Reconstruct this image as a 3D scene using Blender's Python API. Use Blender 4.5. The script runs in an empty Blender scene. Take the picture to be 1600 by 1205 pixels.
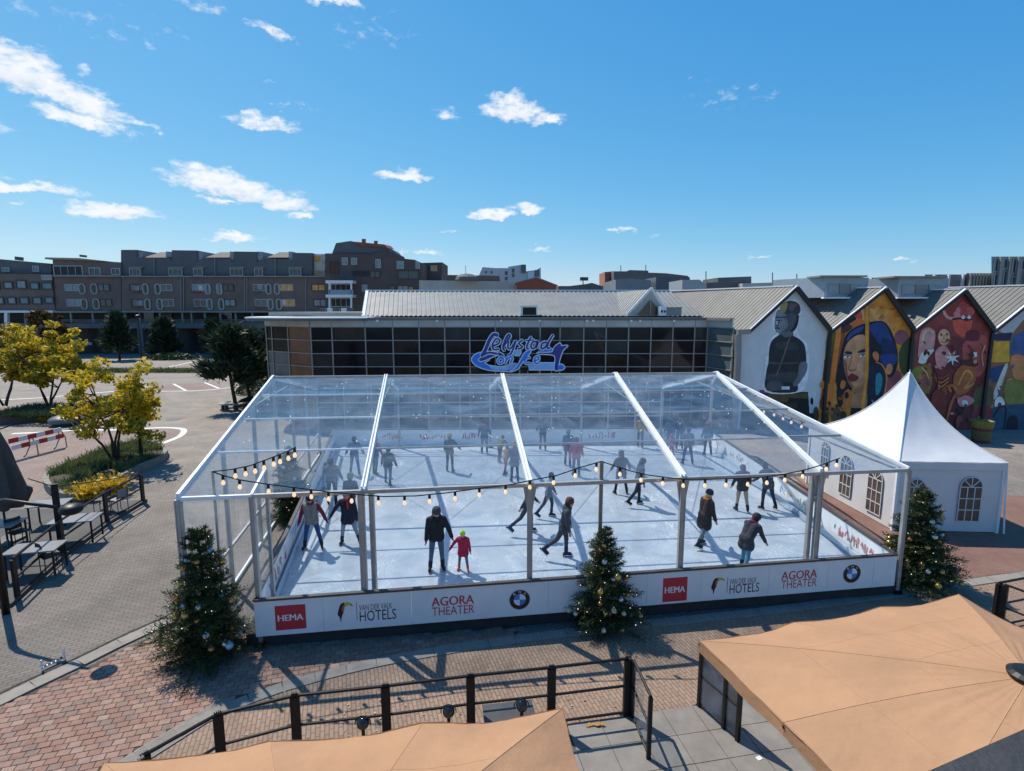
import bpy, bmesh, math, random
import numpy as np
from mathutils import Vector, Matrix, noise as mnoise
random.seed(7); np.random.seed(7)
R = math.radians
SC = bpy.context.scene
COL = SC.collection
# ------------------------------------------------------------------ camera
F_PX, CX, CY, YH, H_CAM = 850.0, 800.0, 602.5, 482.0, 7.55
PITCH = math.atan((CY - YH) / F_PX)
cam_d = bpy.data.cameras.new('camera'); cam = bpy.data.objects.new('camera', cam_d); COL.objects.link(cam)
cam.location = (0, 0, H_CAM); cam.rotation_euler = (math.pi / 2 - PITCH, 0, 0)
cam_d.sensor_width = 36; cam_d.lens = 36 * F_PX / 1600; cam_d.clip_start = 0.05; cam_d.clip_end = 3000
SC.camera = cam
SC.render.engine = 'CYCLES'
SC.cycles.max_bounces = 10; SC.cycles.transparent_max_bounces = 40; SC.cycles.glossy_bounces = 4
SC.cycles.transmission_bounces = 6; SC.cycles.diffuse_bounces = 3; SC.cycles.caustics_reflective = False; SC.cycles.caustics_refractive = False
SC.cycles.use_denoising = True; SC.cycles.sample_clamp_indirect = 6
SC.render.resolution_x, SC.render.resolution_y = 1024, 771
SC.view_settings.view_transform = 'Standard'; SC.view_settings.look = 'None'
SC.view_settings.gamma = 1; SC.view_settings.use_curve_mapping = False
SC.view_settings.exposure = 0.32
SUN_AZ, SUN_EL = -46.0, 54.0        # azimuth from +Y towards +X, elevation
CAMP = Vector((0, 0, H_CAM))
def ray(x, y):
    u = (x - CX) / F_PX; v = (CY - y) / F_PX
    return Vector((u, math.cos(PITCH) + v * math.sin(PITCH), -math.sin(PITCH) + v * math.cos(PITCH)))
def G(x, y, z=0.0):                 # where the line of sight meets the level z
    d = ray(x, y); return CAMP + d * ((z - H_CAM) / d.z)
def D(x, y, Y):                     # ... meets the upright plane at distance Y
    d = ray(x, y); return CAMP + d * (Y / d.y)
def V(x, y, A, B):                  # ... meets the upright plane through A and B
    n = Vector((B[1] - A[1], -(B[0] - A[0]), 0)); d = ray(x, y)
    return CAMP + d * ((Vector(A) - CAMP).dot(n) / d.dot(n))
# ------------------------------------------------------------------ sky and sun
W = bpy.data.worlds.new('World'); SC.world = W; W.use_nodes = True
wt = W.node_tree; wn = wt.nodes; wl = wt.links; wn.clear()
def N(t, **k):
    n = wn.new(t)
    for a, b in k.items(): setattr(n, a, b)
    return n
def wmath(op, a, b=None, c=None, clamp=False):
    n = N('ShaderNodeMath', operation=op, use_clamp=clamp)
    for i, q in enumerate((a, b, c)):
        if q is None: continue
        if isinstance(q, (int, float)): n.inputs[i].default_value = q
        else: wl.new(q, n.inputs[i])
    return n.outputs[0]
sky = N('ShaderNodeTexSky', sky_type='NISHITA', sun_disc=False)
sky.sun_elevation = R(SUN_EL); sky.sun_rotation = R(SUN_AZ)
sky.altitude = 200; sky.air_density = 1.0; sky.dust_density = 0.3; sky.ozone_density = 2.5
# camera-like response of the sky: each channel compressed, the deep blue kept
sep = N('ShaderNodeSeparateColor'); wl.new(sky.outputs[0], sep.inputs[0]); cmb = N('ShaderNodeCombineColor')
for ch, (k, g, top_) in enumerate(((.032, 1.42, 2.9), (.132, .74, 4.7), (.326, .38, 5.7))):
    wl.new(wmath('MINIMUM', wmath('MULTIPLY', wmath('POWER', sep.outputs[ch], g), k / .15), top_), cmb.inputs[ch])
bg = N('ShaderNodeBackground'); bg.inputs[1].default_value = 0.15; wl.new(cmb.outputs[0], bg.inputs[0])
tc = N('ShaderNodeTexCoord')
nz = N('ShaderNodeTexNoise'); nz.inputs['Scale'].default_value = 26; nz.inputs['Detail'].default_value = 7; nz.inputs['Roughness'].default_value = 0.62
mp = N('ShaderNodeMapping'); mp.inputs['Scale'].default_value = (1, 1, 1.9); wl.new(tc.outputs['Generated'], mp.inputs[0]); wl.new(mp.outputs[0], nz.inputs['Vector'])
wv = N('ShaderNodeVectorMath', operation='SUBTRACT'); wl.new(nz.outputs['Color'], wv.inputs[0]); wv.inputs[1].default_value = (.5, .5, .5)
ws = N('ShaderNodeVectorMath', operation='SCALE'); wl.new(wv.outputs[0], ws.inputs[0]); ws.inputs['Scale'].default_value = 0.042
wd = N('ShaderNodeVectorMath', operation='ADD'); wl.new(tc.outputs['Generated'], wd.inputs[0]); wl.new(ws.outputs[0], wd.inputs[1])
# cumulus puffs: centre, half width and half height (as they stand in the view), tilt in degrees, density
CLOUDS = [(30,118,70,34,14,1),(95,148,85,22,16,1),(5,105,40,34,0,1),(128,190,62,13,8,.9),(225,200,24,7,5,.6),(35,290,72,9,3,.8),(182,334,58,13,0,1),(25,320,14,4,0,.5),
 (345,290,75,21,7,1),(415,312,75,17,9,1),(340,315,30,6,0,.7),(468,339,18,5,0,.8),(365,373,36,8,0,.85),(413,195,50,12,0,.8),(425,50,34,9,14,.7),(520,3,40,10,4,.9),
 (632,277,42,10,2,.95),(700,184,18,10,0,.5),(800,175,44,20,5,1),(855,188,26,11,0,.9),(768,338,34,9,0,.95),(824,328,26,10,2,.95),(840,390,16,4,0,.6),(972,363,22,5,3,.75),(1022,366,12,3,0,.4),
 (1188,400,18,3,0,.6),(1412,406,17,4,0,.7),(700,360,14,3,0,.4),(660,395,40,5,0,.5),(128,112,12,9,30,.4),(423,130,10,4,0,.35),(455,166,30,4,0,.3),(1130,155,60,12,0,.16),(1085,125,20,5,0,.14),(580,55,60,20,0,.12),(140,40,90,20,0,.1),(300,5,40,9,0,.4),
 (-160,150,110,40,10,1),(-300,300,120,24,4,1),(1900,250,90,20,0,.9),(2200,120,110,30,0,.9)]
acc = None; shade = None
fwd = ray(CX, CY)
for (x, y, hw, hh, tilt, dens) in CLOUDS:
    c = ray(x, y); L = c.length; c = c.normalized()
    rt = c.cross(Vector((0, 0, 1))).normalized(); up = rt.cross(c)
    t = R(-tilt); a = rt * math.cos(t) + up * math.sin(t); b = up * math.cos(t) - rt * math.sin(t)
    fx = hw / F_PX / L * 1.25; fy = hh / F_PX / L * 1.45
    d1 = N('ShaderNodeVectorMath', operation='DOT_PRODUCT'); wl.new(wd.outputs[0], d1.inputs[0]); d1.inputs[1].default_value = a / fx
    d2 = N('ShaderNodeVectorMath', operation='DOT_PRODUCT'); wl.new(wd.outputs[0], d2.inputs[0]); d2.inputs[1].default_value = b / fy
    aa = wmath('MULTIPLY', d1.outputs['Value'], d1.outputs['Value'])
    b2 = wmath('MINIMUM', d2.outputs['Value'], wmath('MULTIPLY', d2.outputs['Value'], 1.7))   # flatter under side
    s = wmath('SUBTRACT', wmath('SUBTRACT', 1.0, aa), wmath('MULTIPLY', b2, b2))
    s = wmath('MULTIPLY', s, dens)
    sh = wmath('MULTIPLY', wmath('MULTIPLY', d2.outputs['Value'], -1.0), wmath('GREATER_THAN', s, 0.0))
    acc = s if acc is None else wmath('MAXIMUM', acc, s)
    shade = sh if shade is None else wmath('MAXIMUM', shade, sh)
nz2 = N('ShaderNodeTexNoise'); nz2.inputs['Scale'].default_value = 48; nz2.inputs['Detail'].default_value = 8; nz2.inputs['Roughness'].default_value = .62
wl.new(mp.outputs[0], nz2.inputs['Vector'])
cov = wmath('ADD', acc, wmath('MULTIPLY_ADD', nz2.outputs['Fac'], 1.7, -1.0))
cr = N('ShaderNodeMapRange', interpolation_type='SMOOTHSTEP'); wl.new(cov, cr.inputs[0]); cr.inputs[1].default_value = -.08; cr.inputs[2].default_value = .78
mixc = N('ShaderNodeMix', data_type='RGBA'); mixc.inputs[6].default_value = (.96, .99, 1.04, 1); mixc.inputs[7].default_value = (.60, .72, .88, 1)
sr = N('ShaderNodeMapRange'); wl.new(shade, sr.inputs[0]); sr.inputs[1].default_value = .05; sr.inputs[2].default_value = .6; sr.inputs[4].default_value = .6
pf = N('ShaderNodeMapRange'); wl.new(nz2.outputs['Fac'], pf.inputs[0]); pf.inputs[1].default_value = .40; pf.inputs[2].default_value = .62; pf.inputs[3].default_value = .55; pf.inputs[4].default_value = 0
wl.new(wmath('MINIMUM', wmath('ADD', sr.outputs[0], wmath('MULTIPLY', pf.outputs[0], wmath('MULTIPLY_ADD', shade, .8, .35, True))), 1.0), mixc.inputs[0])
bgc = N('ShaderNodeBackground'); bgc.inputs[1].default_value = 0.80; wl.new(mixc.outputs[2], bgc.inputs[0])
mx = N('ShaderNodeMixShader'); wl.new(wmath('MULTIPLY', cr.outputs[0], .96), mx.inputs[0]); wl.new(bg.outputs[0], mx.inputs[1]); wl.new(bgc.outputs[0], mx.inputs[2])
wo = N('ShaderNodeOutputWorld'); wl.new(mx.outputs[0], wo.inputs[0])
sun_d = bpy.data.lights.new('sun', 'SUN'); sun = bpy.data.objects.new('sun', sun_d); COL.objects.link(sun)
sun_d.energy = 4.5; sun_d.angle = R(.53); sun_d.color = (1, .92, .80)
sd = Vector((math.sin(R(SUN_AZ)) * math.cos(R(SUN_EL)), math.cos(R(SUN_AZ)) * math.cos(R(SUN_EL)), math.sin(R(SUN_EL))))
sun.rotation_euler = sd.to_track_quat('Z', 'Y').to_euler(); sun.location = (-40, 60, 80)
# ------------------------------------------------------------------ helpers: objects
WL = {}
def link(o, loc, parent):
    COL.objects.link(o); WL[o.name] = Vector(loc)
    if parent is not None:
        o.parent = parent; o.location = Vector(loc) - WL[parent.name]
    else: o.location = loc
    return o
def T(name, label, cat, loc=(0, 0, 0), group=None, rz=0.0):
    o = bpy.data.objects.new(name, None); o.empty_display_size = .2; link(o, loc, None)
    o.rotation_euler.z = rz; o['label'] = label; o['category'] = cat
    if group: o['group'] = group
    return o
def tag(o, label, cat, group=None):
    o['label'] = label; o['category'] = cat
    if group: o['group'] = group
    return o
def structure(o): o['kind'] = 'structure'; return o
def stuff(o): o['kind'] = 'stuff'; return o
class MB:
    def __init__(s): s.v = []; s.f = []; s.m = []
    def add(s, vs, fs, m=0):
        b = len(s.v); s.v.extend([tuple(q) for q in vs])
        for f in fs: s.f.append(tuple(b + i for i in f)); s.m.append(m)
        return s
    def poly(s, pts, m=0): return s.add(pts, [tuple(range(len(pts)))], m)
    def prism(s, pts, vec, m=0):
        n = len(pts); vec = Vector(vec); p = [Vector(q) for q in pts]
        nn = Vector((0, 0, 0))
        for i in range(n): nn += p[i].cross(p[(i + 1) % n])
        if nn.dot(vec) > 0: p.reverse()
        return s.add(p + [q + vec for q in p], [tuple(range(n)), tuple(range(2 * n - 1, n - 1, -1))] + [(i, i + n, (i + 1) % n + n, (i + 1) % n) for i in range(n)], m)
    def box(s, c, size, rz=0.0, m=0):
        hx, hy, hz = size[0] / 2, size[1] / 2, size[2] / 2; ca, sa = math.cos(rz), math.sin(rz)
        vs = []
        for z in (-hz, hz):
            for x, y in ((-hx, -hy), (hx, -hy), (hx, hy), (-hx, hy)):
                vs.append((c[0] + x * ca - y * sa, c[1] + x * sa + y * ca, c[2] + z))
        return s.add(vs, [(3, 2, 1, 0), (4, 5, 6, 7), (0, 1, 5, 4), (1, 2, 6, 5), (2, 3, 7, 6), (3, 0, 4, 7)], m)
    def beam(s, a, b, w, h, m=0, up=(0, 0, 1)):
        a = Vector(a); b = Vector(b); d = (b - a).normalized(); u = Vector(up)
        if abs(d.dot(u)) > .98: u = Vector((0, 1, 0))
        sx = d.cross(u).normalized(); u = sx.cross(d)
        vs = []
        for p in (a, b):
            for i, j in ((-1, -1), (1, -1), (1, 1), (-1, 1)): vs.append(p + sx * (i * w / 2) + u * (j * h / 2))
        return s.add(vs, [(0, 1, 2, 3), (7, 6, 5, 4), (0, 4, 5, 1), (1, 5, 6, 2), (2, 6, 7, 3), (3, 7, 4, 0)], m)
    def tube(s, pts, rads, n=8, m=0, cap=True):
        pts = [Vector(p) for p in pts]
        if not hasattr(rads, '__len__'): rads = [rads] * len(pts)
        ref = None; rings = []
        for i, p in enumerate(pts):
            d = (pts[min(i + 1, len(pts) - 1)] - pts[max(i - 1, 0)]).normalized()
            if ref is None: ref = d.orthogonal().normalized()
            ref = (ref - d * ref.dot(d)).normalized(); q = d.cross(ref)
            rings.append([p + (ref * math.cos(k * 2 * math.pi / n) + q * math.sin(k * 2 * math.pi / n)) * rads[i] for k in range(n)])
        fs = []
        for i in range(len(pts) - 1):
            for k in range(n): fs.append((i * n + k, i * n + (k + 1) % n, (i + 1) * n + (k + 1) % n, (i + 1) * n + k))
        if cap: fs += [tuple(range(n - 1, -1, -1)), tuple((len(pts) - 1) * n + k for k in range(n))]
        return s.add([v for r in rings for v in r], fs, m)
    def lathe(s, c, prof, n=12, m=0):       # prof: (radius, z)
        vs = []; fs = []
        for r, z in prof:
            for k in range(n): vs.append((c[0] + r * math.cos(k * 2 * math.pi / n), c[1] + r * math.sin(k * 2 * math.pi / n), c[2] + z))
        for i in range(len(prof) - 1):
            for k in range(n): fs.append((i * n + k, i * n + (k + 1) % n, (i + 1) * n + (k + 1) % n, (i + 1) * n + k))
        fs += [tuple(range(n - 1, -1, -1)), tuple((len(prof) - 1) * n + k for k in range(n))]
        return s.add(vs, fs, m)
    def ball(s, c, r, n=10, k=6, m=0, sq=1.0):
        return s.lathe(c, [(max(.02 * r, r * math.sin(math.pi * i / k)), -r * sq * math.cos(math.pi * i / k)) for i in range(k + 1)], n, m)
    def grid(s, fn, nu, nv, m=0):
        vs = [fn(i / nu, j / nv) for j in range(nv + 1) for i in range(nu + 1)]
        return s.add(vs, [(j * (nu + 1) + i, j * (nu + 1) + i + 1, (j + 1) * (nu + 1) + i + 1, (j + 1) * (nu + 1) + i) for j in range(nv) for i in range(nu)], m)
    def mesh(s, name, mats, smooth=False, off=(0, 0, 0)):
        me = bpy.data.meshes.new(name)
        o = Vector(off)
        me.from_pydata([(v[0] - o.x, v[1] - o.y, v[2] - o.z) for v in s.v], [], s.f)
        if not isinstance(mats, (list, tuple)): mats = [mats]
        for q in mats: me.materials.append(q)
        if len(mats) > 1: me.polygons.foreach_set('material_index', s.m)
        if smooth: me.polygons.foreach_set('use_smooth', [True] * len(s.f))
        me.update(); return me
    def build(s, name, mats, parent=None, smooth=False, loc=None):
        if loc is None: loc = WL[parent.name] if parent is not None else Vector((0, 0, 0))
        return link(bpy.data.objects.new(name, s.mesh(name, mats, smooth, loc)), loc, parent)
def inst(name, me, loc, parent, rz=0.0, sc=None):
    o = link(bpy.data.objects.new(name, me), loc, parent)
    o.rotation_euler.z = rz
    if sc is not None: o.scale = sc
    return o
def catmull(pts, n=6, closed=False):
    P = [Vector(p) for p in pts]; out = []; k = len(P)
    for i in range(k if closed else k - 1):
        if closed: a, b, c, d = P[(i - 1) % k], P[i], P[(i + 1) % k], P[(i + 2) % k]
        else: a, b, c, d = P[max(i - 1, 0)], P[i], P[i + 1], P[min(i + 2, k - 1)]
        for j in range(n):
            t = j / n
            out.append(.5 * ((2 * b) + (c - a) * t + (2 * a - 5 * b + 4 * c - d) * t * t + (3 * b - a - 3 * c + d) * t ** 3))
    if not closed: out.append(P[-1])
    return out
def ribbon(pts, w, n=5):                    # a flat stroke with rounded ends, as one outline (2-D)
    P = catmull([Vector((p[0], p[1], 0)) for p in pts], n) if len(pts) > 2 else [Vector((p[0], p[1], 0)) for p in pts]
    Lf = []; Rt = []
    for i, p in enumerate(P):
        d = (P[min(i + 1, len(P) - 1)] - P[max(i - 1, 0)]).normalized(); q = Vector((-d.y, d.x, 0)) * (w / 2)
        Lf.append(p + q); Rt.append(p - q)
    d0 = (P[1] - P[0]).normalized(); d1 = (P[-1] - P[-2]).normalized()
    return Lf, Rt, P[0] - d0 * w * .35, P[-1] + d1 * w * .35
# ------------------------------------------------------------------ helpers: materials
MC = {}
def srgb(h):
    h = h.lstrip('#'); return tuple((c / 12.92 if c <= .04045 else ((c + .055) / 1.055) ** 2.4) for c in (int(h[i:i + 2], 16) / 255 for i in (0, 2, 4)))
def mat(name, col, rough=.6, metal=0.0, var=.12, vs=3.0, bump=0.0, bs=30.0, spec=.5, world=False, emit=None, trans=0.0, dirt=0.0):
    if name in MC: return MC[name]
    if isinstance(col, str): col = srgb(col)
    m = bpy.data.materials.new(name); m.use_nodes = True; nt = m.node_tree; n = nt.nodes; b = n['Principled BSDF']
    b.inputs['Roughness'].default_value = rough; b.inputs['Metallic'].default_value = metal; b.inputs['Specular IOR Level'].default_value = spec
    if world: src = n.new('ShaderNodeNewGeometry').outputs['Position']
    else: src = n.new('ShaderNodeTexCoord').outputs['Object']
    c = (*col, 1)
    if var > 0:
        t = n.new('ShaderNodeTexNoise'); t.inputs['Scale'].default_value = vs; t.inputs['Detail'].default_value = 5; t.inputs['Roughness'].default_value = .65; nt.links.new(src, t.inputs['Vector'])
        r = n.new('ShaderNodeMapRange'); r.inputs[1].default_value = .3; r.inputs[2].default_value = .7; r.inputs[3].default_value = 1 - var; r.inputs[4].default_value = 1 + var; nt.links.new(t.outputs['Fac'], r.inputs[0])
        x = n.new('ShaderNodeMix'); x.data_type = 'RGBA'; x.blend_type = 'MULTIPLY'; x.inputs[0].default_value = 1; x.inputs[6].default_value = c; nt.links.new(r.outputs[0], x.inputs[7]); out = x.outputs[2]
        if dirt > 0:
            t2 = n.new('ShaderNodeTexNoise'); t2.inputs['Scale'].default_value = vs * .35; t2.inputs['Detail'].default_value = 8; t2.inputs['Roughness'].default_value = .7; nt.links.new(src, t2.inputs['Vector'])
            r2 = n.new('ShaderNodeMapRange'); r2.inputs[1].default_value = .52; r2.inputs[2].default_value = .72; r2.inputs[4].default_value = dirt; nt.links.new(t2.outputs['Fac'], r2.inputs[0])
            x2 = n.new('ShaderNodeMix'); x2.data_type = 'RGBA'; nt.links.new(r2.outputs[0], x2.inputs[0]); nt.links.new(out, x2.inputs[6]); x2.inputs[7].default_value = (.035, .03, .027, 1); out = x2.outputs[2]
        nt.links.new(out, b.inputs['Base Color'])
    else: b.inputs['Base Color'].default_value = c
    if bump > 0:
        t = n.new('ShaderNodeTexNoise'); t.inputs['Scale'].default_value = bs; t.inputs['Detail'].default_value = 4; nt.links.new(src, t.inputs['Vector'])
        k = n.new('ShaderNodeBump'); k.inputs['Strength'].default_value = bump; k.inputs['Distance'].default_value = .02; nt.links.new(t.outputs['Fac'], k.inputs['Height']); nt.links.new(k.outputs[0], b.inputs['Normal'])
    if emit: b.inputs['Emission Color'].default_value = (*srgb(emit[0]), 1); b.inputs['Emission Strength'].default_value = emit[1]
    if trans > 0:
        o = n['Material Output']; tr = n.new('ShaderNodeBsdfTranslucent'); ms = n.new('ShaderNodeMixShader'); ms.inputs[0].default_value = trans
        if var > 0: nt.links.new(out, tr.inputs[0])
        else: tr.inputs[0].default_value = c
        nt.links.new(b.outputs[0], ms.inputs[1]); nt.links.new(tr.outputs[0], ms.inputs[2]); nt.links.new(ms.outputs[0], o.inputs[0])
    MC[name] = m; return m
def paint(h): return mat('paint_' + h.strip('#'), tuple(min(.85, c * 1.25 + .006) for c in srgb(h)), rough=.7, var=.30, vs=1.5, bump=.15, bs=14, dirt=.10)
M = dict(
    alu=mat('aluminium', (.42, .41, .39), rough=.42, metal=.35, var=.14, vs=4, dirt=.25),
    white_metal=mat('white_coated_metal', (.78, .79, .80), rough=.35, var=.06),
    black=mat('black_steel', (.010, .010, .011), rough=.45, var=.25, vs=6, spec=.3),
    white=mat('white_board', (.76, .77, .78), rough=.4, var=.05, vs=1.5, dirt=.06),
    pvc=mat('white_pvc', (.68, .685, .69), rough=.38, var=.05, vs=1.2, bump=.12, bs=6, trans=.12),
    conc=mat('concrete', (.30, .285, .26), rough=.85, var=.22, vs=3, bump=.3, bs=40, world=True, dirt=.3),
    conc_dk=mat('dark_concrete', (.16, .155, .15), rough=.85, var=.2, vs=2, bump=.3, bs=30, world=True),
    bark=mat('bark', (.045, .032, .024), rough=.9, var=.3, vs=8, bump=.5, bs=30),
    zinc=mat('zinc_sheet', (.25, .25, .235), rough=.5, metal=.25, var=.14, vs=1.0, dirt=.18),
    zinc_dk=mat('grey_cladding', (.22, .235, .25), rough=.5, metal=.2, var=.12, vs=1.0),
    dkglass=mat('dark_glass', (.006, .008, .012), rough=.06, var=.5, vs=.8, spec=.22),
    pane=mat('window_glass', (.025, .032, .04), rough=.05, var=.3, vs=.6, spec=.8),
    pane_lt=mat('curtained_glass', (.22, .26, .29), rough=.12, var=.25, vs=1.5, spec=.6),
    rubber=mat('rubber', (.02, .02, .02), rough=.8),
)
def text2d(s):                               # built-in font to flat polygons in a unit box
    c = bpy.data.curves.new('t', 'FONT'); c.body = s; c.resolution_u = 3; o = bpy.data.objects.new('t', c); COL.objects.link(o)
    bpy.context.view_layer.update(); dg = bpy.context.evaluated_depsgraph_get(); me = o.evaluated_get(dg).to_mesh()
    vs = [tuple(v.co) for v in me.vertices]; fs = [tuple(p.vertices) for p in me.polygons]
    bpy.data.objects.remove(o); bpy.data.curves.remove(c)
    x0 = min(v[0] for v in vs); x1 = max(v[0] for v in vs); y0 = min(v[1] for v in vs); y1 = max(v[1] for v in vs)
    return [((v[0] - x0) / (x1 - x0), (v[1] - y0) / (y1 - y0)) for v in vs], fs
# ================================================================== GROUND
def paving(name, c1, c2, mortar, bw, bh, rot, far=None, msize=.012, bump=.5, var=.25, rough=.85, speck=0.0):
    m = bpy.data.materials.new(name); m.use_nodes = True; nt = m.node_tree; n = nt.nodes; L = nt.links; b = n['Principled BSDF']; b.inputs['Roughness'].default_value = rough
    b.inputs['Specular IOR Level'].default_value = .35
    g = n.new('ShaderNodeNewGeometry'); mpn = n.new('ShaderNodeMapping'); mpn.inputs['Rotation'].default_value = (0, 0, rot); L.new(g.outputs['Position'], mpn.inputs[0])
    br = n.new('ShaderNodeTexBrick'); L.new(mpn.outputs[0], br.inputs['Vector'])
    br.inputs['Scale'].default_value = 1; br.inputs['Brick Width'].default_value = bw; br.inputs['Row Height'].default_value = bh; br.inputs['Mortar Size'].default_value = msize; br.inputs['Mortar Smooth'].default_value = .2
    br.inputs['Color1'].default_value = (*c1, 1); br.inputs['Color2'].default_value = (*c2, 1); br.inputs['Mortar'].default_value = (*mortar, 1)
    t = n.new('ShaderNodeTexNoise'); t.inputs['Scale'].default_value = .55; t.inputs['Detail'].default_value = 9; t.inputs['Roughness'].default_value = .7; L.new(g.outputs['Position'], t.inputs['Vector'])
    r = n.new('ShaderNodeMapRange'); r.inputs[1].default_value = .3; r.inputs[2].default_value = .7; r.inputs[3].default_value = 1 - var; r.inputs[4].default_value = 1 + var; L.new(t.outputs['Fac'], r.inputs[0])
    x = n.new('ShaderNodeMix'); x.data_type = 'RGBA'; x.blend_type = 'MULTIPLY'; x.inputs[0].default_value = 1; L.new(br.outputs['Color'], x.inputs[6]); L.new(r.outputs[0], x.inputs[7]); out = x.outputs[2]
    t3 = n.new('ShaderNodeTexNoise'); t3.inputs['Scale'].default_value = 9; t3.inputs['Detail'].default_value = 3; L.new(g.outputs['Position'], t3.inputs['Vector'])   # fallen bits and stains
    r3 = n.new('ShaderNodeMapRange'); r3.inputs[1].default_value = .66; r3.inputs[2].default_value = .74; r3.inputs[4].default_value = .45; L.new(t3.outputs['Fac'], r3.inputs[0])
    x3 = n.new('ShaderNodeMix'); x3.data_type = 'RGBA'; L.new(r3.outputs[0], x3.inputs[0]); L.new(out, x3.inputs[6]); x3.inputs[7].default_value = (c1[0] * 1.5, c1[1] * 1.4, c1[2] * 1.3, 1)
    out = x3.outputs[2]
    if far:        # pavers paler with distance: the far backlit sheen put into the colour
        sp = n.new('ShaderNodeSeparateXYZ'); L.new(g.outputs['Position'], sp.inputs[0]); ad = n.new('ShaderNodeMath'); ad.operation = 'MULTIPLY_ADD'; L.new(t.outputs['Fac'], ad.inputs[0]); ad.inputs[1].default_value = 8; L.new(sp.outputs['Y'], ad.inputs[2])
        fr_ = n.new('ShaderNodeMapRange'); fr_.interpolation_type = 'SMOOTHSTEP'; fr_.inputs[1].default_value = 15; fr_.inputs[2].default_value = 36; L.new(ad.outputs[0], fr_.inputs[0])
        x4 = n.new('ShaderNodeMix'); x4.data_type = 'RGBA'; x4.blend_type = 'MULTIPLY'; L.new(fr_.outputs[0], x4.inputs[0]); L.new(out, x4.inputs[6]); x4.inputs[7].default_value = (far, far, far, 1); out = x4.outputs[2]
    L.new(out, b.inputs['Base Color'])
    k = n.new('ShaderNodeBump'); k.inputs['Strength'].default_value = bump; k.inputs['Distance'].default_value = .012; L.new(br.outputs['Fac'], k.inputs['Height']); k.invert = True; L.new(k.outputs[0], b.inputs['Normal'])
    return m
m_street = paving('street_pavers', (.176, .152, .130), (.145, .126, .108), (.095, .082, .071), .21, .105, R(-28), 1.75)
m_brown = paving('brown_brick_paving', (.30, .205, .145), (.245, .168, .12), (.16, .114, .086), .22, .08, R(72))
m_redbrick = paving('red_brick_paving', (.26, .135, .10), (.21, .115, .088), (.12, .08, .065), .21, .07, R(20))
m_pink = paving('pale_red_paving', (.27, .195, .165), (.24, .175, .15), (.16, .13, .115), .3, .15, R(12))
def sheet(name, px, z, m, world=None):
    pts = world if world else [G(x, y) for x, y in px]
    b = MB(); b.poly([(p[0], p[1], z) for p in pts])
    if sum((pts[i][0] * pts[(i + 1) % len(pts)][1] - pts[(i + 1) % len(pts)][0] * pts[i][1]) for i in range(len(pts))) < 0: b.f = [tuple(reversed(f)) for f in b.f]
    return structure(b.build(name, m))
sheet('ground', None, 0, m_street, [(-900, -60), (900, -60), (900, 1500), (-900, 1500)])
curve_px = [(150, 1226), (250, 1160), (345, 1112), (450, 1072), (600, 1034), (800, 1001), (1000, 977), (1200, 955), (1420, 925), (1650, 892)]
curve_w = catmull([G(x, y) for x, y in curve_px], 7)
sheet('brick_paving', None, .004, m_brown, [tuple(p)[:2] for p in curve_w] + [(14, 5), (14, -2), (-8, -2)])
sheet('brick_apron', [(1240, 752), (1330, 830), (1420, 926), (1500, 905), (1700, 880), (1750, 800), (1600, 776), (1500, 768)], .005, m_redbrick)
sheet('parking_paving', [(20, 680), (130, 673), (270, 670), (284, 674), (278, 682), (240, 697), (160, 708), (80, 740), (60, 770), (-60, 800), (-80, 700)], .006, m_pink)
sheet('parking_bay', [(225, 611), (271, 600), (330, 598), (350, 607), (300, 611)], .006, m_pink)
m_line = mat('worn_road_paint', (.66, .65, .62), rough=.7, var=.18, vs=2.5, world=True, dirt=.25)
def line(pts, w, name='road_marking', z=.010):
    Lf, Rt, a, c = ribbon([tuple(G(x, y))[:2] for x, y in pts], w)
    b = MB(); n = len(Lf)
    b.add([(p.x, p.y, z) for p in Lf] + [(p.x, p.y, z) for p in Rt], [(i, i + n, i + n + 1, i + 1) for i in range(n - 1)])
    return structure(b.build(name, m_line))
line([(19, 678), (82, 675), (130, 672), (185, 672), (240, 669), (272, 669), (287, 672), (282, 681), (262, 690), (240, 697)], .34)
line([(300, 566), (262, 574), (225, 582)], .3); line([(205, 611), (260, 611.5), (310, 610.5), (350, 607), (400, 601)], .3)
line([(271, 600), (291, 611)], .25); line([(320, 598), (342, 607)], .25); line([(0, 625), (60, 622), (130, 616), (190, 611)], .35)
# kerb of pale stones between the street and the red pavers, and the curved one along the brick paving
m_kerb = mat('kerb_stone', (.24, .215, .185), rough=.85, var=.16, vs=3, world=True, bump=.25, bs=30, dirt=.2)
def kerb(name, pts, w, h, step, z0=0.0, gap=.012):
    root = structure(MB().box((pts[0].x, pts[0].y, z0 - .05), (.1, .1, .06)).build(name, m_kerb))
    d = 0; acc = [pts[0]]
    for a, b in zip(pts, pts[1:]): acc.append(b)
    Ls = [0]
    for a, b in zip(acc, acc[1:]): Ls.append(Ls[-1] + (b - a).length)
    def at(s):
        for i in range(len(Ls) - 1):
            if s <= Ls[i + 1]: return acc[i].lerp(acc[i + 1], (s - Ls[i]) / max(1e-6, Ls[i + 1] - Ls[i]))
        return acc[-1]
    s = 0
    while s < Ls[-1] - .1:
        e = min(s + step, Ls[-1]); a = at(s + gap / 2); b = at(e - gap / 2); s = e
        q = (b - a).normalized(); nn = Vector((-q.y, q.x, 0)) * w / 2; hh = h + random.uniform(-.003, .003)
        mb = MB(); mb.prism([(p.x, p.y, z0) for p in (a - nn, b - nn, b + nn, a + nn)], (0, 0, hh)); mb.build('kerbstone', m_kerb, root)
    return root
kerb('kerb', [G(x, y) for x, y in [(-30, 1112), (30, 1082), (120, 1040), (200, 1000), (262, 972), (300, 955)]], .34, .035, .8, .004)
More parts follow.
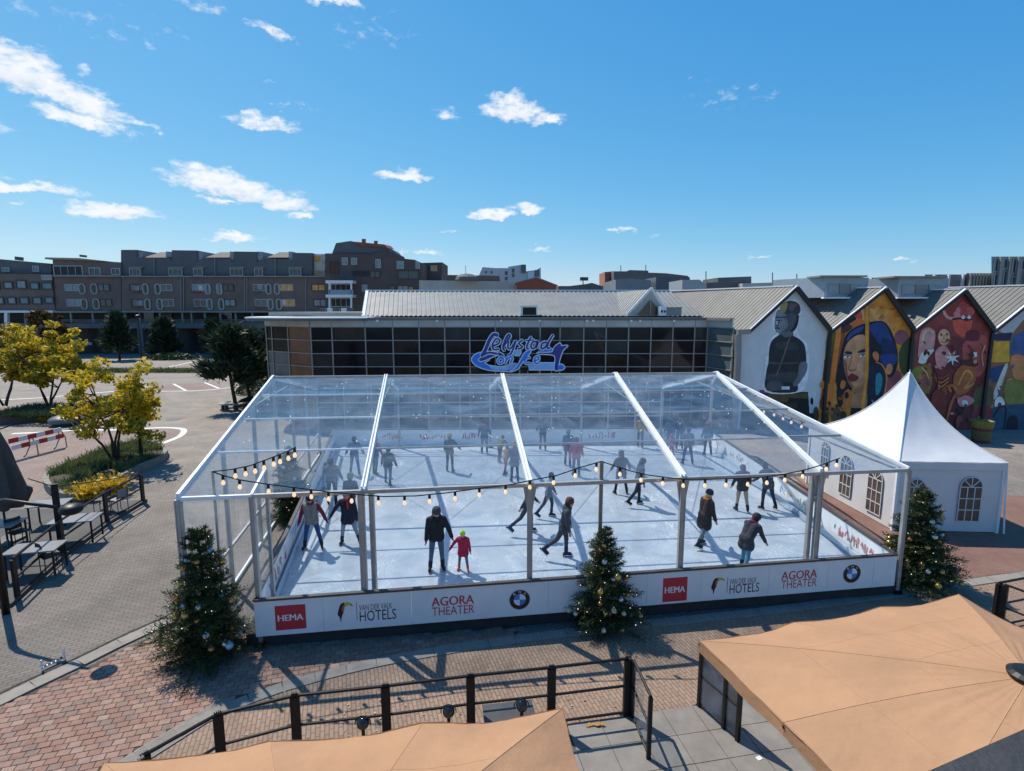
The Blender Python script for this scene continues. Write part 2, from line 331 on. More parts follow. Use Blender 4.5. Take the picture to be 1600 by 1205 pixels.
kerb('kerb', [Vector(p) for p in catmull([G(x, y) for x, y in curve_px], 5)], .30, .02, .62, .004)
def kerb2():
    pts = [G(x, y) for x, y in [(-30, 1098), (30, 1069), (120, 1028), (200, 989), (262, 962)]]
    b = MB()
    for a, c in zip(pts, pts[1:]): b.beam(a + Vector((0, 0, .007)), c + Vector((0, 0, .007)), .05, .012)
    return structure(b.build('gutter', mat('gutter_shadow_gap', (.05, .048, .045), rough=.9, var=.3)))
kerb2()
# red paving slabs laid in running bond, one by one
plaza = structure(sheet('plaza', [(-60, 1128), (20, 1094), (130, 1046), (255, 986), (330, 960), (420, 1000), (600, 992), (820, 977), (800, 999), (600, 1031), (450, 1069), (345, 1108), (250, 1157), (180, 1200), (150, 1240), (-80, 1260)], .003, mat('paving_sand', (.07, .052, .043), rough=.95, var=.3, world=True)))
poly2 = [tuple(G(x, y))[:2] for x, y in [(-60, 1128), (20, 1096), (130, 1049), (255, 989), (330, 962), (420, 1000), (600, 993), (820, 979), (800, 997), (600, 1028), (450, 1065), (345, 1098), (160, 1205), (120, 1260), (-80, 1260)]]
def inside(p, P):
    c = False; j = len(P) - 1
    for i in range(len(P)):
        if (P[i][1] > p[1]) != (P[j][1] > p[1]) and p[0] < (P[j][0] - P[i][0]) * (p[1] - P[i][1]) / (P[j][1] - P[i][1]) + P[i][0]: c = not c
        j = i
    return c
pv_m = [mat('red_paver_%s' % n, c, rough=.88, var=.2, vs=5, world=True, bump=.3, bs=60, dirt=.14) for n, c in (('rose', (.275, .168, .125)), ('brick', (.24, .135, .10)), ('dusky', (.215, .145, .115)), ('pale', (.30, .20, .155)))]
PW, PD, GAP = .205, .150, .008
pv_me = []
for pm in pv_m:
    b = MB(); x, y, h, c = PW / 2 - GAP / 2, PD / 2 - GAP / 2, .03, .006
    b.add([(-x, -y, 0), (x, -y, 0), (x, y, 0), (-x, y, 0), (-x, -y, h - c), (x, -y, h - c), (x, y, h - c), (-x, y, h - c), (-x + c, -y + c, h), (x - c, -y + c, h), (x - c, y - c, h), (-x + c, y - c, h)],
          [(0, 1, 5, 4), (1, 2, 6, 5), (2, 3, 7, 6), (3, 0, 4, 7), (4, 5, 9, 8), (5, 6, 10, 9), (6, 7, 11, 10), (7, 4, 8, 11), (8, 9, 10, 11)])
    pv_me.append(b.mesh('paver', pm))
ang = R(17); ca, sa = math.cos(ang), math.sin(ang); pav = []
for j in range(-90, 90):
    for i in range(-80, 80):
        u = (i + (j % 2) * .5) * PW; v = j * PD
        x = -7.5 + u * ca - v * sa; y = 9.5 + u * sa + v * ca
        if inside((x, y), poly2): pav.append((math.hypot(x, y), x, y))
pav.sort()
rest = MB()
for k, (d, x, y) in enumerate(pav):
    z = .004 + random.uniform(-.003, .003) - .018; pm = random.choice((0, 0, 0, 1, 1, 2, 2, 3)); rz = ang + random.gauss(0, .008)
    if k < 300: inst('paver', pv_me[pm], (x, y, z), plaza, rz)
    else:
        me = pv_me[pm]; c2, s2 = math.cos(rz), math.sin(rz)
        rest.add([(x + q.co.x * c2 - q.co.y * s2, y + q.co.x * s2 + q.co.y * c2, z + q.co.z) for q in me.vertices], [tuple(p.vertices) for p in me.polygons], pm)
stuff(rest.build('small_pavers', pv_m, plaza))
# ribbed tactile strip
tac = structure(MB().prism([(p.x, p.y, .006) for p in (G(120, 1232), G(345, 1093), G(372, 1100), G(175, 1226))], (0, 0, .006)).build('tactile_strip', m_kerb))
a0, a1, b0, b1 = G(120, 1232), G(345, 1093), G(175, 1226), G(372, 1100)
for k in range(9):
    t = (k + .5) / 9; p, q = a0.lerp(b0, t), a1.lerp(b1, t)
    MB().beam((p.x, p.y, .018), (q.x, q.y, .018), .035, .014).build('rib', m_kerb, tac)
# grey terrace slabs
ter = structure(sheet('terrace', [(872, 1142), (985, 1119), (1090, 1104), (1250, 1090), (1420, 1300), (860, 1300)], .008, mat('slab_joint', (.075, .072, .068), rough=.95, var=.2)))
sl = mat('terrace_slab', (.20, .185, .168), rough=.8, var=.18, vs=2.2, world=True, bump=.2, bs=50, dirt=.22)
t0 = G(985, 1119); tx = (G(1090, 1104) - t0).normalized(); ty = Vector((tx.y, -tx.x, 0))
tpoly = [tuple(G(x, y))[:2] for x, y in [(872, 1142), (985, 1119), (1090, 1104), (1250, 1090), (1420, 1300), (860, 1300)]]
for i in range(-3, 6):
    for j in range(0, 7):
        w, h = .62, .62
        c = t0 + tx * ((i + .5) * w) + ty * ((j + .5) * h)
        if not inside((c.x, c.y), tpoly): continue
        MB().box((c.x, c.y, .020 + random.uniform(-.002, .002)), (w - .012, h - .012, .02), math.atan2(tx.y, tx.x)).build('slab', sl, ter)
# grass strip by the far road, dark hedge behind it
def leafmat(name, cA, cB, scale=1.2, trans=.3, rough=.55):
    m = bpy.data.materials.new(name); m.use_nodes = True; nt = m.node_tree; n = nt.nodes; L = nt.links; b = n['Principled BSDF']; b.inputs['Roughness'].default_value = rough; b.inputs['Specular IOR Level'].default_value = .3
    g = n.new('ShaderNodeNewGeometry'); t = n.new('ShaderNodeTexNoise'); t.inputs['Scale'].default_value = scale; t.inputs['Detail'].default_value = 3; L.new(g.outputs['Position'], t.inputs['Vector'])
    a = n.new('ShaderNodeMath'); a.operation = 'MULTIPLY_ADD'; L.new(g.outputs['Random Per Island'], a.inputs[0]); a.inputs[1].default_value = .5; L.new(t.outputs['Fac'], a.inputs[2])
    r = n.new('ShaderNodeMapRange'); r.inputs[1].default_value = .5; r.inputs[2].default_value = 1.0; L.new(a.outputs[0], r.inputs[0])
    x = n.new('ShaderNodeMix'); x.data_type = 'RGBA'; L.new(r.outputs[0], x.inputs[0]); x.inputs[6].default_value = (*cA, 1); x.inputs[7].default_value = (*cB, 1); L.new(x.outputs[2], b.inputs['Base Color'])
    tr = n.new('ShaderNodeBsdfTranslucent'); L.new(x.outputs[2], tr.inputs[0]); ms = n.new('ShaderNodeMixShader'); ms.inputs[0].default_value = trans; L.new(b.outputs[0], ms.inputs[1]); L.new(tr.outputs[0], ms.inputs[2]); L.new(ms.outputs[0], n['Material Output'].inputs[0])
    return m
lf_yellow = leafmat('yellow_leaves', (.27, .245, .025), (.74, .52, .03), .9, .4)
lf_olive = leafmat('olive_leaves', (.20, .17, .02), (.60, .42, .03), .9, .35)
lf_brown = leafmat('brown_leaves', (.10, .055, .025), (.17, .10, .03), 1.2, .25)
lf_dark = leafmat('dark_evergreen_leaves', (.016, .030, .020), (.05, .075, .035), 1.0, .2)
lf_pine = leafmat('fir_needles', (.020, .038, .012), (.085, .105, .032), 6.0, .15, .5)
lf_grass = leafmat('grass_blades', (.07, .105, .03), (.16, .18, .06), 2.0, .3)
lf_shrub = leafmat('yellow_shrub_leaves', (.42, .27, .015), (.75, .50, .03), 2.0, .3)
def fast(name, V4, m, parent=None, loc=None, smooth=False):     # V4: n x 4 x 3 quads
    n = len(V4); me = bpy.data.meshes.new(name)
    me.vertices.add(4 * n); me.vertices.foreach_set('co', V4.reshape(-1).astype(np.float32))
    me.loops.add(4 * n); me.loops.foreach_set('vertex_index', np.arange(4 * n, dtype=np.int32))
    me.polygons.add(n); me.polygons.foreach_set('loop_start', np.arange(0, 4 * n, 4, dtype=np.int32)); 
    if loc is None: loc = WL[parent.name] if parent is not None else Vector((0, 0, 0))
    me.vertices.foreach_set('co', (V4 - np.array(loc, np.float64)).reshape(-1).astype(np.float32))
    me.materials.append(m); me.update(calc_edges=True); me.validate()
    return link(bpy.data.objects.new(name, me), loc, parent)
def unit(a): return a / np.maximum(1e-9, np.linalg.norm(a, axis=-1, keepdims=True))
def leaves(C, size, up_bias=.4, asp=.6):                          # one four-point leaf at each centre
    n = len(C); d = unit(np.random.normal(size=(n, 3))); nn = np.random.normal(size=(n, 3)); nn[:, 2] += up_bias
    b = unit(np.cross(d, nn)); s = (size * np.random.uniform(.6, 1.3, n))[:, None]
    return np.stack([C - d * s * .5, C + b * s * asp * .5, C + d * s * .55, C - b * s * asp * .5], 1)
def blades(base, length, lean, width):
    n = len(base); a = np.random.uniform(0, 2 * np.pi, n); l = length * np.random.uniform(.5, 1.2, n)
    tip = base + np.stack([np.cos(a) * l * lean, np.sin(a) * l * lean, l * .9], 1); side = np.stack([-np.sin(a), np.cos(a), 0 * a], 1) * width
    return np.stack([base - side, base + side, tip + side * .2, tip - side * .2], 1)
gp = np.array([[random.uniform(-75, -30), random.uniform(64, 67), 0] for _ in range(7000)])
stuff(tag(fast('grass', blades(gp, .45, .5, .05), lf_grass), 'strip of grass along the far edge of the car park below the flats', 'grass'))
sheet('verge', None, .012, mat('soil', (.06, .05, .035), rough=.95, var=.3, world=True), [(-76, 63.5), (-29, 63.5), (-29, 67.5), (-76, 67.5)])
# ================================================================== BUILDINGS
brickA = mat('brown_brick_wall', (.185, .135, .115), rough=.85, var=.14, vs=.35, dirt=.15)
brickB = mat('dark_slate_wall', (.125, .122, .122), rough=.75, var=.14, vs=.4, dirt=.12)
brickC = mat('dark_brick_wall', (.115, .084, .074), rough=.85, var=.16, vs=.4)
cream = mat('cream_wall', (.66, .60, .52), rough=.8, var=.08, vs=.4)
fr_white = mat('white_window_frame', (.40, .40, .385), rough=.5, var=.06)
fr_dark = mat('dark_window_frame', (.05, .05, .05), rough=.5, var=.1)
lit_amber = mat('amber_lit_paint', (.82, .38, .11), rough=.5, var=.3, vs=1.3)  # orange light on windows and stair tower, put into the base colour
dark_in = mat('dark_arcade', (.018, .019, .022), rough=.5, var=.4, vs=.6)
teal = mat('bluish_glass', (.13, .22, .25), rough=.08, var=.25, vs=.8)
pane_var = [M['pane'], M['pane'], mat('window_glass_dim', (.05, .052, .05), rough=.08, var=.5, vs=.9, spec=.6), mat('window_glass_curtain', (.13, .12, .105), rough=.2, var=.5, vs=1.6, spec=.5), mat('window_glass_blue', (.03, .05, .07), rough=.04, var=.4, vs=.5, spec=.9)]
def wallpx(b, px, Y, depth, m=0): b.prism([D(x, y, Y) for x, y in px], (0, depth, 0), m)
def win(parent, x0, y0, x1, y1, Y, fm=None, pm=None, arch=False, name='window', fw=.14, mull=0):
    """window built on the wall plane y = Y from its outline in the photograph: frame ring, pane set back in it, glazing bars"""
    fm = fm or fr_white; pm = pm or M['pane']
    if pm is M['pane']: pm = random.choice(pane_var)
    a, c = D(x0, y1, Y), D(x1, y0, Y); w, h = c.x - a.x, c.z - a.z; cx, cz = (a.x + c.x) / 2, (a.z + c.z) / 2
    r = min(w, h) * .48 if arch else 0
    def outline(q):
        if not arch: return [(cx - w / 2 + q, cz - h / 2 + q), (cx + w / 2 - q, cz - h / 2 + q), (cx + w / 2 - q, cz + h / 2 - q), (cx - w / 2 + q, cz + h / 2 - q)]
        rr = r - q * .6; o = []
        for k, (sx, sz) in enumerate(((1, -1), (1, 1), (-1, 1), (-1, -1))):
            for t in range(4):
                an = -math.pi / 2 + k * math.pi / 2 + t / 3 * math.pi / 2
                o.append((cx + sx * (w / 2 - q - rr) + rr * math.cos(an), cz + sz * (h / 2 - q - rr) + rr * math.sin(an)))
        return o
    O, I = outline(0), outline(fw); n = len(O); b = MB(); y0_, y1_ = Y - .12, Y + .02
    vs = [(p[0], y0_, p[1]) for p in O] + [(p[0], y0_, p[1]) for p in I] + [(p[0], y1_, p[1]) for p in O] + [(p[0], y1_, p[1]) for p in I]; fs = []
    for i in range(n):
        j = (i + 1) % n; fs += [(i, j, n + j, n + i), (i, 2 * n + i, 2 * n + j, j), (n + i, n + j, 3 * n + j, 3 * n + i)]
    b.add(vs, fs)
    for k in range(mull):
        x = cx - w / 2 + w * (k + 1) / (mull + 1); b.box((x, Y - .07, cz), (.08, .06, h - 2 * fw))
    f = b.build(name, fm, parent)
    p = MB(); p.poly([(q[0], Y - .03, q[1]) for q in I]); p.build('pane', pm, f)
    return f
# ---- brick flats along the far side of the square
YB = 90.0
def flat_block(label, loc_px): return T('apartment_building', label, 'building', D(loc_px, 552, YB) * 1.0)
A = flat_block('long brown brick apartment block with stepped grey attic blocks above an arcade', 330)
b = MB(); wallpx(b, [(190, 431), (509, 431), (509, 487), (190, 487)], YB, 11); wl_ = b.build('wall', brickA, A)
b = MB()
wallpx(b, [(189, 390.5), (214, 390.5), (214, 402.5), (264, 403), (268.5, 408), (268.5, 391), (308, 391.5), (308, 409), (316, 403.5), (359, 404), (365.5, 409.5), (365.5, 393), (401, 393.5), (401, 410), (410, 404.5), (451, 404.5), (457, 409.5), (457, 395), (488, 395.5), (488, 430), (189, 430)], YB + .6, 9)
b.build('attic_wall', brickB, A)
for x0, x1 in ((201, 213), (214, 223), (259, 268), (309, 316), (359, 365), (402, 410), (451, 457)):    # pale cheek walls beside the raised blocks
    b = MB(); wallpx(b, [(x0, 393), (x1, 393.5), (x1, 408), (x0, 407)], YB + .9, 6); b.build('cheek_wall', mat('pale_grey_wall', (.34, .33, .32), rough=.8, var=.1), A)
for x0, x1 in ((228, 262), (325, 354), (421, 447)):
    a_, c_ = D(x0 - 4, 402.5, YB + .5), D(x1 + 3, 402.5, YB + .5); b = MB()
    b.add([a_, c_, c_ + Vector((-.4, 4, 1.25)), a_ + Vector((.4, 4, 1.25)), a_ + Vector((0, 4, 0)), c_ + Vector((0, 4, 0))], [(0, 1, 2, 3), (0, 3, 4), (1, 5, 2), (4, 3, 2, 5)]); b.build('roof_light', mat('pale_rooflight', (.12, .105, .09), rough=.85, var=.15), A)
for x in (283, 287, 382.5, 386, 478): MB().beam(D(x, 433, YB - .12), D(x, 487, YB - .12), .14, .14).build('downpipe', M['zinc'], A)
for x in (241, 336, 430): MB().beam(D(x, 404, YB + .45), D(x, 431, YB + .45), .12, .12).build('downpipe', M['zinc'], A)
for y, hgt in ((432, .22), (487.2, .25)):
    a_, c_ = D(189, y, YB - .35), D(509.4, y, YB - .35); MB().box(((a_.x + c_.x) / 2, YB + .02, a_.z), (c_.x - a_.x, .9, hgt)).build('ledge', M['zinc'], A)
for x0, x1, n in ((203, 220, 2), (264, 285, 2), (303, 317, 1), (360, 380, 2), (398, 411, 1), (452, 471, 2)): win(A, x0, 419.5, x1, 431, YB + .5, fr_white, M['pane'], mull=n)
rowA = [(203, 223, 'r', 0), (252, 269, 'l', 0), (301, 320, 'r', 1), (348, 365, 'l', 0), (396, 415, 'r', 0), (438, 458, 'l', 2), (487, 508, '', 2)]
for y0, y1, dx in ((444, 455, 0), (467.5, 479, 3.2)):
    for i, (x0, x1, side, kind) in enumerate(rowA):
        pm = (M['pane'], M['pane_lt'], lit_amber)[kind]
        if y0 > 450 and i in (2, 6): pm = M['pane'] if i == 2 else M['pane_lt']
        if y0 > 450 and i == 3: pm = M['pane_lt']
        win(A, x0 + dx, y0, x1 + dx, y1, YB - .02, fr_white if i % 3 else fr_dark, pm, fw=.11, mull=1)
        if side: 
            ox = x1 + .8 if side == 'r' else x0 - 9
            win(A, ox + dx, y0 - 1, ox + 8 + dx, y1 + 5.5, YB - .05, fr_white, M['pane'] if (i, y0 > 450) not in ((2, False), (3, False)) else M['pane_lt'], arch=True, fw=.17)
for x0, x1 in ((227, 262), (323, 356), (420, 450)):      # flower boxes and blinds that break up the long wall
    for y in (455.6, 479.8):
        a_ = D(x0 + random.uniform(-24, -14), y, YB - .2); MB().box((a_.x, YB - .2, a_.z), (random.uniform(1.2, 2.0), .3, .22)).build('planter_box', random.choice((M['conc_dk'], mat('terracotta_box', (.22, .09, .05), rough=.8))), A)
for x0, x1 in ((203, 220), (264, 285), (303, 317), (360, 380), (398, 411), (452, 471)):      # small awnings over the attic windows
    a_, c_ = D(x0 - 2, 419, YB + .1), D(x1 + 2, 419, YB + .1); b = MB(); b.prism([a_, c_, c_ + Vector((0, .5, .25)), a_ + Vector((0, .5, .25))], (0, 0, .06)); b.build('canopy', mat('tan_roof_edge', (.34, .27, .19), rough=.7), A)
for x0, x1, y0, y1 in ((211, 217, 447, 455), (310, 316, 446, 455), (402, 410, 445, 452), (214, 222, 470, 479), (440, 446, 469, 476)):
    a_, c_ = D(x0, y1, YB - .12), D(x1, y0, YB - .12); MB().box(((a_.x + c_.x) / 2, YB - .1, (a_.z + c_.z) / 2), (c_.x - a_.x, .03, c_.z - a_.z)).build('blind', random.choice((lit_amber, cream, M['pane_lt'])), A)
# first floor behind columns, balcony, arcade
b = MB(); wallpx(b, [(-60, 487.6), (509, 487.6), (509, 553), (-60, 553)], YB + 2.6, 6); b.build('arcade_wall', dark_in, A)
b = MB()
a_, c_ = D(-60, 506, YB), D(509, 506, YB); MB().box(((a_.x + c_.x) / 2, YB + 1.2, a_.z - .35), (c_.x - a_.x, 2.6, .8)).build('balcony', mat('grey_balcony', (.14, .145, .15), rough=.7, var=.12, vs=.5), A)
b = MB()
for k in range(2): b.beam(D(95, 503 + k * 2 - 3, YB - .1), D(509, 503 + k * 2 - 3, YB - .1), .07, .07)
b.build('handrail', M['zinc'], A)
cols = [20, 60, 118, 180, 222, 277, 325, 372, 420, 470]
for x in cols:
    p = D(x, 552, YB); q = D(x, 510, YB); MB().box((p.x, YB + .3, (p.z + q.z) / 2), (.85, .7, q.z - p.z)).build('column', M['conc_dk'], A)
for x in (112, 146, 172, 196, 219, 251, 286, 300, 321, 345, 369, 395):
    p, q = D(x, 505, YB + .2), D(x, 488, YB + .2); MB().box((p.x, YB + .3, (p.z + q.z) / 2), (.28, .3, q.z - p.z)).build('post', M['zinc'], A)
for x0, x1 in zip(cols[2:-1], cols[3:]):        # segmental heads of the arcade openings
    p0, p1 = D(x0, 516, YB + .25), D(x1, 516, YB + .25); n = 8; w = p1.x - p0.x
    low = [(p0.x + w * k / n, YB + .25, p0.z + 1.0 - 1.3 * (2 * k / n - 1) ** 2) for k in range(n + 1)]
    MB().prism(low + [(p1.x, YB + .25, p0.z + 1.35), (p0.x, YB + .25, p0.z + 1.35)], (0, .3, 0)).build('arch', M['conc_dk'], A)
for x0, x1, y0, y1, pm in ((128, 143, 535, 539, M['white_metal']), (300, 318, 515, 519, mat('red_fascia', (.25, .06, .04), rough=.6)), (255, 268, 488.5, 505, brickA), (196, 214, 488.5, 505, M['pane']), (226, 240, 488.5, 505, M['pane']), (346, 366, 488.5, 505, M['pane'])):
    a_, c_ = D(x0, y1, YB + 2.4), D(x1, y0, YB + 2.4); MB().box(((a_.x + c_.x) / 2, YB + 2.5, (a_.z + c_.z) / 2), (c_.x - a_.x, .3, c_.z - a_.z)).build('shop_panel', pm, A)
# ---- left neighbours
B_ = T('apartment_building', 'brick apartment wing with recessed loggias and long oval windows left of the stepped attic', 'building', D(135, 552, YB))
b = MB(); wallpx(b, [(82, 405), (70, 404), (72, 403), (124, 404), (124, 406), (166, 408.5), (189, 410), (189, 487), (88, 487)], YB + .3, 10); b.build('wall', brickA, B_)
b = MB(); wallpx(b, [(70, 402.2), (124, 403.4), (166, 408), (124, 406.6), (70, 405)], YB - .2, 4); b.build('roof', mat('tan_roof_edge', (.34, .27, .19), rough=.7), B_)
win(B_, 85, 415, 129, 431, YB + .28, fr_white, dark_in, name='loggia', mull=3); win(B_, 140, 418, 157, 431, YB + .28, mull=1); win(B_, 175, 419, 188, 430, YB + .28, mull=1)
for y0, y1, dx in ((444, 455, 0), (467.5, 479, 3.5)):
    win(B_, 102 + dx, y0, 124 + dx, y1, YB + .28, fr_white, M['pane_lt'], mull=1, fw=.1); win(B_, 124.5 + dx, y0 - 1, 133 + dx, y1 + 5, YB + .24, arch=True); win(B_, 143 + dx, y0 - 1, 152 + dx, y1 + 5, YB + .24, arch=True); win(B_, 153 + dx, y0, 171 + dx, y1, YB + .28, fr_dark, mull=1, fw=.1)
a_, c_ = D(84, 431.5, YB), D(189, 432.5, YB); MB().box(((a_.x + c_.x) / 2, YB + .1, a_.z), (c_.x - a_.x, .7, .22)).build('ledge', M['zinc'], B_)
MB().beam(D(130, 402, YB + 1), D(130, 398.5, YB + 1), .7, .7).build('chimney', brickB, B_)
a_, c_ = D(86, 487.5, YB), D(189, 487.5, YB); MB().box(((a_.x + c_.x) / 2, YB + .1, a_.z), (c_.x - a_.x, .9, .25)).build('ledge', M['zinc'], B_)
C_ = T('office_building', 'brick office wing with square bluish windows at the far left', 'building', D(30, 552, YB))
b = MB(); wallpx(b, [(-70, 427), (80, 428), (86, 487), (-70, 487)], YB + .1, 9); b.build('wall', brickA, C_)
b = MB(); wallpx(b, [(-70, 400), (0, 405), (68, 411), (80, 412), (80, 427.4), (-70, 426.4)], YB + 1.5, 7); b.build('attic_wall', brickB, C_)
for x0, y0, x1, y1 in ((-14, 441, 0, 453), (6, 440, 20, 452), (26, 437.5, 41, 452), (47, 441, 61, 453), (65, 441, 82, 453), (-8, 464, 6, 476), (12, 464, 25, 476), (31, 464, 45, 476), (51, 464, 65, 476), (70, 463.5, 84, 475)): win(C_, x0, y0, x1, y1, YB + .06, fr_dark, teal if x0 > 30 else M['pane_lt'], fw=.2)
win(C_, 66, 430, 81, 437.5, YB + .06, fr_white, M['pane_lt']); win(C_, 4, 418, 15, 425, YB + 1.45, fr_white, M['pane_lt'], mull=3); win(C_, 52, 415.5, 61, 425, YB + 1.45, fr_white, M['pane_lt'], mull=1)
MB().beam(D(30, 407, YB + 3), D(30, 401.5, YB + 3), .8, .8).build('chimney', brickB, C_)
a_, c_ = D(-70, 487, YB), D(86, 487, YB); MB().box(((a_.x + c_.x) / 2, YB, a_.z), (c_.x - a_.x, .9, .35)).build('ledge', M['white_metal'], C_)
for x in (-20, 11, 42, 80): MB().beam(D(x, 488, YB), D(x, 508, YB), .5, .5).build('column', M['white_metal'] if x == 11 else M['conc_dk'], C_)
# ---- dark block with the mansard tower
E_ = T('apartment_building', 'dark brick apartment block with a mansard tower and small red roof', 'building', D(600, 552, YB))
b = MB(); wallpx(b, [(508, 396), (519, 396), (577, 396.5), (609, 391), (609, 402), (648, 406), (649, 409), (660, 411), (660, 487), (508, 487)], YB - 2, 12); b.build('wall', brickC, E_)
b = MB(); wallpx(b, [(519, 395.6), (525, 380), (548, 376.5), (553, 378), (605, 386), (609, 391), (609, 391.2), (577, 396)], YB - 1.6, 9); b.build('mansard', brickB, E_)
b = MB(); a_ = [D(x, y, YB - 1.9) for x, y in ((552, 377.6), (557, 383), (606, 387.5), (600, 382))]; b.prism(a_, (0, 5, .3)); b.build('roof', mat('red_tiles', (.30, .075, .045), rough=.7, var=.2, vs=2), E_)
for x in (567, 570, 586, 588.5): MB().beam(D(x, 381, YB + 1), D(x, 373.5 if x < 580 else 376.5, YB + 1), .28, .28).build('chimney', mat('clay_pot', (.30, .13, .08), rough=.8), E_)
for x0, y0, x1, y1 in ((534.5, 402.5, 543.5, 414), (549, 403, 558, 414), (587, 405, 595, 419), (620, 408, 631, 420), (649.5, 409, 656, 420), (566, 445, 574, 456)): win(E_, x0, y0, x1, y1, YB - 2.02, fr_white, M['pane_lt'], mull=1, fw=.12)
for x0, y0, x1, y1, m_ in ((516, 409, 529, 429, mat('rusty_panel', (.13, .05, .03), rough=.8)), (551, 423, 577, 432, dark_in), (578, 424, 594, 434, M['pane']), (622, 423, 654, 436, M['pane']), (608, 446, 617, 455, M['pane']), (621, 446, 638, 455, M['pane_lt']), (638, 447, 646, 455, lit_amber)): win(E_, x0, y0, x1, y1, YB - 2.02, fr_dark, m_, mull=1, fw=.1)
b = MB()
for y in (441, 463): 
    a_, c_ = D(512, y, YB - 3), D(554, y, YB - 3); b.box(((a_.x + c_.x) / 2, YB - 3, a_.z), (c_.x - a_.x, 2, .45))
b.build('balcony', M['white_metal'], E_)
a_, c_ = D(514, 462, YB - 3.9), D(552, 453, YB - 3.9); MB().box(((a_.x + c_.x) / 2, YB - 3.9, (a_.z + c_.z) / 2), (c_.x - a_.x, .05, c_.z - a_.z)).build('balustrade', mat('frosted_glass', (.25, .32, .36), rough=.3, var=.1), E_)
for x in (515, 549): MB().beam(D(x, 441, YB - 3.8), D(x, 484, YB - 3.8), .25, .25).build('column', M['white_metal'], E_)
win(E_, 517, 444, 549, 455, YB - 2.02, fr_white, dark_in, mull=3); win(E_, 517, 466, 549, 480, YB - 2.02, fr_white, dark_in, mull=3)
b = MB(); wallpx(b, [(655, 411), (691, 410), (691, 440), (655, 440)], YB + 3, 8); b.build('wall', brickC, E_); win(E_, 673, 415, 683, 424, YB + 2.96, fr_white, lit_amber)
F_ = T('stairwell_tower', 'narrow cream stair tower with openings painted sunlit amber between the brown and the dark flats', 'building', D(498, 552, YB))
b = MB(); wallpx(b, [(488.2, 397), (507.8, 397), (507.8, 431), (488.2, 431)], YB + 1.4, 6); b.build('wall', cream, F_)
for x0, y0, x1, y1 in ((489, 399, 503, 411), (491, 422, 507, 430)): win(F_, x0, y0, x1, y1, YB + 1.36, cream, lit_amber)
win(F_, 503, 408, 507, 412, YB + 1.35, fr_white, M['white_metal'], fw=.08)
# ---- roofs and blocks beyond the glass hall
def far_block(name, label, cat, px, Y, depth, m, wins=(), wm=None, extra=None):
    o = T(name, label, cat, Vector((D(px[0][0], 482, Y).x, Y, 0))); b = MB(); wallpx(b, px, Y, depth); b.build('wall', m, o)
    for w in wins: win(o, *w, Y - .03, fr_dark, wm or M['pane'], fw=.12)
    if extra: extra(o)
    return o
pale = mat('pale_render_wall', (.42, .45, .49), rough=.75, var=.08, vs=.3)
far_block('apartment_building', 'pale grey stepped block with small dark windows behind the long metal roof', 'building', [(748, 431), (754, 417.5), (775, 419), (794, 419), (794, 417), (813, 414), (822, 415), (822, 424), (838, 422), (845, 418), (845, 470), (748, 470)], 150, 14, pale,
 [(758, 424, 760.5, 427), (767, 424, 769.5, 427), (789, 424, 793, 429.5), (789, 433, 793, 438), (800, 420, 803.5, 426), (800, 428, 803.5, 433), (836, 422, 842, 432)], None,
 lambda o: [MB().box((D(818, 420, 149.6).x, 149.8, D(818, 420, 149.6).z), (1.3, .5, 2.2)).build('dark_tower', brickB, o), MB().prism([D(x, y, 149.7) for x, y in ((825, 425.5), (834, 425.5), (834, 437), (825, 437))], (0, -.15, 0)).build('opening', mat('sky_gap', (.5, .6, .68), rough=.3, var=.0), o)])
rg = mat('red_gable_wall', (.27, .075, .045), rough=.8, var=.12, vs=.5)
far_block('warehouse', 'low hall with a rust red gable wall behind the long metal roof', 'building', [(808, 455), (806, 441), (838, 433.5), (870, 446), (869, 455), (869, 470), (808, 470)], 75, 20, rg, extra=lambda o: MB().prism([D(x, y, 74.9) for x, y in ((805, 441), (838, 432.5), (871.5, 445.5), (871.5, 447), (838, 434.3), (805, 442.6))], (0, 20, 0)).build('roof', M['zinc_dk'], o))
far_block('hall', 'long low hall with a pale flat roof and dark window strip behind the metal roof', 'building', [(655, 455), (655, 438), (806, 440), (806, 470), (655, 470)], 80, 12, mat('pale_metal_fascia', (.44, .43, .38), rough=.6, var=.12, vs=.4), extra=lambda o: [MB().prism([D(x, y, 84) for x, y in ((690, 429.5), (780, 431), (780, 440), (690, 440))], (0, 6, 0)).build('clerestory', brickC, o), MB().lathe(tuple(D(729, 437.5, 79)), [(1.6, 0), (1.5, .4), (1.0, .75), (.2, .9)], 14).build('dome_light', M['conc_dk'], o), MB().beam(D(727.5, 429, 84), D(727.5, 415, 84), .12, .12).build('mast', M['white_metal'], o)])
far_block('office_tower', 'small orange brick office tower among the distant roofs', 'building', [(945, 425), (959, 424), (959, 470), (945, 470)], 190, 12, mat('orange_brick', (.34, .13, .085), rough=.8, var=.1), [(947 + 4.2 * i, 427.5 + 6 * j, 949.6 + 4.2 * i, 431 + 6 * j) for i in range(3) for j in range(4)])
far_block('office_building', 'dark grey office slab with a stepped roof right of the orange tower', 'building', [(959, 424), (979, 424), (984, 422), (1013, 423), (1013, 426), (1040, 427), (1074, 431), (1078, 434), (1078, 470), (959, 470)], 185, 14, brickB, [(1062, 431, 1066, 447), (1070, 433, 1074, 447)])
far_block('hall', 'blue grey metal hall in front of the dark office slab', 'building', [(962, 437), (983, 435), (1017, 438), (1017, 470), (962, 470)], 110, 15, mat('bluegrey_cladding', (.17, .205, .235), rough=.55, var=.1, vs=.3))
far_block('hall', 'dark glazed box hall standing right of the blue grey hall', 'building', [(1025, 433), (1058, 433), (1058, 452), (1058, 470), (1025, 470)], 112, 15, mat('slate_cladding', (.085, .10, .12), rough=.4, var=.2, vs=.3))
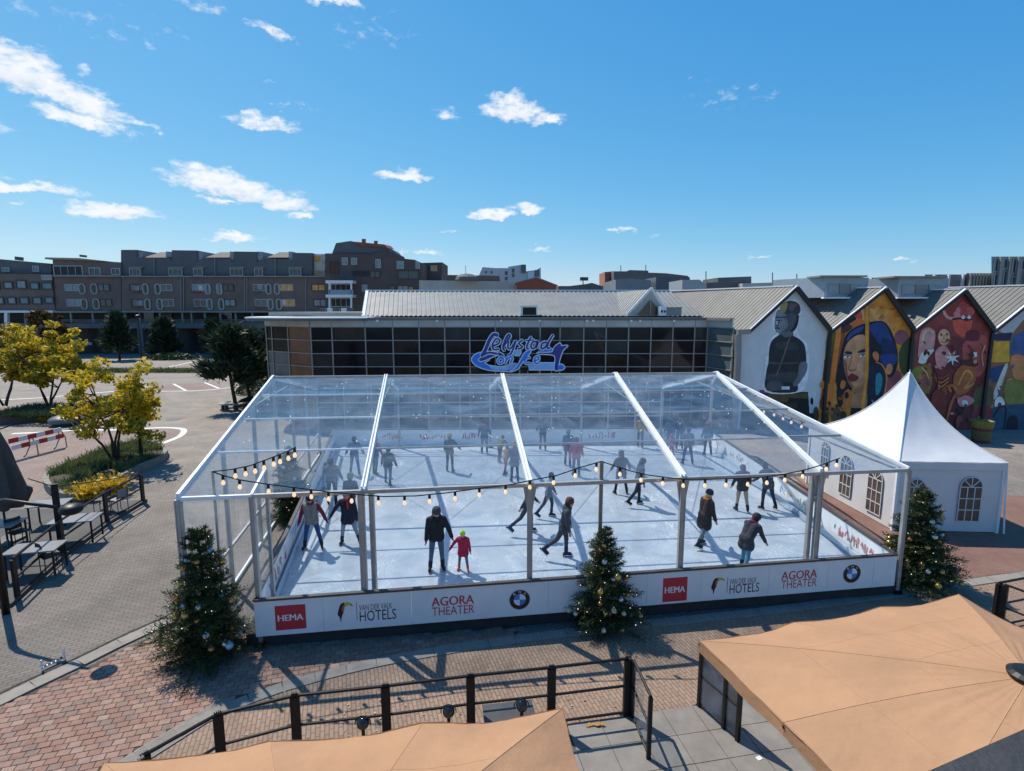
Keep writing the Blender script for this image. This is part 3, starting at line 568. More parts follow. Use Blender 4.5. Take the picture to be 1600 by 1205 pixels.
far_block('plant_room', 'pale metal plant room with a sloping side on the distant roofs', 'building', [(1066, 437.5), (1093, 437), (1104, 446), (1104, 470), (1066, 470)], 95, 8, mat('pale_blue_cladding', (.30, .34, .37), rough=.5, var=.08))
far_block('plant_room', 'dark roof plant housing left of the portrait gable', 'building', [(1122, 434), (1174, 432), (1174, 449), (1104, 450), (1104, 442), (1122, 441)], 100, 8, brickB)
far_block('hall', 'long low white roof edge behind the portrait gable', 'building', [(1160, 443), (1260, 440), (1260, 470), (1160, 470)], 98, 8, mat('whitish_fascia', (.46, .46, .45), rough=.6, var=.08))
far_block('low_building', 'dark low roof with a square sign frame between the red gable and orange tower', 'building', [(890, 447), (915, 444), (925, 442), (940, 447), (944, 446), (944, 470), (872, 470), (872, 447)], 130, 12, brickB, extra=lambda o: [MB().beam(D(911, 446, 129), D(911, 433, 129), .2, .2).build('mast', fr_dark, o), MB().box((D(912.5, 436, 129).x, 128.8, D(912, 436, 129).z), (1.9, .3, .8)).build('sign_panel', fr_dark, o)])
def ribbed(name, label, x0, x1, y0, y1, Y, n, m1, cat='building'):
    o = T(name, label, cat, Vector((D(x0, 482, Y).x, Y, 0))); b = MB(); b.prism([D(x, y, Y) for x, y in ((x0, y0), (x1, y0), (x1, 470), (x0, 470))], (D(x0, 470, Y).x / Y * 12 + .5, 12, 0)); b.build('wall', m1, o)
    for k in range(n):
        x = x0 + (x1 - x0) * (k + .5) / n; a_, c_ = D(x, y1, Y), D(x, y0 + .5, Y); MB().box((a_.x, Y - .25, (a_.z + c_.z) / 2), (.35, .5, c_.z - a_.z)).build('fin', M['white_metal'] if n < 6 else M['zinc'], o)
    return o
tw_ = ribbed('office_tower', 'tall grey office tower with white vertical fins at the right edge', 1549, 1660, 401, 452, 95, 8, mat('tower_glass', (.20, .235, .26), rough=.2, var=.35, vs=.25))
for x, y0, y1 in ((1551, 404, 425), (1565, 404, 420), (1579, 404, 428), (1593, 406, 422), (1551, 428, 450), (1565, 424, 450), (1579, 432, 450)): win(tw_, x, y0, x + 10, y1, 94.95, fr_white, pane_var[4], fw=.1)
ribbed('office_building', 'lower grey louvred office wing beside the finned tower', 1510, 1548, 427, 452, 100, 8, brickB)
ribbed('office_building', 'low louvred roof plant between the two roof boxes', 1362, 1402, 434, 450, 90, 10, brickB)
ribbed('office_building', 'low louvred roof plant right of the portrait gable', 1258, 1287, 440, 452, 90, 8, brickB)
ribbed('office_building', 'grey flat roofed building behind the second roof box', 1445, 1512, 429, 452, 105, 3, M['zinc_dk'])
for i, (x, y0, y1, lab) in enumerate(((1103, 424, 436, 'thin roof antenna above the plant room'), (970, 415, 424, 'thin antenna on the dark office slab'), (1009, 414, 423, 'white banded mast on the dark office slab'), (1207, 426, 442, 'lattice mast over the low white roof'), (1245, 428, 442, 'slim mast rising behind the portrait gable'))):
    o = tag(MB().beam(D(x, y1 + 20, 96 if i != 1 and i != 2 else 186), D(x, y0, 96 if i != 1 and i != 2 else 186), .14 if i not in (1, 2) else .25, .14).build('antenna', M['zinc'], None), lab, 'antenna')
# ================================================================== GLASS HALL
def corr(b, A_, B_, C_, D_, pitch=.28, amp=.035, m=0, nv=1):
    """ribbed metal sheet between eave A-B and ridge D-C"""
    A_, B_, C_, D_ = map(Vector, (A_, B_, C_, D_)); n = max(2, int((B_ - A_).length / pitch)); nn = (B_ - A_).cross(D_ - A_).normalized()
    if nn.z < 0: nn = -nn
    us = []
    for i in range(n):
        for f, h in ((0, 0), (.5, 0), (.58, 1), (.92, 1)): us.append(((i + f) / n, h))
    us.append((1, 0)); vs = []; fs = []
    for u, h in us:
        p, q = A_.lerp(B_, u) + nn * amp * h, D_.lerp(C_, u) + nn * amp * h; vs += [p, q]
    fs = [(2 * i, 2 * i + 2, 2 * i + 3, 2 * i + 1) for i in range(len(us) - 1)]
    b.add(vs, fs, m)
YG = 36.0
segs = [(Vector((D(415, 500, 38.3).x, 38.3, 0)), Vector((D(485, 500, YG).x, YG, 0)), [415, 425, 450, 485]),
        (Vector((D(485, 500, YG).x, YG, 0)), Vector((D(1106, 500, YG).x, YG, 0)), [485, 519, 571, 614, 655, 695, 734, 774, 812, 844, 875, 912, 947, 982, 1017, 1051, 1085, 1106]),
        (Vector((D(1106, 500, YG).x, YG, 0)), Vector((D(1147, 500, 33.7).x, 33.7, 0)), [1106, 1147])]
zr = [D(614, y, YG).z for y in (511, 532, 552.5, 573, 594)] + [2.0, 1.0, .05]; ztop = D(614, 498, YG).z
hall = T('glass_hall', 'dark glazed hall with a grid of slim mullions behind the ice rink tent', 'building', (0, YG, 0))
m_mull = mat('mullion', (.30, .28, .25), rough=.45, metal=.2, var=.15)
m_amber = mat('brown_interior_panel', (.17, .06, .02), rough=.35, var=.45, vs=.8)
m_retg = mat('grey_lit_glass', (.10, .125, .135), rough=.1, var=.3, vs=.7)  # paler grey: light caught by the angled end faces, put into the colour
pane_mats = [M['dkglass']] * 6 + [mat('dark_glass_brown_reflection', (.022, .015, .011), rough=.08, var=.6, vs=.7, spec=.25), mat('dark_glass_blue_reflection', (.010, .016, .024), rough=.05, var=.5, vs=.6, spec=.35), mat('dark_glass_grey_reflection', (.03, .032, .033), rough=.12, var=.5, vs=.5, spec=.25)]  # random pane tints: reflections painted into the dark glass
body = MB(); plan = [segs[0][0], segs[0][1], segs[2][0], segs[2][1], Vector((segs[2][1].x + .3, 50, 0)), Vector((segs[0][0].x, 50, 0))]
ins = [Vector((p.x, p.y + .25, 0)) for p in plan]
body.prism([(p.x, p.y, .0) for p in ins], (0, 0, ztop - .15)); body.build('core_wall', mat('dim_interior', (.012, .012, .013), rough=.6, var=.5, vs=.3), hall)
grime = 0
for si, (p0, p1, cols_) in enumerate(segs):
    nrm = Vector((p1.y - p0.y, -(p1.x - p0.x), 0)).normalized()
    pts = [V(x, 520, p0, p1) for x in cols_]; pts = [Vector((q.x, q.y, 0)) for q in pts]; pts[0] = p0; pts[-1] = p1
    for i in range(len(pts) - 1):
        a, c = pts[i], pts[i + 1]
        for j in range(len(zr) - 1):
            z1, z0 = zr[j] - .025, zr[j + 1] + .025; q = (c - a).normalized() * .03; tilt = nrm * random.uniform(-.012, .012)
            pm = m_amber if (si == 0 and i == 2) else (m_retg if si == 2 or (si == 0 and i < 3 and j > 1) else random.choice(pane_mats))
            b = MB(); A0 = Vector((a.x, a.y, z0)) + q; B0 = Vector((c.x, c.y, z0)) - q; A1 = Vector((a.x, a.y, z1)) + q + tilt; B1 = Vector((c.x, c.y, z1)) - q + tilt
            b.prism([A0, B0, B1, A1], -nrm * .04); b.build('pane', pm, hall)
    for i, a in enumerate(pts):
        if i == len(pts) - 1 and si < 2: continue
        MB().beam((a.x, a.y, .05), (a.x, a.y, zr[0] + .02), .075, .16).build('mullion', m_mull, hall)
    for z in zr[:-1]:
        b = MB(); b.beam(Vector((p0.x, p0.y, z)) + nrm * .035, Vector((p1.x, p1.y, z)) + nrm * .035, .12, .055); b.build('transom', m_mull, hall)
    # fascia sheets and gutter
    for i in range(len(pts) - 1):
        a, c = pts[i], pts[i + 1]; q = (c - a).normalized() * .012; b = MB()
        b.prism([(a + q + nrm * .12) + Vector((0, 0, zr[0] + .03)), (c - q + nrm * .12) + Vector((0, 0, zr[0] + .03)), (c - q + nrm * .12) + Vector((0, 0, ztop - .1)), (a + q + nrm * .12) + Vector((0, 0, ztop - .1))], -nrm * .1); b.build('fascia_panel', mat('brushed_fascia', (.42, .43, .43), rough=.4, metal=.2, var=.2, vs=.5, dirt=.15), hall)
    MB().beam(Vector((p0.x, p0.y, ztop - .03)) + nrm * .2, Vector((p1.x, p1.y, ztop - .03)) + nrm * .2, .2, .14).build('gutter', M['conc_dk'], hall)
    MB().beam(Vector((p0.x, p0.y, ztop + .06)) + nrm * .1, Vector((p1.x, p1.y, ztop + .06)) + nrm * .1, .3, .04).build('roof_edge', M['zinc'], hall)
rp = [Vector((p.x, p.y, ztop - .02)) for p in plan]; MB().prism(rp, (0, 0, .03)).build('flat_roof', mat('grey_roof_felt', (.20, .195, .185), rough=.9, var=.2, vs=.6), hall)
for x in (590, 683, 783, 843, 917, 927, 986, 1000, 1053): MB().box((D(x, 501, 35.75).x, 35.74, D(x, 501.5, 35.75).z), (.14, .12, .12)).build('floodlight', M['white_metal'], hall)
# sweeping canopy at the left corner
cz = ztop + .02; cp = [(382, 36.2), (415, 35.3), (460, 34.9), (520, 35.3), (575, 35.75), (575, 39), (470, 41), (410, 40)]
cw = catmull([Vector((D(x, 497, y).x, y, cz)) for x, y in cp], 4, True)
canopy = MB().prism(cw, (0, 0, .07)).build('canopy', M['white_metal'], hall)
cen = sum(cw, Vector()) / len(cw); MB().prism([cen + (p - cen) * .985 + Vector((0, 0, -.16)) for p in cw], (0, 0, .155)).build('canopy_soffit', M['conc_dk'], canopy)
# long metal roof
def rot_roof(name, label, A_, B_, C_, D_, **k):
    o = T(name, label, 'roof', (A_[0], A_[1], 0)); b = MB(); corr(b, A_, B_, C_, D_, **k); b.build('metal_sheet', M['zinc'], o); return o
eL, eR, rL, rR = D(569, 494, 38), D(1112, 494, 38), D(575, 455.5, 44), D(1010, 454.5, 44)
eL.z = eR.z = 7.02; rL.z = rR.z = (rL.z + rR.z) / 2
rf = rot_roof('metal_roof', 'long pale ribbed metal roof rising behind the glass hall', eL, Vector((rR.x + 3, 38, 7.02)), Vector((rR.x + 3, 44, rR.z)), rL, pitch=.33, amp=.05)
b = MB(); b.add([rL, (rR.x + 3, 44, rL.z), (rR.x + 3, 49.5, 6.8), (rL.x, 49.5, 6.8)], [(0, 1, 2, 3)]); b.build('back_slope', M['zinc'], rf)
b = MB(); b.beam(rL + Vector((-.1, 0, .05)), (rR.x + 3, 44, rL.z + .05), .35, .1); b.build('ridge_cap', M['white_metal'], rf)
b = MB(); b.beam(eL + Vector((-.06, 0, .02)), rL + Vector((-.06, 0, .04)), .22, .1); b.build('verge_trim', M['white_metal'], rf)
b = MB(); b.add([eL, rL, (eL.x, 49.5, 6.8)], [(0, 1, 2)]); b.build('gable', M['zinc_dk'], rf)
# low roof at the left with a white edge
b = MB(); q = [D(420, 496, 39), D(500, 489, 43), D(566, 483, 46), D(566, 494, 38.2)]; b.prism([(p.x, p.y, 7.03) for p in q], (0, 0, .25)); b.build('side_roof', M['zinc'], hall)
for i in range(5): MB().box((D(505 + 11 * i, 490, 40).x, 40, 7.45), (.35, .3, .25)).build('roof_vent', M['white_metal'] if i % 2 else M['conc_dk'], hall)
bx = D(826, 497, 37.6); vh = T('roof_vent_box', 'white roof vent box with a dark louvre on the long metal roof', 'vent', (bx.x, 37.7, 7.05))
MB().box((bx.x, 37.9, 7.38), (1.15, .9, .62)).build('housing', M['white_metal'], vh); MB().box((bx.x, 37.9, 7.72), (1.3, 1.1, .05)).build('lid', M['white_metal'], vh)
b = MB(); [b.box((bx.x + .05, 37.44, 7.14 + .085 * k), (.9, .04, .05)) for k in range(6)]; b.build('louvre', M['black'], vh)
MB().box((bx.x + .05, 37.455, 7.36), (.92, .02, .52)).build('opening', M['dkglass'], vh)
# dormer gable
dm = T('gabled_dormer', 'small gabled dormer with a triangular brown window on the metal roof', 'dormer', (D(1010, 490, 37.4).x, 37.4, 7))
gl, ga, gr_ = D(979, 494, 37.2), D(1017.5, 452.5, 37.2), D(1043, 492, 37.2); bl, ba = D(941, 494, 41.5), D(965, 453, 43.5); ba.z = ga.z; gl.z = gr_.z = bl.z = 7.03
b = MB(); corr(b, gl, bl, ba, ga, .33, .04); b.build('left_slope', M['zinc'], dm)
b = MB(); b.add([gr_, ga, ba, ba + (gr_ - ga) * 1.0], [(0, 3, 2, 1)]); b.build('right_slope', M['zinc'], dm)
MB().prism([gl, gr_, ga], (0, .12, 0)).build('gable', mat('pale_metal_fascia', 1), dm)
tri = [D(996, 492.5, 37.1), D(1036, 492, 37.1), D(1016.5, 468.5, 37.1)]; MB().prism(tri, (0, -.03, 0)).build('window', mat('brown_glass', (.09, .05, .03), rough=.1, var=.4, vs=1), dm)
b = MB(); b.beam(gl + Vector((0, -.1, .1)), ga + Vector((0, -.1, .1)), .1, .14); b.beam(ga + Vector((0, -.1, .1)), gr_ + Vector((0, -.1, .1)), .1, .14); b.build('verge_trim', M['white_metal'], dm)
b = MB(); b.beam((tri[2].x, 37.04, tri[2].z), (tri[2].x, 37.04, 7.1), .06, .06); b.build('mullion', m_mull, dm)
ac = D(1045, 488, 36.6); ah = T('air_conditioner', 'boxy rooftop air conditioner beside the gabled dormer', 'air conditioner', (ac.x, 36.6, 7.05))
MB().box((ac.x - .45, 36.6, 7.38), (.42, .6, .62)).build('fan_box', M['white_metal'], ah); MB().box((ac.x + .28, 36.7, 7.33), (.98, .7, .52)).build('housing', M['zinc'], ah); MB().box((ac.x + .28, 36.7, 7.61), (1.06, .8, .04)).build('lid', M['zinc_dk'], ah)
for k in range(2): MB().lathe((ac.x - .55 + .2 * k, 36.28, 7.28), [(.06, 0), (.06, .14)], 8).build('fan', M['black'], ah)
# ---- the logo sign hung on the glass
sg = T('logo_sign', 'blue script sign with the words Lelystad on Ice hung on the dark glass', 'sign', (D(808, 550, 35.5).x, 35.5, D(808, 580, 35.5).z))
s_pale = mat('pale_sign_edge', (.80, .86, .92), rough=.4, var=.03); s_navy = mat('navy_sign', (.022, .04, .27), rough=.35, var=.1); s_blue = mat('bright_blue_sign', (.03, .22, .80), rough=.35, var=.1); s_sky = mat('light_blue_sign', (.30, .56, .92), rough=.35, var=.15)
lay = [0.0]
def sp(x, y, dy): return D(720 + x / 8.889, 500 + y / 8.889, 35.62 - dy)
def sfill(name, pts, m, edge=True, closed=True, n=4):
    lay[0] += .006; P = [(p.x, p.y) for p in catmull([Vector((x, y, 0)) for x, y in pts], n, True)] if n else pts
    if edge:
        c = (sum(p[0] for p in P) / len(P), sum(p[1] for p in P) / len(P)); out = []
        k = len(P)
        for i in range(k):
            d = Vector((P[(i + 1) % k][0] - P[i - 1][0], P[(i + 1) % k][1] - P[i - 1][1])); d = d.normalized() if d.length > 0 else Vector((1, 0)); out.append((d.y, -d.x))
        area = sum(P[i][0] * P[(i + 1) % k][1] - P[(i + 1) % k][0] * P[i][1] for i in range(k)); s = 13 if area > 0 else -13
        MB().prism([sp(p[0] + o[0] * s, p[1] + o[1] * s, lay[0]) for p, o in zip(P, out)], (0, .025, 0)).build('edge', s_pale, sg)
    lay[0] += .004
    MB().prism([sp(p[0], p[1], lay[0] + .01) for p in P], (0, .03, 0)).build(name, m, sg)
def stroke(name, pts, w, m, edge=12):
    for ww, mm, nm, dz in ((w + 2 * edge, s_pale, 'edge', 0), (w, m, name, .012)):
        lay[0] += .004; Lf, Rt, e0, e1 = ribbon(pts, ww, 6); n = len(Lf); b = MB(); dy = lay[0] + dz
        ring = [e0] + Lf + [e1] + Rt[::-1]
        fr = [sp(p.x, p.y, dy) for p in ring]; k = len(ring); vs = fr + [p + Vector((0, .02, 0)) for p in fr]
        fs = [(0, 1, k - 1)] + [(1 + i, 2 + i, k - 2 - i, k - 1 - i) for i in range(n - 1)] + [(n, n + 1, n + 2)] + [(i, i + k, (i + 1) % k + k, (i + 1) % k) for i in range(k)]
        b.add(vs, fs); b.build(nm, mm, sg)
sfill('swoosh', [(290, 455), (190, 490), (155, 560), (230, 640), (400, 695), (620, 708), (700, 712), (740, 660), (600, 675), (450, 655), (330, 600), (400, 545), (300, 545)], s_blue)
sfill('panel', [(400, 640), (560, 655), (720, 615), (770, 618), (720, 680), (600, 700), (450, 690)], s_sky)
sfill('panel', [(930, 600), (1295, 600), (1295, 690), (950, 690)], s_sky, n=0)
sfill('panel', [(1085, 405), (1330, 405), (1345, 440), (1250, 460), (1085, 455)], s_blue, n=0)
sfill('panel', [(740, 430), (830, 430), (810, 490), (730, 480)], s_sky)
sfill('skater', [(1300, 380), (1375, 325), (1400, 362), (1485, 358), (1420, 420), (1375, 540), (1355, 640), (1360, 690), (1305, 690), (1312, 520), (1250, 480), (1080, 470), (1080, 455), (1260, 450)], s_navy)
sfill('curl', [(1345, 650), (1395, 618), (1440, 655), (1410, 690), (1360, 688)], s_blue)
sfill('ribbon', [(330, 500), (520, 450), (600, 500), (560, 520), (500, 490), (300, 570), (250, 550)], s_navy)
stroke('letter', [(510, 215), (455, 205), (395, 290), (340, 420), (290, 500)], 46, s_navy); stroke('letter', [(290, 500), (390, 455), (500, 470)], 30, s_navy)
stroke('letter', [(450, 360), (520, 330), (540, 280), (490, 265), (440, 340), (455, 410), (530, 405)], 24, s_navy)
stroke('letter', [(590, 370), (680, 240), (665, 205), (625, 260), (585, 380), (610, 425)], 26, s_navy)
stroke('letter', [(665, 300), (655, 385), (700, 390), (760, 290)], 24, s_navy); stroke('letter', [(765, 290), (720, 420), (680, 490), (655, 490)], 24, s_navy)
stroke('letter', [(860, 280), (805, 325), (855, 375), (795, 405)], 24, s_navy)
stroke('letter', [(975, 235), (915, 370), (940, 405)], 26, s_navy); stroke('letter', [(900, 290), (1020, 278)], 16, s_navy)
stroke('letter', [(1065, 300), (1000, 310), (975, 375), (1020, 395), (1075, 300), (1050, 390)], 24, s_navy)
stroke('letter', [(1195, 310), (1135, 325), (1115, 385), (1165, 385), (1280, 210)], 26, s_navy); stroke('letter', [(1225, 300), (1200, 390), (1240, 390)], 24, s_navy)
stroke('letter', [(560, 515), (515, 560), (535, 605), (585, 585), (585, 535), (550, 515)], 22, s_blue); stroke('letter', [(635, 520), (620, 605)], 22, s_blue); stroke('letter', [(630, 560), (680, 515), (715, 530), (690, 605)], 22, s_blue)
sfill('letter', [(955, 420), (965, 450), (880, 560), (810, 650), (790, 680), (690, 718), (770, 660), (830, 560), (890, 460)], s_blue)
stroke('letter', [(960, 525), (920, 525), (890, 570), (910, 605), (955, 600)], 22, s_blue); stroke('letter', [(1030, 570), (1080, 545), (1075, 512), (1035, 525), (1020, 580), (1050, 608), (1085, 595)], 22, s_blue)
for x in (640, 930, 1090, 1260, 1375): MB().beam(sp(x, 700, -.02), sp(x, 760, -.02), .04, .04).build('bracket', m_mull, sg)
# ================================================================== GABLED HOUSES WITH MURALS
YM = 33.5; RV = Vector((-5.4, 12.4, 0))
m_hw = mat('white_painted_wall', (.70, .70, .69), rough=.8, var=.1, vs=.8, bump=.2, bs=12, dirt=.12)
roof_m = mat('weathered_roof_sheet', (.135, .135, .125), rough=.62, var=.16, vs=.9, dirt=.25)
black_trim = mat('black_verge_board', (.02, .02, .02), rough=.6, var=.2)
def house(label, Lp, Ap, Rp, wallm, left_x=None):
    l, a, r = D(*Lp, YM), D(*Ap, YM), D(*Rp, YM); z = (l.z + r.z) / 2; l.z = r.z = z
    o = T('gabled_house', label, 'house', (l.x, YM, 0)); lx = D(left_x, Lp[1], YM).x if left_x else l.x + .05
    b = MB(); w = [Vector((lx, YM, 0)), Vector((r.x - .05, YM, 0)), Vector((r.x - .05, YM, z - .05)), a - Vector((0, 0, .06)), Vector((l.x + .05, YM, z - .05))]
    if left_x: w.append(Vector((lx, YM, z - .08)))
    b.prism(w, (1.5 if left_x else RV.x * .5, 12.0, 0)); b.build('wall', wallm, o)
    f = Vector((0, -.22, 0)); ov = (l - a).normalized() * .12
    b = MB(); corr(b, l + f + ov, l + RV + ov, a + RV, a + f, .30, .024); b.build('roof', roof_m, o)
    ov = (r - a).normalized() * .12; b = MB(); corr(b, r + f + ov, r + RV + ov, a + RV, a + f, .30, .024); b.build('roof', roof_m, o)
    b = MB(); b.beam(l + f * 1.1 + Vector((-.05, 0, -.12)), a + f * 1.1 + Vector((0, 0, -.07)), .1, .2); b.build('verge_board', black_trim, o)
    b = MB(); b.beam(l + f * 1.2 + Vector((-.05, 0, .02)), a + f * 1.2 + Vector((0, 0, .06)), .14, .05); b.build('verge_trim', M['white_metal'], o)
    b = MB(); b.beam(a + f * 1.1 + Vector((0, 0, -.07)), r + f * 1.1 + Vector((.05, 0, -.12)), .14, .26); b.build('verge_board', black_trim, o)
    b = MB(); b.beam(a + RV * .0 + Vector((0, 0, .06)), a + RV + Vector((0, 0, .06)), .3, .07); b.build('ridge_cap', M['white_metal'], o)
    MB().beam((r.x, YM - .12, .0), (r.x, YM - .12, z - .1), .16, .14).build('downpipe', black_trim, o)
    return o
h1 = house('white gabled house with a grey mural of a person in a cap', (1169, 516), (1242, 448), (1296, 516), m_hw, 1152)
h2 = house('orange gabled house with a mural of a dark haired woman', (1297, 516), (1380, 450), (1425, 514), paint('#c9812f'))
h3 = house('red gabled house with a mural of fantasy creatures and a white star', (1426, 515), (1503, 453), (1549, 514), paint('#8c3a34'))
h4 = house('last gabled house at the right edge with a yellow and blue mural', (1550, 514), (1636, 446), (1700, 516), mat('white_gable', (.55, .56, .56), rough=.8, var=.1))
MB().tube([D(1153, 523, 33.2), D(1153, 560, 33.2), Vector((D(1153, 560, 33.2).x, 33.2, .0))], .2, 12).build('drainpipe', M['zinc'], h1)
MB().beam(D(1152, 519, 33.1), D(1172, 518, 33.1), .3, .3).build('gutter', M['zinc'], h1)
for hh, x0, x1, ya, yb, lab in ((h2, 1287, 1358, 433, 465, ''), (h3, 1402, 1483, 434, 465, '')):      # glazed roof boxes
    a_ = D(1380 if hh is h2 else 1503, 450.5 if hh is h2 else 453, YM); l_ = D(1297 if hh is h2 else 1426, 515.5, YM); nn = (l_ - a_).cross(RV); dr_ = ray((x0 + x1) / 2, yb + 1); Yb = (CAMP + dr_ * ((a_ - CAMP).dot(nn) / dr_.dot(nn))).y
    b = MB(); P = [D(x0, yb, Yb), D(x1 - 4, yb, Yb), D(x1, ya + 1, Yb), D(x0 + 3, ya, Yb)]; b.prism(P, (-1.6, 3.6, 0)); rb = b.build('roof_box', mat('blue_grey_cladding', (.34, .38, .41), rough=.5, var=.1), hh)
    n = 3
    for k in range(n):
        wx0 = x0 + 7 + (x1 - x0 - 18) * k / n; wx1 = x0 + 7 + (x1 - x0 - 18) * (k + 1) / n - 1.5
        MB().prism([D(wx0, yb - 5, Yb - .02), D(wx1, yb - 5, Yb - .02), D(wx1, ya + 11, Yb - .02), D(wx0, ya + 11, Yb - .02)], (0, -.03, 0)).build('pane', M['pane_lt'] if k != 1 else M['zinc'], rb)
    a_, c_ = D(x0 - 2, ya, Yb - .2), D(x1 + 1, ya, Yb - .2); MB().box(((a_.x + c_.x) / 2 - .2, Yb + .5, a_.z + .05), (c_.x - a_.x, 1.6, .1)).build('coping', M['zinc'], rb)
    a_, c_ = D(x0 - 2, yb + .5, Yb - .2), D(x1 - 2, yb + .5, Yb - .2); MB().box(((a_.x + c_.x) / 2, Yb - .2, a_.z), (c_.x - a_.x, .3, .1)).build('sill', M['white_metal'], rb)
class Mural:
    def __init__(s, parent, ox, oy, k): s.p = parent; s.o = (ox, oy, k); s.n = 0; s.b = MB(); s.m = []
    def px(s, x, y): return s.o[0] + x / s.o[2], s.o[1] + y / s.o[2]
    def fill(s, h, pts, smooth=4):
        if smooth: pts = [(q.x, q.y) for q in catmull([Vector((x, y, 0)) for x, y in pts], smooth, True)]
        s.n += 1; Y = YM - .006 - .0007 * s.n; P = [D(*s.px(x, y), Y) for x, y in pts]
        ar = sum(pts[i][0] * pts[(i + 1) % len(pts)][1] - pts[(i + 1) % len(pts)][0] * pts[i][1] for i in range(len(pts)))
        if ar > 0: P.reverse()
        m = paint(h)
        if m not in s.m: s.m.append(m)
        s.b.poly(P, s.m.index(m)); return s
    def ell(s, h, x, y, rx, ry, a=0, n=18):
        ca, sa = math.cos(R(a)), math.sin(R(a))
        return s.fill(h, [(x + rx * math.cos(t) * ca - ry * math.sin(t) * sa, y + rx * math.cos(t) * sa + ry * math.sin(t) * ca) for t in [k * 2 * math.pi / n for k in range(n)]], 0)
    def bar(s, h, pts, w):
        Lf, Rt, e0, e1 = ribbon(pts, w, 4); return s.fill(h, [(p.x, p.y) for p in [e0] + Lf + [e1] + Rt[::-1]], 0)
    def done(s): 
        o = s.b.build('mural', s.m, s.p); return o
mu = Mural(h1, 1130, 430, 4.82)
mu.fill('#10100f', [(150, 880), (690, 880), (680, 1180), (120, 1180)], 0)
mu.fill('#5a4420', [(330, 890), (640, 890), (640, 930), (500, 925), (480, 960), (330, 950)], 0); mu.fill('#3c2a14', [(400, 980), (560, 960), (560, 1000), (420, 1010)], 0); mu.fill('#a33a26', [(395, 862), (440, 862), (440, 890), (395, 890)], 0)
mu.fill('#c2c5c6', [(640, 880), (700, 880), (690, 1040), (650, 1040)], 0).ell('#111111', 668, 950, 12, 28).fill('#86306e', [(270, 865), (325, 865), (325, 895), (285, 893)], 0)
mu.fill('#e0e3e4', [(415, 430), (345, 500), (312, 720), (315, 880), (580, 880), (640, 760), (640, 540), (575, 460), (560, 400), (590, 300), (585, 230), (540, 185), (460, 190), (375, 300), (375, 410)])
mu.fill('#777b80', [(398, 290), (386, 370), (392, 415), (410, 435), (450, 440), (520, 400), (560, 320), (555, 280), (480, 270), (420, 260)])
mu.fill('#5d6065', [(430, 430), (500, 395), (530, 465), (470, 485), (420, 465)]).fill('#17181a', [(510, 320), (568, 300), (562, 370), (535, 420), (505, 425), (515, 370)])
mu.fill('#3a3b40', [(428, 250), (455, 210), (500, 193), (555, 205), (582, 245), (570, 292), (515, 303), (455, 285)]).fill('#9c8a48', [(430, 258), (448, 222), (478, 205), (486, 225), (470, 270), (455, 284)]).ell('#a4443f', 545, 225, 12, 12).ell('#55565c', 515, 240, 22, 30)
mu.bar('#0c0c0e', [(394, 322), (408, 316), (424, 320)], 9).bar('#0c0c0e', [(432, 322), (450, 316), (474, 322)], 9).bar('#1a1a1c', [(398, 338), (412, 342), (424, 336)], 7).bar('#1a1a1c', [(436, 338), (452, 342), (468, 336)], 7).bar('#151517', [(392, 402), (408, 398), (424, 404)], 9).bar('#2b2c30', [(426, 338), (412, 372), (402, 380), (416, 386)], 7).fill('#4a4c52', [(470, 300), (552, 300), (530, 390), (490, 425), (460, 430), (490, 370)]).ell('#a4a8ae', 405, 360, 7, 16).ell('#83878d', 452, 362, 14, 26, 10)
mu.fill('#222226', [(430, 450), (375, 485), (350, 540), (340, 660), (325, 730), (330, 868), (545, 880), (560, 800), (600, 760), (625, 690), (620, 560), (595, 500), (530, 460), (470, 470)])
mu.fill('#34353a', [(395, 520), (470, 500), (560, 520), (555, 560), (430, 560)]).fill('#383c3f', [(350, 745), (560, 735), (550, 800), (340, 800)]).bar('#6d5c48', [(525, 430), (490, 500), (455, 610), (400, 760)], 9).bar('#484845', [(345, 660), (430, 665), (560, 660)], 12)
mu.fill('#63666c', [(575, 665), (628, 655), (630, 720), (590, 790), (545, 840), (525, 815), (560, 760)]).fill('#4b4e54', [(335, 810), (430, 800), (450, 860), (340, 868)]).fill('#d2d5d8', [(440, 838), (500, 838), (500, 862), (440, 862)], 0).done()
mu = Mural(h2, 1130, 430, 4.82)
mu.fill('#d58a32', [(785, 425), (860, 385), (1195, 95), (1440, 405), (1440, 560), (1395, 900), (1330, 1180), (695, 1180), (740, 860)], 0)
mu.fill('#cf9a68', [(1060, 210), (1100, 190), (1105, 350), (1000, 380), (900, 440), (880, 390), (960, 330)]).fill('#5a5522', [(790, 440), (850, 430), (840, 600), (815, 700), (775, 700), (770, 560)]).fill('#3f3b1b', [(775, 600), (820, 640), (800, 820), (745, 840)])
mu.bar('#8c4a24', [(905, 390), (890, 560), (850, 800)], 34).bar('#d8772c', [(870, 440), (840, 650), (815, 870), (800, 1000)], 40).bar('#6c3319', [(770, 640), (760, 830), (740, 980)], 18)
mu.fill('#c5513c', [(960, 300), (985, 262), (1025, 262), (1045, 290), (1045, 335), (1000, 325)]).fill('#1d1d2c', [(905, 350), (960, 305), (1005, 330), (950, 370), (915, 410), (890, 400)]).fill('#c46a2e', [(960, 400), (975, 350), (1040, 330), (1060, 360), (1000, 410)]).fill('#553024', [(890, 410), (950, 370), (970, 400), (910, 440)])
for i in range(16): mu.ell(random.choice(('#e8a652', '#b8662a', '#d8925a', '#c27a38')), random.uniform(1100, 1330), random.uniform(230, 340), random.uniform(14, 40), random.uniform(8, 20), random.uniform(-60, 60))
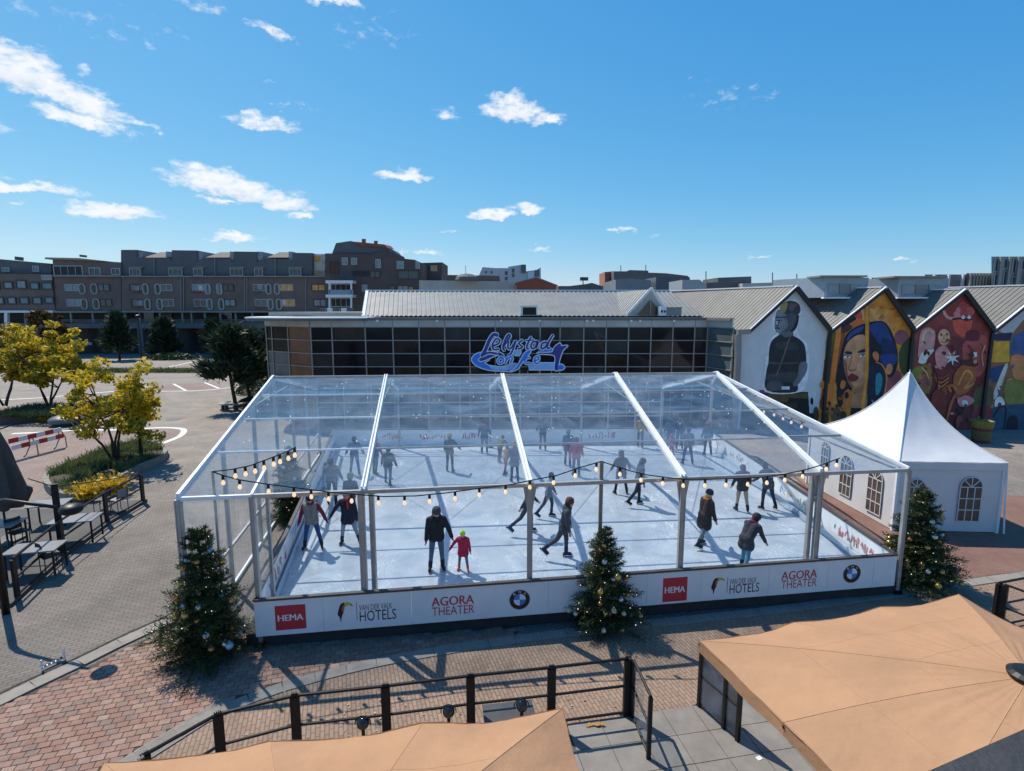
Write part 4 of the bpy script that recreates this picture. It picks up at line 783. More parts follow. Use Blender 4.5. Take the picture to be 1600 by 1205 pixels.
mu.ell('#8c4a56', 1345, 470, 55, 58).fill('#3d4420', [(1400, 470), (1440, 440), (1440, 640), (1400, 760), (1340, 730), (1325, 600), (1350, 520)]).fill('#a04f4a', [(1225, 780), (1300, 740), (1330, 780), (1300, 860), (1215, 930)]).ell('#7c4048', 1290, 760, 55, 48)
mu.fill('#10111a', [(905, 520), (930, 445), (1000, 390), (1090, 358), (1190, 345), (1245, 385), (1290, 480), (1315, 590), (1310, 690), (1265, 770), (1200, 740), (1140, 720), (1120, 900), (1120, 1000), (960, 960), (880, 890), (850, 800), (870, 660)])
mu.fill('#20386e', [(1105, 380), (1180, 352), (1230, 385), (1275, 500), (1290, 560), (1200, 540), (1120, 440)]).fill('#1c3a78', [(1190, 600), (1305, 600), (1305, 660), (1240, 690), (1195, 660)]).fill('#274380', [(950, 440), (1010, 400), (1060, 385), (1040, 420), (980, 450), (930, 500)]).fill('#15254e', [(1200, 470), (1290, 520), (1300, 590), (1200, 580)])
mu.fill('#c58b5f', [(965, 480), (1020, 450), (1075, 465), (1080, 600), (1075, 760), (1045, 835), (995, 862), (945, 815), (915, 720), (905, 610), (925, 530)])
mu.fill('#8d5a3c', [(905, 640), (930, 660), (945, 780), (1000, 855), (950, 825), (915, 730)]).fill('#b57a50', [(970, 860), (1070, 830), (1075, 1000), (965, 1000)]).fill('#a06844', [(970, 865), (1065, 835), (1050, 880), (990, 895)])
mu.fill('#161216', [(915, 590), (930, 572), (970, 582), (968, 596), (930, 592)]).fill('#161216', [(1010, 580), (1040, 562), (1075, 556), (1075, 578), (1030, 586)]).ell('#e6e4e2', 935, 615, 28, 11, -6).ell('#e6e4e2', 1050, 606, 28, 11, -8).ell('#4a7ca4', 938, 615, 10, 10).ell('#4a7ca4', 1052, 605, 10, 10).ell('#0d0d12', 938, 615, 4, 4).ell('#0d0d12', 1052, 605, 4, 4).bar('#1a1416', [(905, 612), (935, 600), (962, 612)], 5).bar('#1a1416', [(1022, 606), (1050, 593), (1076, 602)], 5)
mu.bar('#8f5a3b', [(968, 610), (958, 660), (945, 700), (958, 716)], 7).bar('#7b452f', [(950, 714), (975, 720), (1000, 708)], 8).fill('#7b1f28', [(936, 772), (962, 742), (985, 745), (1020, 768), (1000, 795), (960, 802)]).bar('#4e1219', [(938, 773), (975, 770), (1018, 769)], 4)
mu.fill('#131c33', [(1100, 690), (1140, 660), (1190, 670), (1222, 740), (1225, 830), (1195, 930), (1140, 985), (1100, 960), (1082, 860), (1085, 760)]).bar('#d0823a', [(1150, 655), (1200, 680), (1230, 760), (1222, 860), (1195, 960)], 9)
mu.fill('#2f7f8c', [(1150, 760), (1185, 740), (1200, 800), (1180, 880), (1150, 900)]).bar('#3f9aa8', [(1120, 940), (1150, 985), (1190, 960)], 8).bar('#d8a07a', [(935, 560), (960, 500), (1010, 470)], 5).ell('#d09a72', 1030, 690, 22, 34, 10)
mu.ell('#c77a48', 1250, 708, 26, 42, 10).fill('#c9783c', [(1125, 590), (1150, 575), (1172, 600), (1165, 650), (1135, 630)]).bar('#d98f33', [(1084, 195), (1083, 500), (1078, 760), (1042, 1060)], 27).bar('#7a4a1c', [(1099, 195), (1098, 500), (1093, 760), (1057, 1060)], 4)
mu.fill('#121a1c', [(965, 1000), (1040, 1000), (1030, 1100), (955, 1100)], 0).fill('#c8702a', [(895, 790), (925, 810), (905, 860), (880, 840)]).fill('#c06a2c', [(905, 900), (935, 860), (965, 880), (965, 960), (935, 1010), (905, 1000)]).ell('#15120f', 930, 905, 16, 26).fill('#d27c30', [(740, 800), (790, 810), (800, 860), (735, 850)]).fill('#151210', [(855, 870), (890, 890), (900, 970), (870, 990)])
for x, y, rx, ry, h in ((850, 1050, 40, 55, '#6e4a34'), (750, 970, 22, 50, '#7a3626'), (810, 1020, 20, 40, '#a3602e'), (905, 1060, 24, 40, '#3a3424'), (770, 1080, 26, 40, '#54391f'), (700, 1050, 20, 60, '#3a3320')): mu.ell(h, x, y, rx, ry)
for i in range(18): mu.ell(random.choice(('#120f0d', '#d88a3a', '#2a1c14', '#8a4a22')), random.uniform(740, 900), random.uniform(850, 1080), random.uniform(5, 10), random.uniform(9, 20), random.uniform(-30, 30))
mu.done()
mu = Mural(h3, 1400, 400, 4.015)
mu.fill('#8c3a36', [(110, 480), (150, 455), (425, 215), (592, 460), (605, 480), (520, 980), (440, 1180), (60, 1180), (85, 700)], 0)
mu.fill('#6b2a2c', [(250, 520), (420, 520), (560, 560), (520, 900), (420, 1150), (200, 1150), (180, 800)]).fill('#a84f45', [(430, 540), (560, 500), (585, 640), (520, 760), (440, 700), (420, 620)])
for x, y in ((400, 345), (440, 325), (470, 345), (420, 315), (455, 360), (385, 370), (425, 360)): mu.ell(random.choice(('#c05a56', '#cf7a74', '#b24a48')), x, y, 24, 27)
mu.fill('#cf8f86', [(290, 338), (300, 335), (330, 378), (365, 385), (355, 402), (310, 385)]).fill('#d4553f', [(358, 395), (415, 400), (473, 395), (472, 450), (448, 495), (418, 508), (380, 485), (360, 440)]).bar('#1d0d0e', [(355, 398), (400, 392), (440, 402), (476, 396)], 12).fill('#e4e6ea', [(408, 388), (422, 370), (436, 386), (422, 398)], 0).fill('#dfe1e6', [(446, 388), (460, 368), (472, 388), (460, 398)], 0)
for i in range(26): mu.ell('#b8402f', 372 + (i % 6) * 17 + (i // 6 % 2) * 8, 415 + (i // 6) * 17, 3.2, 3.2)
mu.fill('#5e1c26', [(445, 475), (515, 470), (522, 525), (470, 535), (440, 515)]).fill('#c98d84', [(145, 540), (160, 470), (205, 448), (245, 480), (235, 580), (195, 640), (140, 640)]).bar('#d9c2a0', [(170, 550), (175, 490), (205, 465), (235, 480)], 10).bar('#bda98e', [(185, 545), (195, 505), (220, 495)], 8)
mu.fill('#e2d6c8', [(170, 600), (205, 590), (240, 590), (200, 640), (180, 675), (140, 665)]).ell('#4a1c20', 180, 612, 8, 16).ell('#4a1c20', 205, 612, 7, 14)
mu.fill('#7d2f33', [(262, 470), (300, 440), (345, 470), (350, 540), (320, 570), (265, 550)]).ell('#c99a72', 302, 510, 37, 52).ell('#1a1212', 285, 494, 6, 8).ell('#1a1212', 320, 492, 6, 8).bar('#8a3f30', [(280, 535), (302, 545), (322, 532)], 5).bar('#a8734f', [(302, 500), (298, 522), (306, 524)], 4)
mu.fill('#c8857f', [(252, 590), (300, 562), (335, 600), (325, 660), (295, 710), (262, 700), (245, 640)])
star = []
for k in range(14):
    an = k * math.pi / 7 - 1.2; r = 52 if k % 2 == 0 else 17; star.append((353 + r * math.cos(an), 640 + r * math.sin(an)))
mu.fill('#d8dce2', star, 0).fill('#e8ecef', [(486, 605), (508, 603), (508, 632), (488, 635)], 0)
mu.fill('#8c6a2c', [(150, 690), (215, 690), (225, 800), (190, 890), (160, 850), (140, 760)]).ell('#8d5148', 185, 790, 30, 42).fill('#7c7434', [(100, 720), (150, 690), (170, 760), (120, 790)])
for k in range(7): mu.bar(random.choice(('#b4602c', '#9c4a28', '#c67a3a')), [(240 + k * 6, 740 + k * 20), (280, 770 + k * 26), (335 - k * 4, 740 + k * 24)], 9)
mu.fill('#a3582a', [(360, 760), (420, 680), (480, 700), (500, 780), (440, 860), (380, 870)]).bar('#c78b4a', [(390, 810), (440, 720), (480, 760), (430, 830), (490, 800)], 10).bar('#b5632f', [(345, 850), (330, 820), (360, 815), (375, 860), (345, 930), (320, 1030)], 16).fill('#4c2318', [(400, 660), (500, 650), (510, 690), (440, 690)])
for i in range(34): mu.ell(random.choice(('#a8564e', '#6a2428', '#c98a74', '#7a3a2c', '#b06a3a', '#5a1c24')), random.uniform(130, 570), random.uniform(500, 1050), random.uniform(6, 20), random.uniform(5, 14), random.uniform(0, 90))
mu.bar('#c9968a', [(560, 560), (540, 620), (548, 690)], 7).bar('#5a1c22', [(455, 560), (480, 600), (470, 650)], 8).bar('#d8b08a', [(160, 700), (190, 730), (205, 770)], 6).bar('#3c1416', [(240, 700), (262, 780), (250, 880)], 9)
mu.fill('#c97f78', [(385, 905), (430, 875), (480, 890), (490, 915), (440, 945), (400, 940)]).ell('#e8e2dd', 432, 922, 20, 18).ell('#15181c', 436, 937, 9, 8).bar('#1b1214', [(430, 950), (400, 1000), (385, 1090)], 8).ell('#243240', 398, 965, 14, 18).ell('#9a4a3c', 400, 1050, 26, 50).ell('#762a2a', 420, 1090, 30, 60).fill('#7a3222', [(230, 860), (310, 860), (300, 1040), (220, 1060)]); mu.done()
mu = Mural(h4, 1400, 400, 4.015)
mu.fill('#8a5a3a', [(640, 470), (720, 500), (800, 400), (1100, 480), (1050, 1180), (480, 1180), (560, 760)], 0)
mu.fill('#e0a02c', [(598, 540), (710, 535), (712, 665), (590, 668)], 0).fill('#1e2a44', [(610, 490), (730, 480), (720, 530), (605, 530)], 0).fill('#3c507c', [(720, 620), (730, 520), (800, 470), (880, 480), (900, 640), (830, 650), (770, 610)]).fill('#c77b4e', [(720, 650), (760, 620), (830, 650), (840, 760), (790, 790), (740, 760)]).ell('#d09a8e', 720, 830, 40, 60).fill('#23406a', [(580, 720), (640, 690), (700, 690), (660, 790), (600, 780)]).fill('#c6c0ac', [(680, 690), (700, 700), (640, 870), (615, 900), (600, 890)])
for i in range(24): mu.ell(random.choice(('#c77b4e', '#2e4c60', '#a88a3a', '#6a3a2c', '#3c507c', '#d8b890')), random.uniform(590, 900), random.uniform(680, 1080), random.uniform(6, 24), random.uniform(5, 16), random.uniform(0, 90))
mu.fill('#7c7838', [(690, 790), (800, 780), (900, 800), (880, 930), (700, 930)]).ell('#dcdcd4', 650, 930, 32, 48).ell('#8c2c24', 650, 935, 12, 16).fill('#2e4c60', [(600, 960), (780, 930), (900, 940), (880, 1100), (600, 1110)]).bar('#10141a', [(610, 1010), (650, 950), (690, 960), (670, 1110)], 10).fill('#5a5230', [(500, 830), (600, 820), (600, 940), (490, 960)]).fill('#86303a', [(490, 960), (590, 940), (590, 1020), (485, 1030)]).fill('#1a1c22', [(700, 1020), (760, 1010), (760, 1130), (690, 1130)]); mu.done()
p = G(1532, 691); dr = T('litter_bin', 'yellow and maroon round bin standing at the foot of the red mural', 'bin', p)
MB().lathe(p, [(.42, .02), (.46, .85)], 18).build('drum', paint('#5a2026'), dr); MB().lathe(p, [(.47, .85), (.5, 1.0), (.52, 1.25), (.46, 1.27), (.40, 1.2)], 18).build('rim', paint('#6a6228'), dr); MB().lathe(p, [(.44, .18), (.465, .7)], 18, 0).build('label_band', paint('#565028'), dr)
# ================================================================== ICE RINK
def film_mat(name, haze, tint, refl=1.0, rough=.09):
    m = bpy.data.materials.new(name); m.use_nodes = True; nt = m.node_tree; n = nt.nodes; L = nt.links; n.remove(n['Principled BSDF']); o = n['Material Output']
    tr = n.new('ShaderNodeBsdfTransparent'); tr.inputs[0].default_value = (*tint, 1)
    df = n.new('ShaderNodeBsdfTranslucent'); df.inputs[0].default_value = (.80, .85, .90, 1); d2 = n.new('ShaderNodeBsdfDiffuse'); d2.inputs[0].default_value = (.55, .62, .70, 1)
    md = n.new('ShaderNodeMixShader'); md.inputs[0].default_value = .14; L.new(df.outputs[0], md.inputs[1]); L.new(d2.outputs[0], md.inputs[2])
    g = n.new('ShaderNodeNewGeometry'); t = n.new('ShaderNodeTexNoise'); t.inputs['Scale'].default_value = 1.1; t.inputs['Detail'].default_value = 6; t.inputs['Distortion'].default_value = 1.2; L.new(g.outputs['Position'], t.inputs['Vector'])
    r = n.new('ShaderNodeMapRange'); r.inputs[1].default_value = .38; r.inputs[2].default_value = .68; r.inputs[3].default_value = haze * .5; r.inputs[4].default_value = haze * 1.6; L.new(t.outputs['Fac'], r.inputs[0])
    m1 = n.new('ShaderNodeMixShader'); L.new(r.outputs[0], m1.inputs[0]); L.new(tr.outputs[0], m1.inputs[1]); L.new(md.outputs[0], m1.inputs[2])
    gl = n.new('ShaderNodeBsdfGlossy'); gl.inputs['Roughness'].default_value = rough; gl.inputs[0].default_value = (.95, .97, 1, 1)
    t2 = n.new('ShaderNodeTexNoise'); t2.inputs['Scale'].default_value = 2.6; t2.inputs['Detail'].default_value = 2; L.new(g.outputs['Position'], t2.inputs['Vector'])
    bp = n.new('ShaderNodeBump'); bp.inputs['Strength'].default_value = .6; bp.inputs['Distance'].default_value = .06; L.new(t2.outputs['Fac'], bp.inputs['Height']); L.new(bp.outputs[0], gl.inputs['Normal'])
    fr = n.new('ShaderNodeLayerWeight'); fr.inputs[0].default_value = .5; p5 = n.new('ShaderNodeMath'); p5.operation = 'POWER'; L.new(fr.outputs['Facing'], p5.inputs[0]); p5.inputs[1].default_value = 4.5; mu_ = n.new('ShaderNodeMath'); mu_.operation = 'MULTIPLY_ADD'; mu_.inputs[1].default_value = .85 * refl; mu_.inputs[2].default_value = .035 * refl; mu_.use_clamp = True; L.new(p5.outputs[0], mu_.inputs[0])
    m2 = n.new('ShaderNodeMixShader'); L.new(mu_.outputs[0], m2.inputs[0]); L.new(m1.outputs[0], m2.inputs[1]); L.new(gl.outputs[0], m2.inputs[2]); L.new(m2.outputs[0], o.inputs[0])
    return m
film = film_mat('clear_roof_film', .22, (.89, .945, .985), 1.15); film_w = film_mat('clear_wall_film', .07, (.93, .96, .98), .45)
def ice_mat():
    m = bpy.data.materials.new('ice'); m.use_nodes = True; nt = m.node_tree; n = nt.nodes; L = nt.links; b = n['Principled BSDF']; b.inputs['Roughness'].default_value = .22; b.inputs['Specular IOR Level'].default_value = .45
    g = n.new('ShaderNodeNewGeometry'); acc = None
    for sc, w, st in ((.35, .0035, 1.0), (.6, .004, .8), (1.1, .006, .7), (.45, .003, .9), (.8, .006, .5), (2.1, .010, .45)):
        mp_ = n.new('ShaderNodeMapping'); mp_.inputs['Location'].default_value = (sc * 37, sc * 91, 0); mp_.inputs['Rotation'].default_value = (0, 0, sc * 5); mp_.inputs['Scale'].default_value = (sc * 2.2, sc * .9, 1); L.new(g.outputs['Position'], mp_.inputs[0])
        t = n.new('ShaderNodeTexNoise'); t.noise_dimensions = '2D'; t.inputs['Scale'].default_value = 1; t.inputs['Detail'].default_value = 1.0; t.inputs['Distortion'].default_value = .6; L.new(mp_.outputs[0], t.inputs['Vector'])
        for lv in (.42, .5, .57):
            s = n.new('ShaderNodeMath'); s.operation = 'SUBTRACT'; L.new(t.outputs['Fac'], s.inputs[0]); s.inputs[1].default_value = lv
            a = n.new('ShaderNodeMath'); a.operation = 'ABSOLUTE'; L.new(s.outputs[0], a.inputs[0])
            r = n.new('ShaderNodeMapRange'); r.inputs[1].default_value = 0; r.inputs[2].default_value = w; r.inputs[3].default_value = st; r.inputs[4].default_value = 0; L.new(a.outputs[0], r.inputs[0])
            if acc is None: acc = r.outputs[0]
            else:
                x = n.new('ShaderNodeMath'); x.operation = 'MAXIMUM'; L.new(acc, x.inputs[0]); L.new(r.outputs[0], x.inputs[1]); acc = x.outputs[0]
    brk = n.new('ShaderNodeTexNoise'); brk.inputs['Scale'].default_value = .9; brk.inputs['Detail'].default_value = 4; L.new(g.outputs['Position'], brk.inputs['Vector'])
    br = n.new('ShaderNodeMapRange'); br.inputs[1].default_value = .40; br.inputs[2].default_value = .62; L.new(brk.outputs['Fac'], br.inputs[0])
    x = n.new('ShaderNodeMath'); x.operation = 'MULTIPLY'; L.new(acc, x.inputs[0]); L.new(br.outputs[0], x.inputs[1])
    cl = n.new('ShaderNodeTexNoise'); cl.inputs['Scale'].default_value = .7; cl.inputs['Detail'].default_value = 8; cl.inputs['Roughness'].default_value = .7; L.new(g.outputs['Position'], cl.inputs['Vector'])
    c0 = n.new('ShaderNodeMix'); c0.data_type = 'RGBA'; c0.inputs[6].default_value = (.34, .40, .455, 1); c0.inputs[7].default_value = (.43, .475, .52, 1)
    r0 = n.new('ShaderNodeMapRange'); r0.inputs[1].default_value = .32; r0.inputs[2].default_value = .7; L.new(cl.outputs['Fac'], r0.inputs[0]); L.new(r0.outputs[0], c0.inputs[0])
    c1 = n.new('ShaderNodeMix'); c1.data_type = 'RGBA'; L.new(x.outputs[0], c1.inputs[0]); L.new(c0.outputs[2], c1.inputs[6]); c1.inputs[7].default_value = (.62, .65, .68, 1)
    L.new(c1.outputs[2], b.inputs['Base Color'])
    rr = n.new('ShaderNodeMapRange'); rr.inputs[3].default_value = .18; rr.inputs[4].default_value = .55; L.new(x.outputs[0], rr.inputs[0]); L.new(rr.outputs[0], b.inputs['Roughness'])
    return m
ZI = .35
FA, FB = Vector((-5.68, 11.17, 0)), Vector((10.05, 13.43, 0)); BL, BR = Vector((-9.45, 28.2, 0)), Vector((10.5, 28.6, 0))
fd = (FB - FA).normalized(); fn = Vector((-fd.y, fd.x, 0))
base = MB(); q = [FA - fd * .25 + fn * .12, FB + fd * .3 + fn * .12, BR + Vector((.5, .4, 0)), BL + Vector((-.5, .4, 0))]; base.prism(q, (0, 0, ZI - .02))
rb_ = structure(base.build('rink_platform', mat('dark_platform', (.03, .03, .033), rough=.8, var=.3)))
b = MB(); b.poly([(p.x, p.y, ZI) for p in (FA, FB, BR, BL)]); structure(b.build('ice', ice_mat()))
b = MB(); b.prism([G(1270, 764), G(1398, 862), G(1420, 905), G(1240, 745)], (0, 0, .06)); structure(b.build('side_path', m_redbrick))
# boards round the ice: one barrier per side, each panel a board of its own
m_edge = mat('dark_board_edge', (.07, .06, .055), rough=.6, var=.2)
ZB0, ZB1 = .33, 1.19
def barrier(label, P, Q, cuts, th=.05, inner=True):
    o = T('rink_barrier', label, 'rink barrier', (P.x, P.y, ZB0), 'barriers round the ice'); d = (Q - P).normalized(); n_ = Vector((d.y, -d.x, 0)); L_ = (Q - P).length
    for s0, s1 in zip(cuts, cuts[1:]):
        a, c = P + d * (s0 + .0025), P + d * (s1 - .0025); mb = MB(); tilt = random.uniform(-.004, .004)
        mb.prism([a + Vector((0, 0, ZB0)) + n_ * tilt, c + Vector((0, 0, ZB0)), c + Vector((0, 0, ZB1 - .03)), a + Vector((0, 0, ZB1 - .03)) + n_ * tilt], -n_ * th); mb.build('board', M['white'], o)
    b = MB(); b.beam(P + d * cuts[0] - n_ * th / 2 + Vector((0, 0, ZB1)), P + d * cuts[-1] - n_ * th / 2 + Vector((0, 0, ZB1)), .10, .05); b.build('top_rail', m_edge, o)
    b = MB(); b.beam(P + d * cuts[0] - n_ * (th + .10) + Vector((0, 0, ZI + .1)), P + d * cuts[-1] - n_ * (th + .10) + Vector((0, 0, ZI + .1)), .04, .18) if inner else None
    if inner: b.build('kick_board', mat('bluish_kick_board', (.42, .52, .62), rough=.5, var=.08), o)
    return o
def sF(x, y): return (V(x, y, FA, FB) - FA).dot(fd)
cuts = [sF(400, 965)] + [sF(x, y) for x, y in ((505, 955), (643, 944), (766, 938), (857, 931), (934, 925), (1011, 918), (1095, 912), (1201, 903), (1294, 896), (1365, 889), (1400, 886))]
cuts[0] = 0; cuts[-1] = (FB - FA).length
bf = barrier('long white front barrier printed with sponsor logos', FA, FB, cuts)
Lb = (BR - BL).length; bb = barrier('pale back barrier with red marks at the far end of the ice', BL, BR, [Lb * k / 11 for k in range(12)], inner=False)
bl_ = barrier('left side barrier with blue and red lettering beside the inner fir tree', BL, FA, [(FA - BL).length * k / 9 for k in range(10)])
br_ = barrier('right side barrier with small coloured sponsor marks beside the white pagoda', FB, BR, [(BR - FB).length * k / 8 for k in range(9)])
# --- prints on the front boards
ink_red = mat('print_red', (.52, .028, .045), rough=.45, var=.04); ink_black = mat('print_black', (.012, .012, .014), rough=.45, var=.1); ink_grey = mat('print_grey', (.10, .10, .11), rough=.45, var=.05); ink_white = mat('print_white', (.80, .80, .80), rough=.45, var=.03)
ink_crim = mat('print_crimson', (.50, .05, .075), rough=.45, var=.05); ink_blue = mat('print_blue', (.03, .23, .62), rough=.4, var=.05); ink_or = mat('print_orange', (.60, .09, .04), rough=.45, var=.1); ink_yg = mat('print_yellow_green', (.52, .50, .05), rough=.45, var=.1); ink_green = mat('print_green', (.22, .42, .10), rough=.45, var=.1)
nF = Vector((fd.y, -fd.x, 0)); lev = [0]
class Print:
    def __init__(s, parent, P, d, n): s.p, s.P, s.d, s.n = parent, P, d, n; s.k = 0
    def at(s, a, z, lay): return s.P + s.d * a + s.n * (.0035 + .0018 * lay) + Vector((0, 0, z))
    def flat(s, name, polys, m, lay=0):
        b = MB()
        for q in polys:
            b.prism([s.at(a, z, lay) for a, z in q], s.n * .0012)
        return b.build(name, m, s.p)
    def text(s, t, a0, a1, z0, z1, m, lay=0, shear=0.0, bold=0.0):
        vs, fs = text2d(t); b = MB()
        for k in range(2 if bold else 1):
            b.add([s.at(a0 + x * (a1 - a0) + shear * y + (bold if k else 0), z0 + y * (z1 - z0), lay + k * .3) for x, y in vs], fs)
        return b.build('lettering', m, s.p)
pr = Print(bf, FA, fd, nF)
def zF(x, y): return V(x, y, FA, FB).z
def ring(cx, cz, r0, r1, n=28): return [[(cx + r0 * math.cos(t), cz + r0 * math.sin(t)), (cx + r1 * math.cos(t), cz + r1 * math.sin(t)), (cx + r1 * math.cos(u), cz + r1 * math.sin(u)), (cx + r0 * math.cos(u), cz + r0 * math.sin(u))] for t, u in [(2 * math.pi * k / n, 2 * math.pi * (k + 1) / n) for k in range(n)]]
def disc(cx, cz, r, n=28, a0=0, a1=2 * math.pi): return [(cx + r * math.cos(a0 + (a1 - a0) * k / n), cz + r * math.sin(a0 + (a1 - a0) * k / n)) for k in range(n if a1 - a0 > 6.2 else n + 1)]
def frame(x0, x1, yc, h):                         # a box on the board from its extent in the photograph
    a0, a1 = sF(x0, yc), sF(x1, yc); xm = (x0 + x1) / 2; z0, z1 = zF(xm, yc + h / 2), zF(xm, yc - h / 2); return a0, a1, z0, z1
for hema, tou, bar, van, hot, ag, th_, bmw in (
    ((430, 478, 964.5, 38), (527, 552, 956.5, 31), (557.5, 955, 28), (561, 613, 948, 9), (562, 619, 961, 16), (674, 740, 938.5, 14), (675, 741, 953.5, 13), (812, 937, 15.8)),
    ((1035.5, 1073.5, 921, 37), (1111, 1132, 915.5, 26), (1136.5, 914, 24), (1140, 1182, 907.5, 8.5), (1140, 1186, 919, 14), (1221, 1276, 898, 13), (1221, 1276, 911.5, 12.5), (1331, 896.5, 13.3))):
    a0, a1, z0, z1 = frame(*hema); pr.flat('red_square', [[(a0, z0), (a1, z0), (a1, z1), (a0, z1)]], ink_red); w, h = a1 - a0, z1 - z0
    pr.text('HEMA', a0 + w * .08, a1 - w * .10, z0 + h * .37, z0 + h * .62, ink_white, 1, bold=.012)
    a0, a1, z0, z1 = frame(*tou); w, h = a1 - a0, z1 - z0; tp = lambda pts: [(a0 + x * w, z0 + y * h) for x, y in [(p.x, p.y) for p in catmull([Vector((x, y, 0)) for x, y in pts], 4, True)]]
    pr.flat('toucan_body', [tp([(.45, .98), (.22, .90), (.08, .62), (.02, .40), (.14, .26), (.20, .02), (.28, .30), (.40, .52), (.44, .74), (.62, .86)])], ink_black)
    pr.flat('toucan_chest', [tp([(.40, .86), (.30, .72), (.32, .52), (.42, .58), (.46, .72)])], ink_or, 1)
    pr.flat('toucan_beak', [tp([(.48, .97), (.78, .97), (1.0, .78), (.80, .84), (.50, .80)])], ink_yg, 1); pr.flat('beak_tip', [tp([(.88, .90), (1.0, .79), (.86, .83)])], ink_black, 2)
    xb, yb, hb = bar; s_ = sF(xb, yb); pr.flat('divider', [[(s_ - .006, zF(xb, yb + hb / 2)), (s_ + .006, zF(xb, yb + hb / 2)), (s_ + .006, zF(xb, yb - hb / 2)), (s_ - .006, zF(xb, yb - hb / 2))]], ink_grey)
    pr.text('VAN DER VALK', *frame(*van), ink_grey); pr.text('HOTELS', *frame(*hot), ink_black); pr.text('AGORA', *frame(*ag), ink_crim, bold=.012); pr.text('THEATER', *frame(*th_), ink_crim)
    x, y, r_ = bmw; ca_, cz_ = sF(x, y), zF(x, y); rr = abs(sF(x + r_, y) - sF(x - r_, y)) / 2
    pr.flat('roundel', [disc(ca_, cz_, rr)], ink_black); pr.flat('roundel_rim', ring(ca_, cz_, rr * .96, rr * 1.02), ink_grey, 1)
    for k in range(4):
        a0 = k * math.pi / 2; pr.flat('quarter', [[(ca_, cz_)] + disc(ca_, cz_, rr * .60, 8, a0, a0 + math.pi / 2)], ink_white if k % 2 == 0 else ink_blue, 1)
    for t, an in (('B', 130), ('M', 90), ('W', 50)):
        x_, z_ = ca_ + rr * .79 * math.cos(R(an)), cz_ + rr * .79 * math.sin(R(an)); pr.text(t, x_ - rr * .12, x_ + rr * .12, z_ - rr * .11, z_ + rr * .11, ink_white, 2)
# --- marks on the other boards (illegible in the photograph: runs of small strokes)
def scribble(pr_, a0, a1, z0, z1, m, n, seed, w=.05):
    rnd = random.Random(seed); polys = []
    for k in range(n):
        a = a0 + (a1 - a0) * (k + .5) / n; da = (a1 - a0) / n * .42
        pts = [(a + da * rnd.uniform(-1, 1), rnd.uniform(z0, z1)) for _ in range(4)]
        Lf, Rt, e0, e1 = ribbon(pts, w, 4); polys.append((Lf, Rt))
    b = MB()
    for i, (Lf, Rt) in enumerate(polys):
        q = len(Lf); b.add([pr_.at(p.x, p.y, i % 5) for p in Lf] + [pr_.at(p.x, p.y, i % 5) for p in Rt], [(j, j + 1, q + j + 1, q + j) for j in range(q - 1)])
    return b.build('lettering', m, pr_.p)
bd = (BR - BL).normalized(); pb = Print(bb, BL - Vector((bd.y, -bd.x, 0)) * .0, bd, Vector((bd.y, -bd.x, 0)))
ink_fr = mat('print_faded_red', (.55, .16, .15), rough=.5, var=.1)
for k, (x0, x1) in enumerate(((596, 630), (655, 697), (722, 752), (919, 962), (1015, 1062))):
    a0 = (V(x0, 680, BL, BR) - BL).dot(bd); a1 = (V(x1, 680, BL, BR) - BL).dot(bd); scribble(pb, a0, a1, .62, .98, ink_fr, 9, k, .05)
ld = (FA - BL).normalized(); pl_ = Print(bl_, BL - Vector((-ld.y, ld.x, 0)) * .05 - Vector((ld.y, -ld.x, 0)) * 0, ld, Vector((-ld.y, ld.x, 0)))
pl_.P = BL + Vector((-ld.y, ld.x, 0)) * .0535
Ll = (FA - BL).length
for k, (f0, f1, m_, n_) in enumerate(((.985, .955, ink_grey, 5), (.93, .90, ink_blue, 4), (.89, .84, ink_crim, 5), (.82, .80, ink_crim, 2), (.76, .68, ink_blue, 8), (.60, .55, ink_crim, 4), (.42, .38, ink_fr, 3))): scribble(pl_, Ll * f0, Ll * f1, .58, 1.02, m_, n_, 20 + k, .035)
rd = (BR - FB).normalized(); prr = Print(br_, FB, rd, Vector((-rd.y, rd.x, 0))); prr.P = FB + Vector((-rd.y, rd.x, 0)) * .0535
for k, (f0, f1, z0, z1, m_, n_) in enumerate(((.055, .17, .62, .95, ink_fr, 16), (.18, .185, .7, .9, ink_black, 1), (.27, .34, .62, .95, ink_green, 8), (.365, .39, .66, .9, ink_yg, 3), (.40, .43, .66, 1.0, ink_blue, 3), (.62, .64, .7, .95, ink_fr, 2), (.66, .72, .62, 1.0, mat('print_violet', (.25, .08, .22), rough=.5, var=.1), 4), (.73, .77, .62, .85, ink_green, 4), (.86, .88, .7, .95, ink_fr, 2))): scribble(prr, (BR - FB).length * f0, (BR - FB).length * f1, z0, z1, m_, n_, 40 + k, .028)
# ================================================================== CLEAR MARQUEE
PA, PB = FA + fn * .16, FB + fn * .16
EP = []
for x, y in ((278, 780), (568, 770), (828, 765), (1068, 750), (1283, 740), (1420, 737)): EP.append(V(x, y, PA, PB))
for i, p in enumerate(EP): p.z = 3.56 + (3.44 - 3.56) * i / 5
ZR = 5.1
RP = [G(x, y, ZR) for x, y in ((427, 590), (603, 588.5), (785, 587), (962, 585), (1120, 583.5))]
r0_, r4_ = RP[0].copy(), RP[4].copy()
for i in range(5):
    t = (RP[i].x - r0_.x) / (r4_.x - r0_.x); RP[i].y = r0_.y + (r4_.y - r0_.y) * t
EB = [Vector((2 * r.x - p.x, 2 * r.y - p.y, 3.5)) for r, p in zip(RP, EP)]; CB = Vector((10.75, 28.9, 3.5))
tent = T('clear_marquee', 'large clear roofed marquee with white rafters over the ice rink', 'tent', (0, 18, 0))
TS = [0, .27, .535, .78, 1.0]
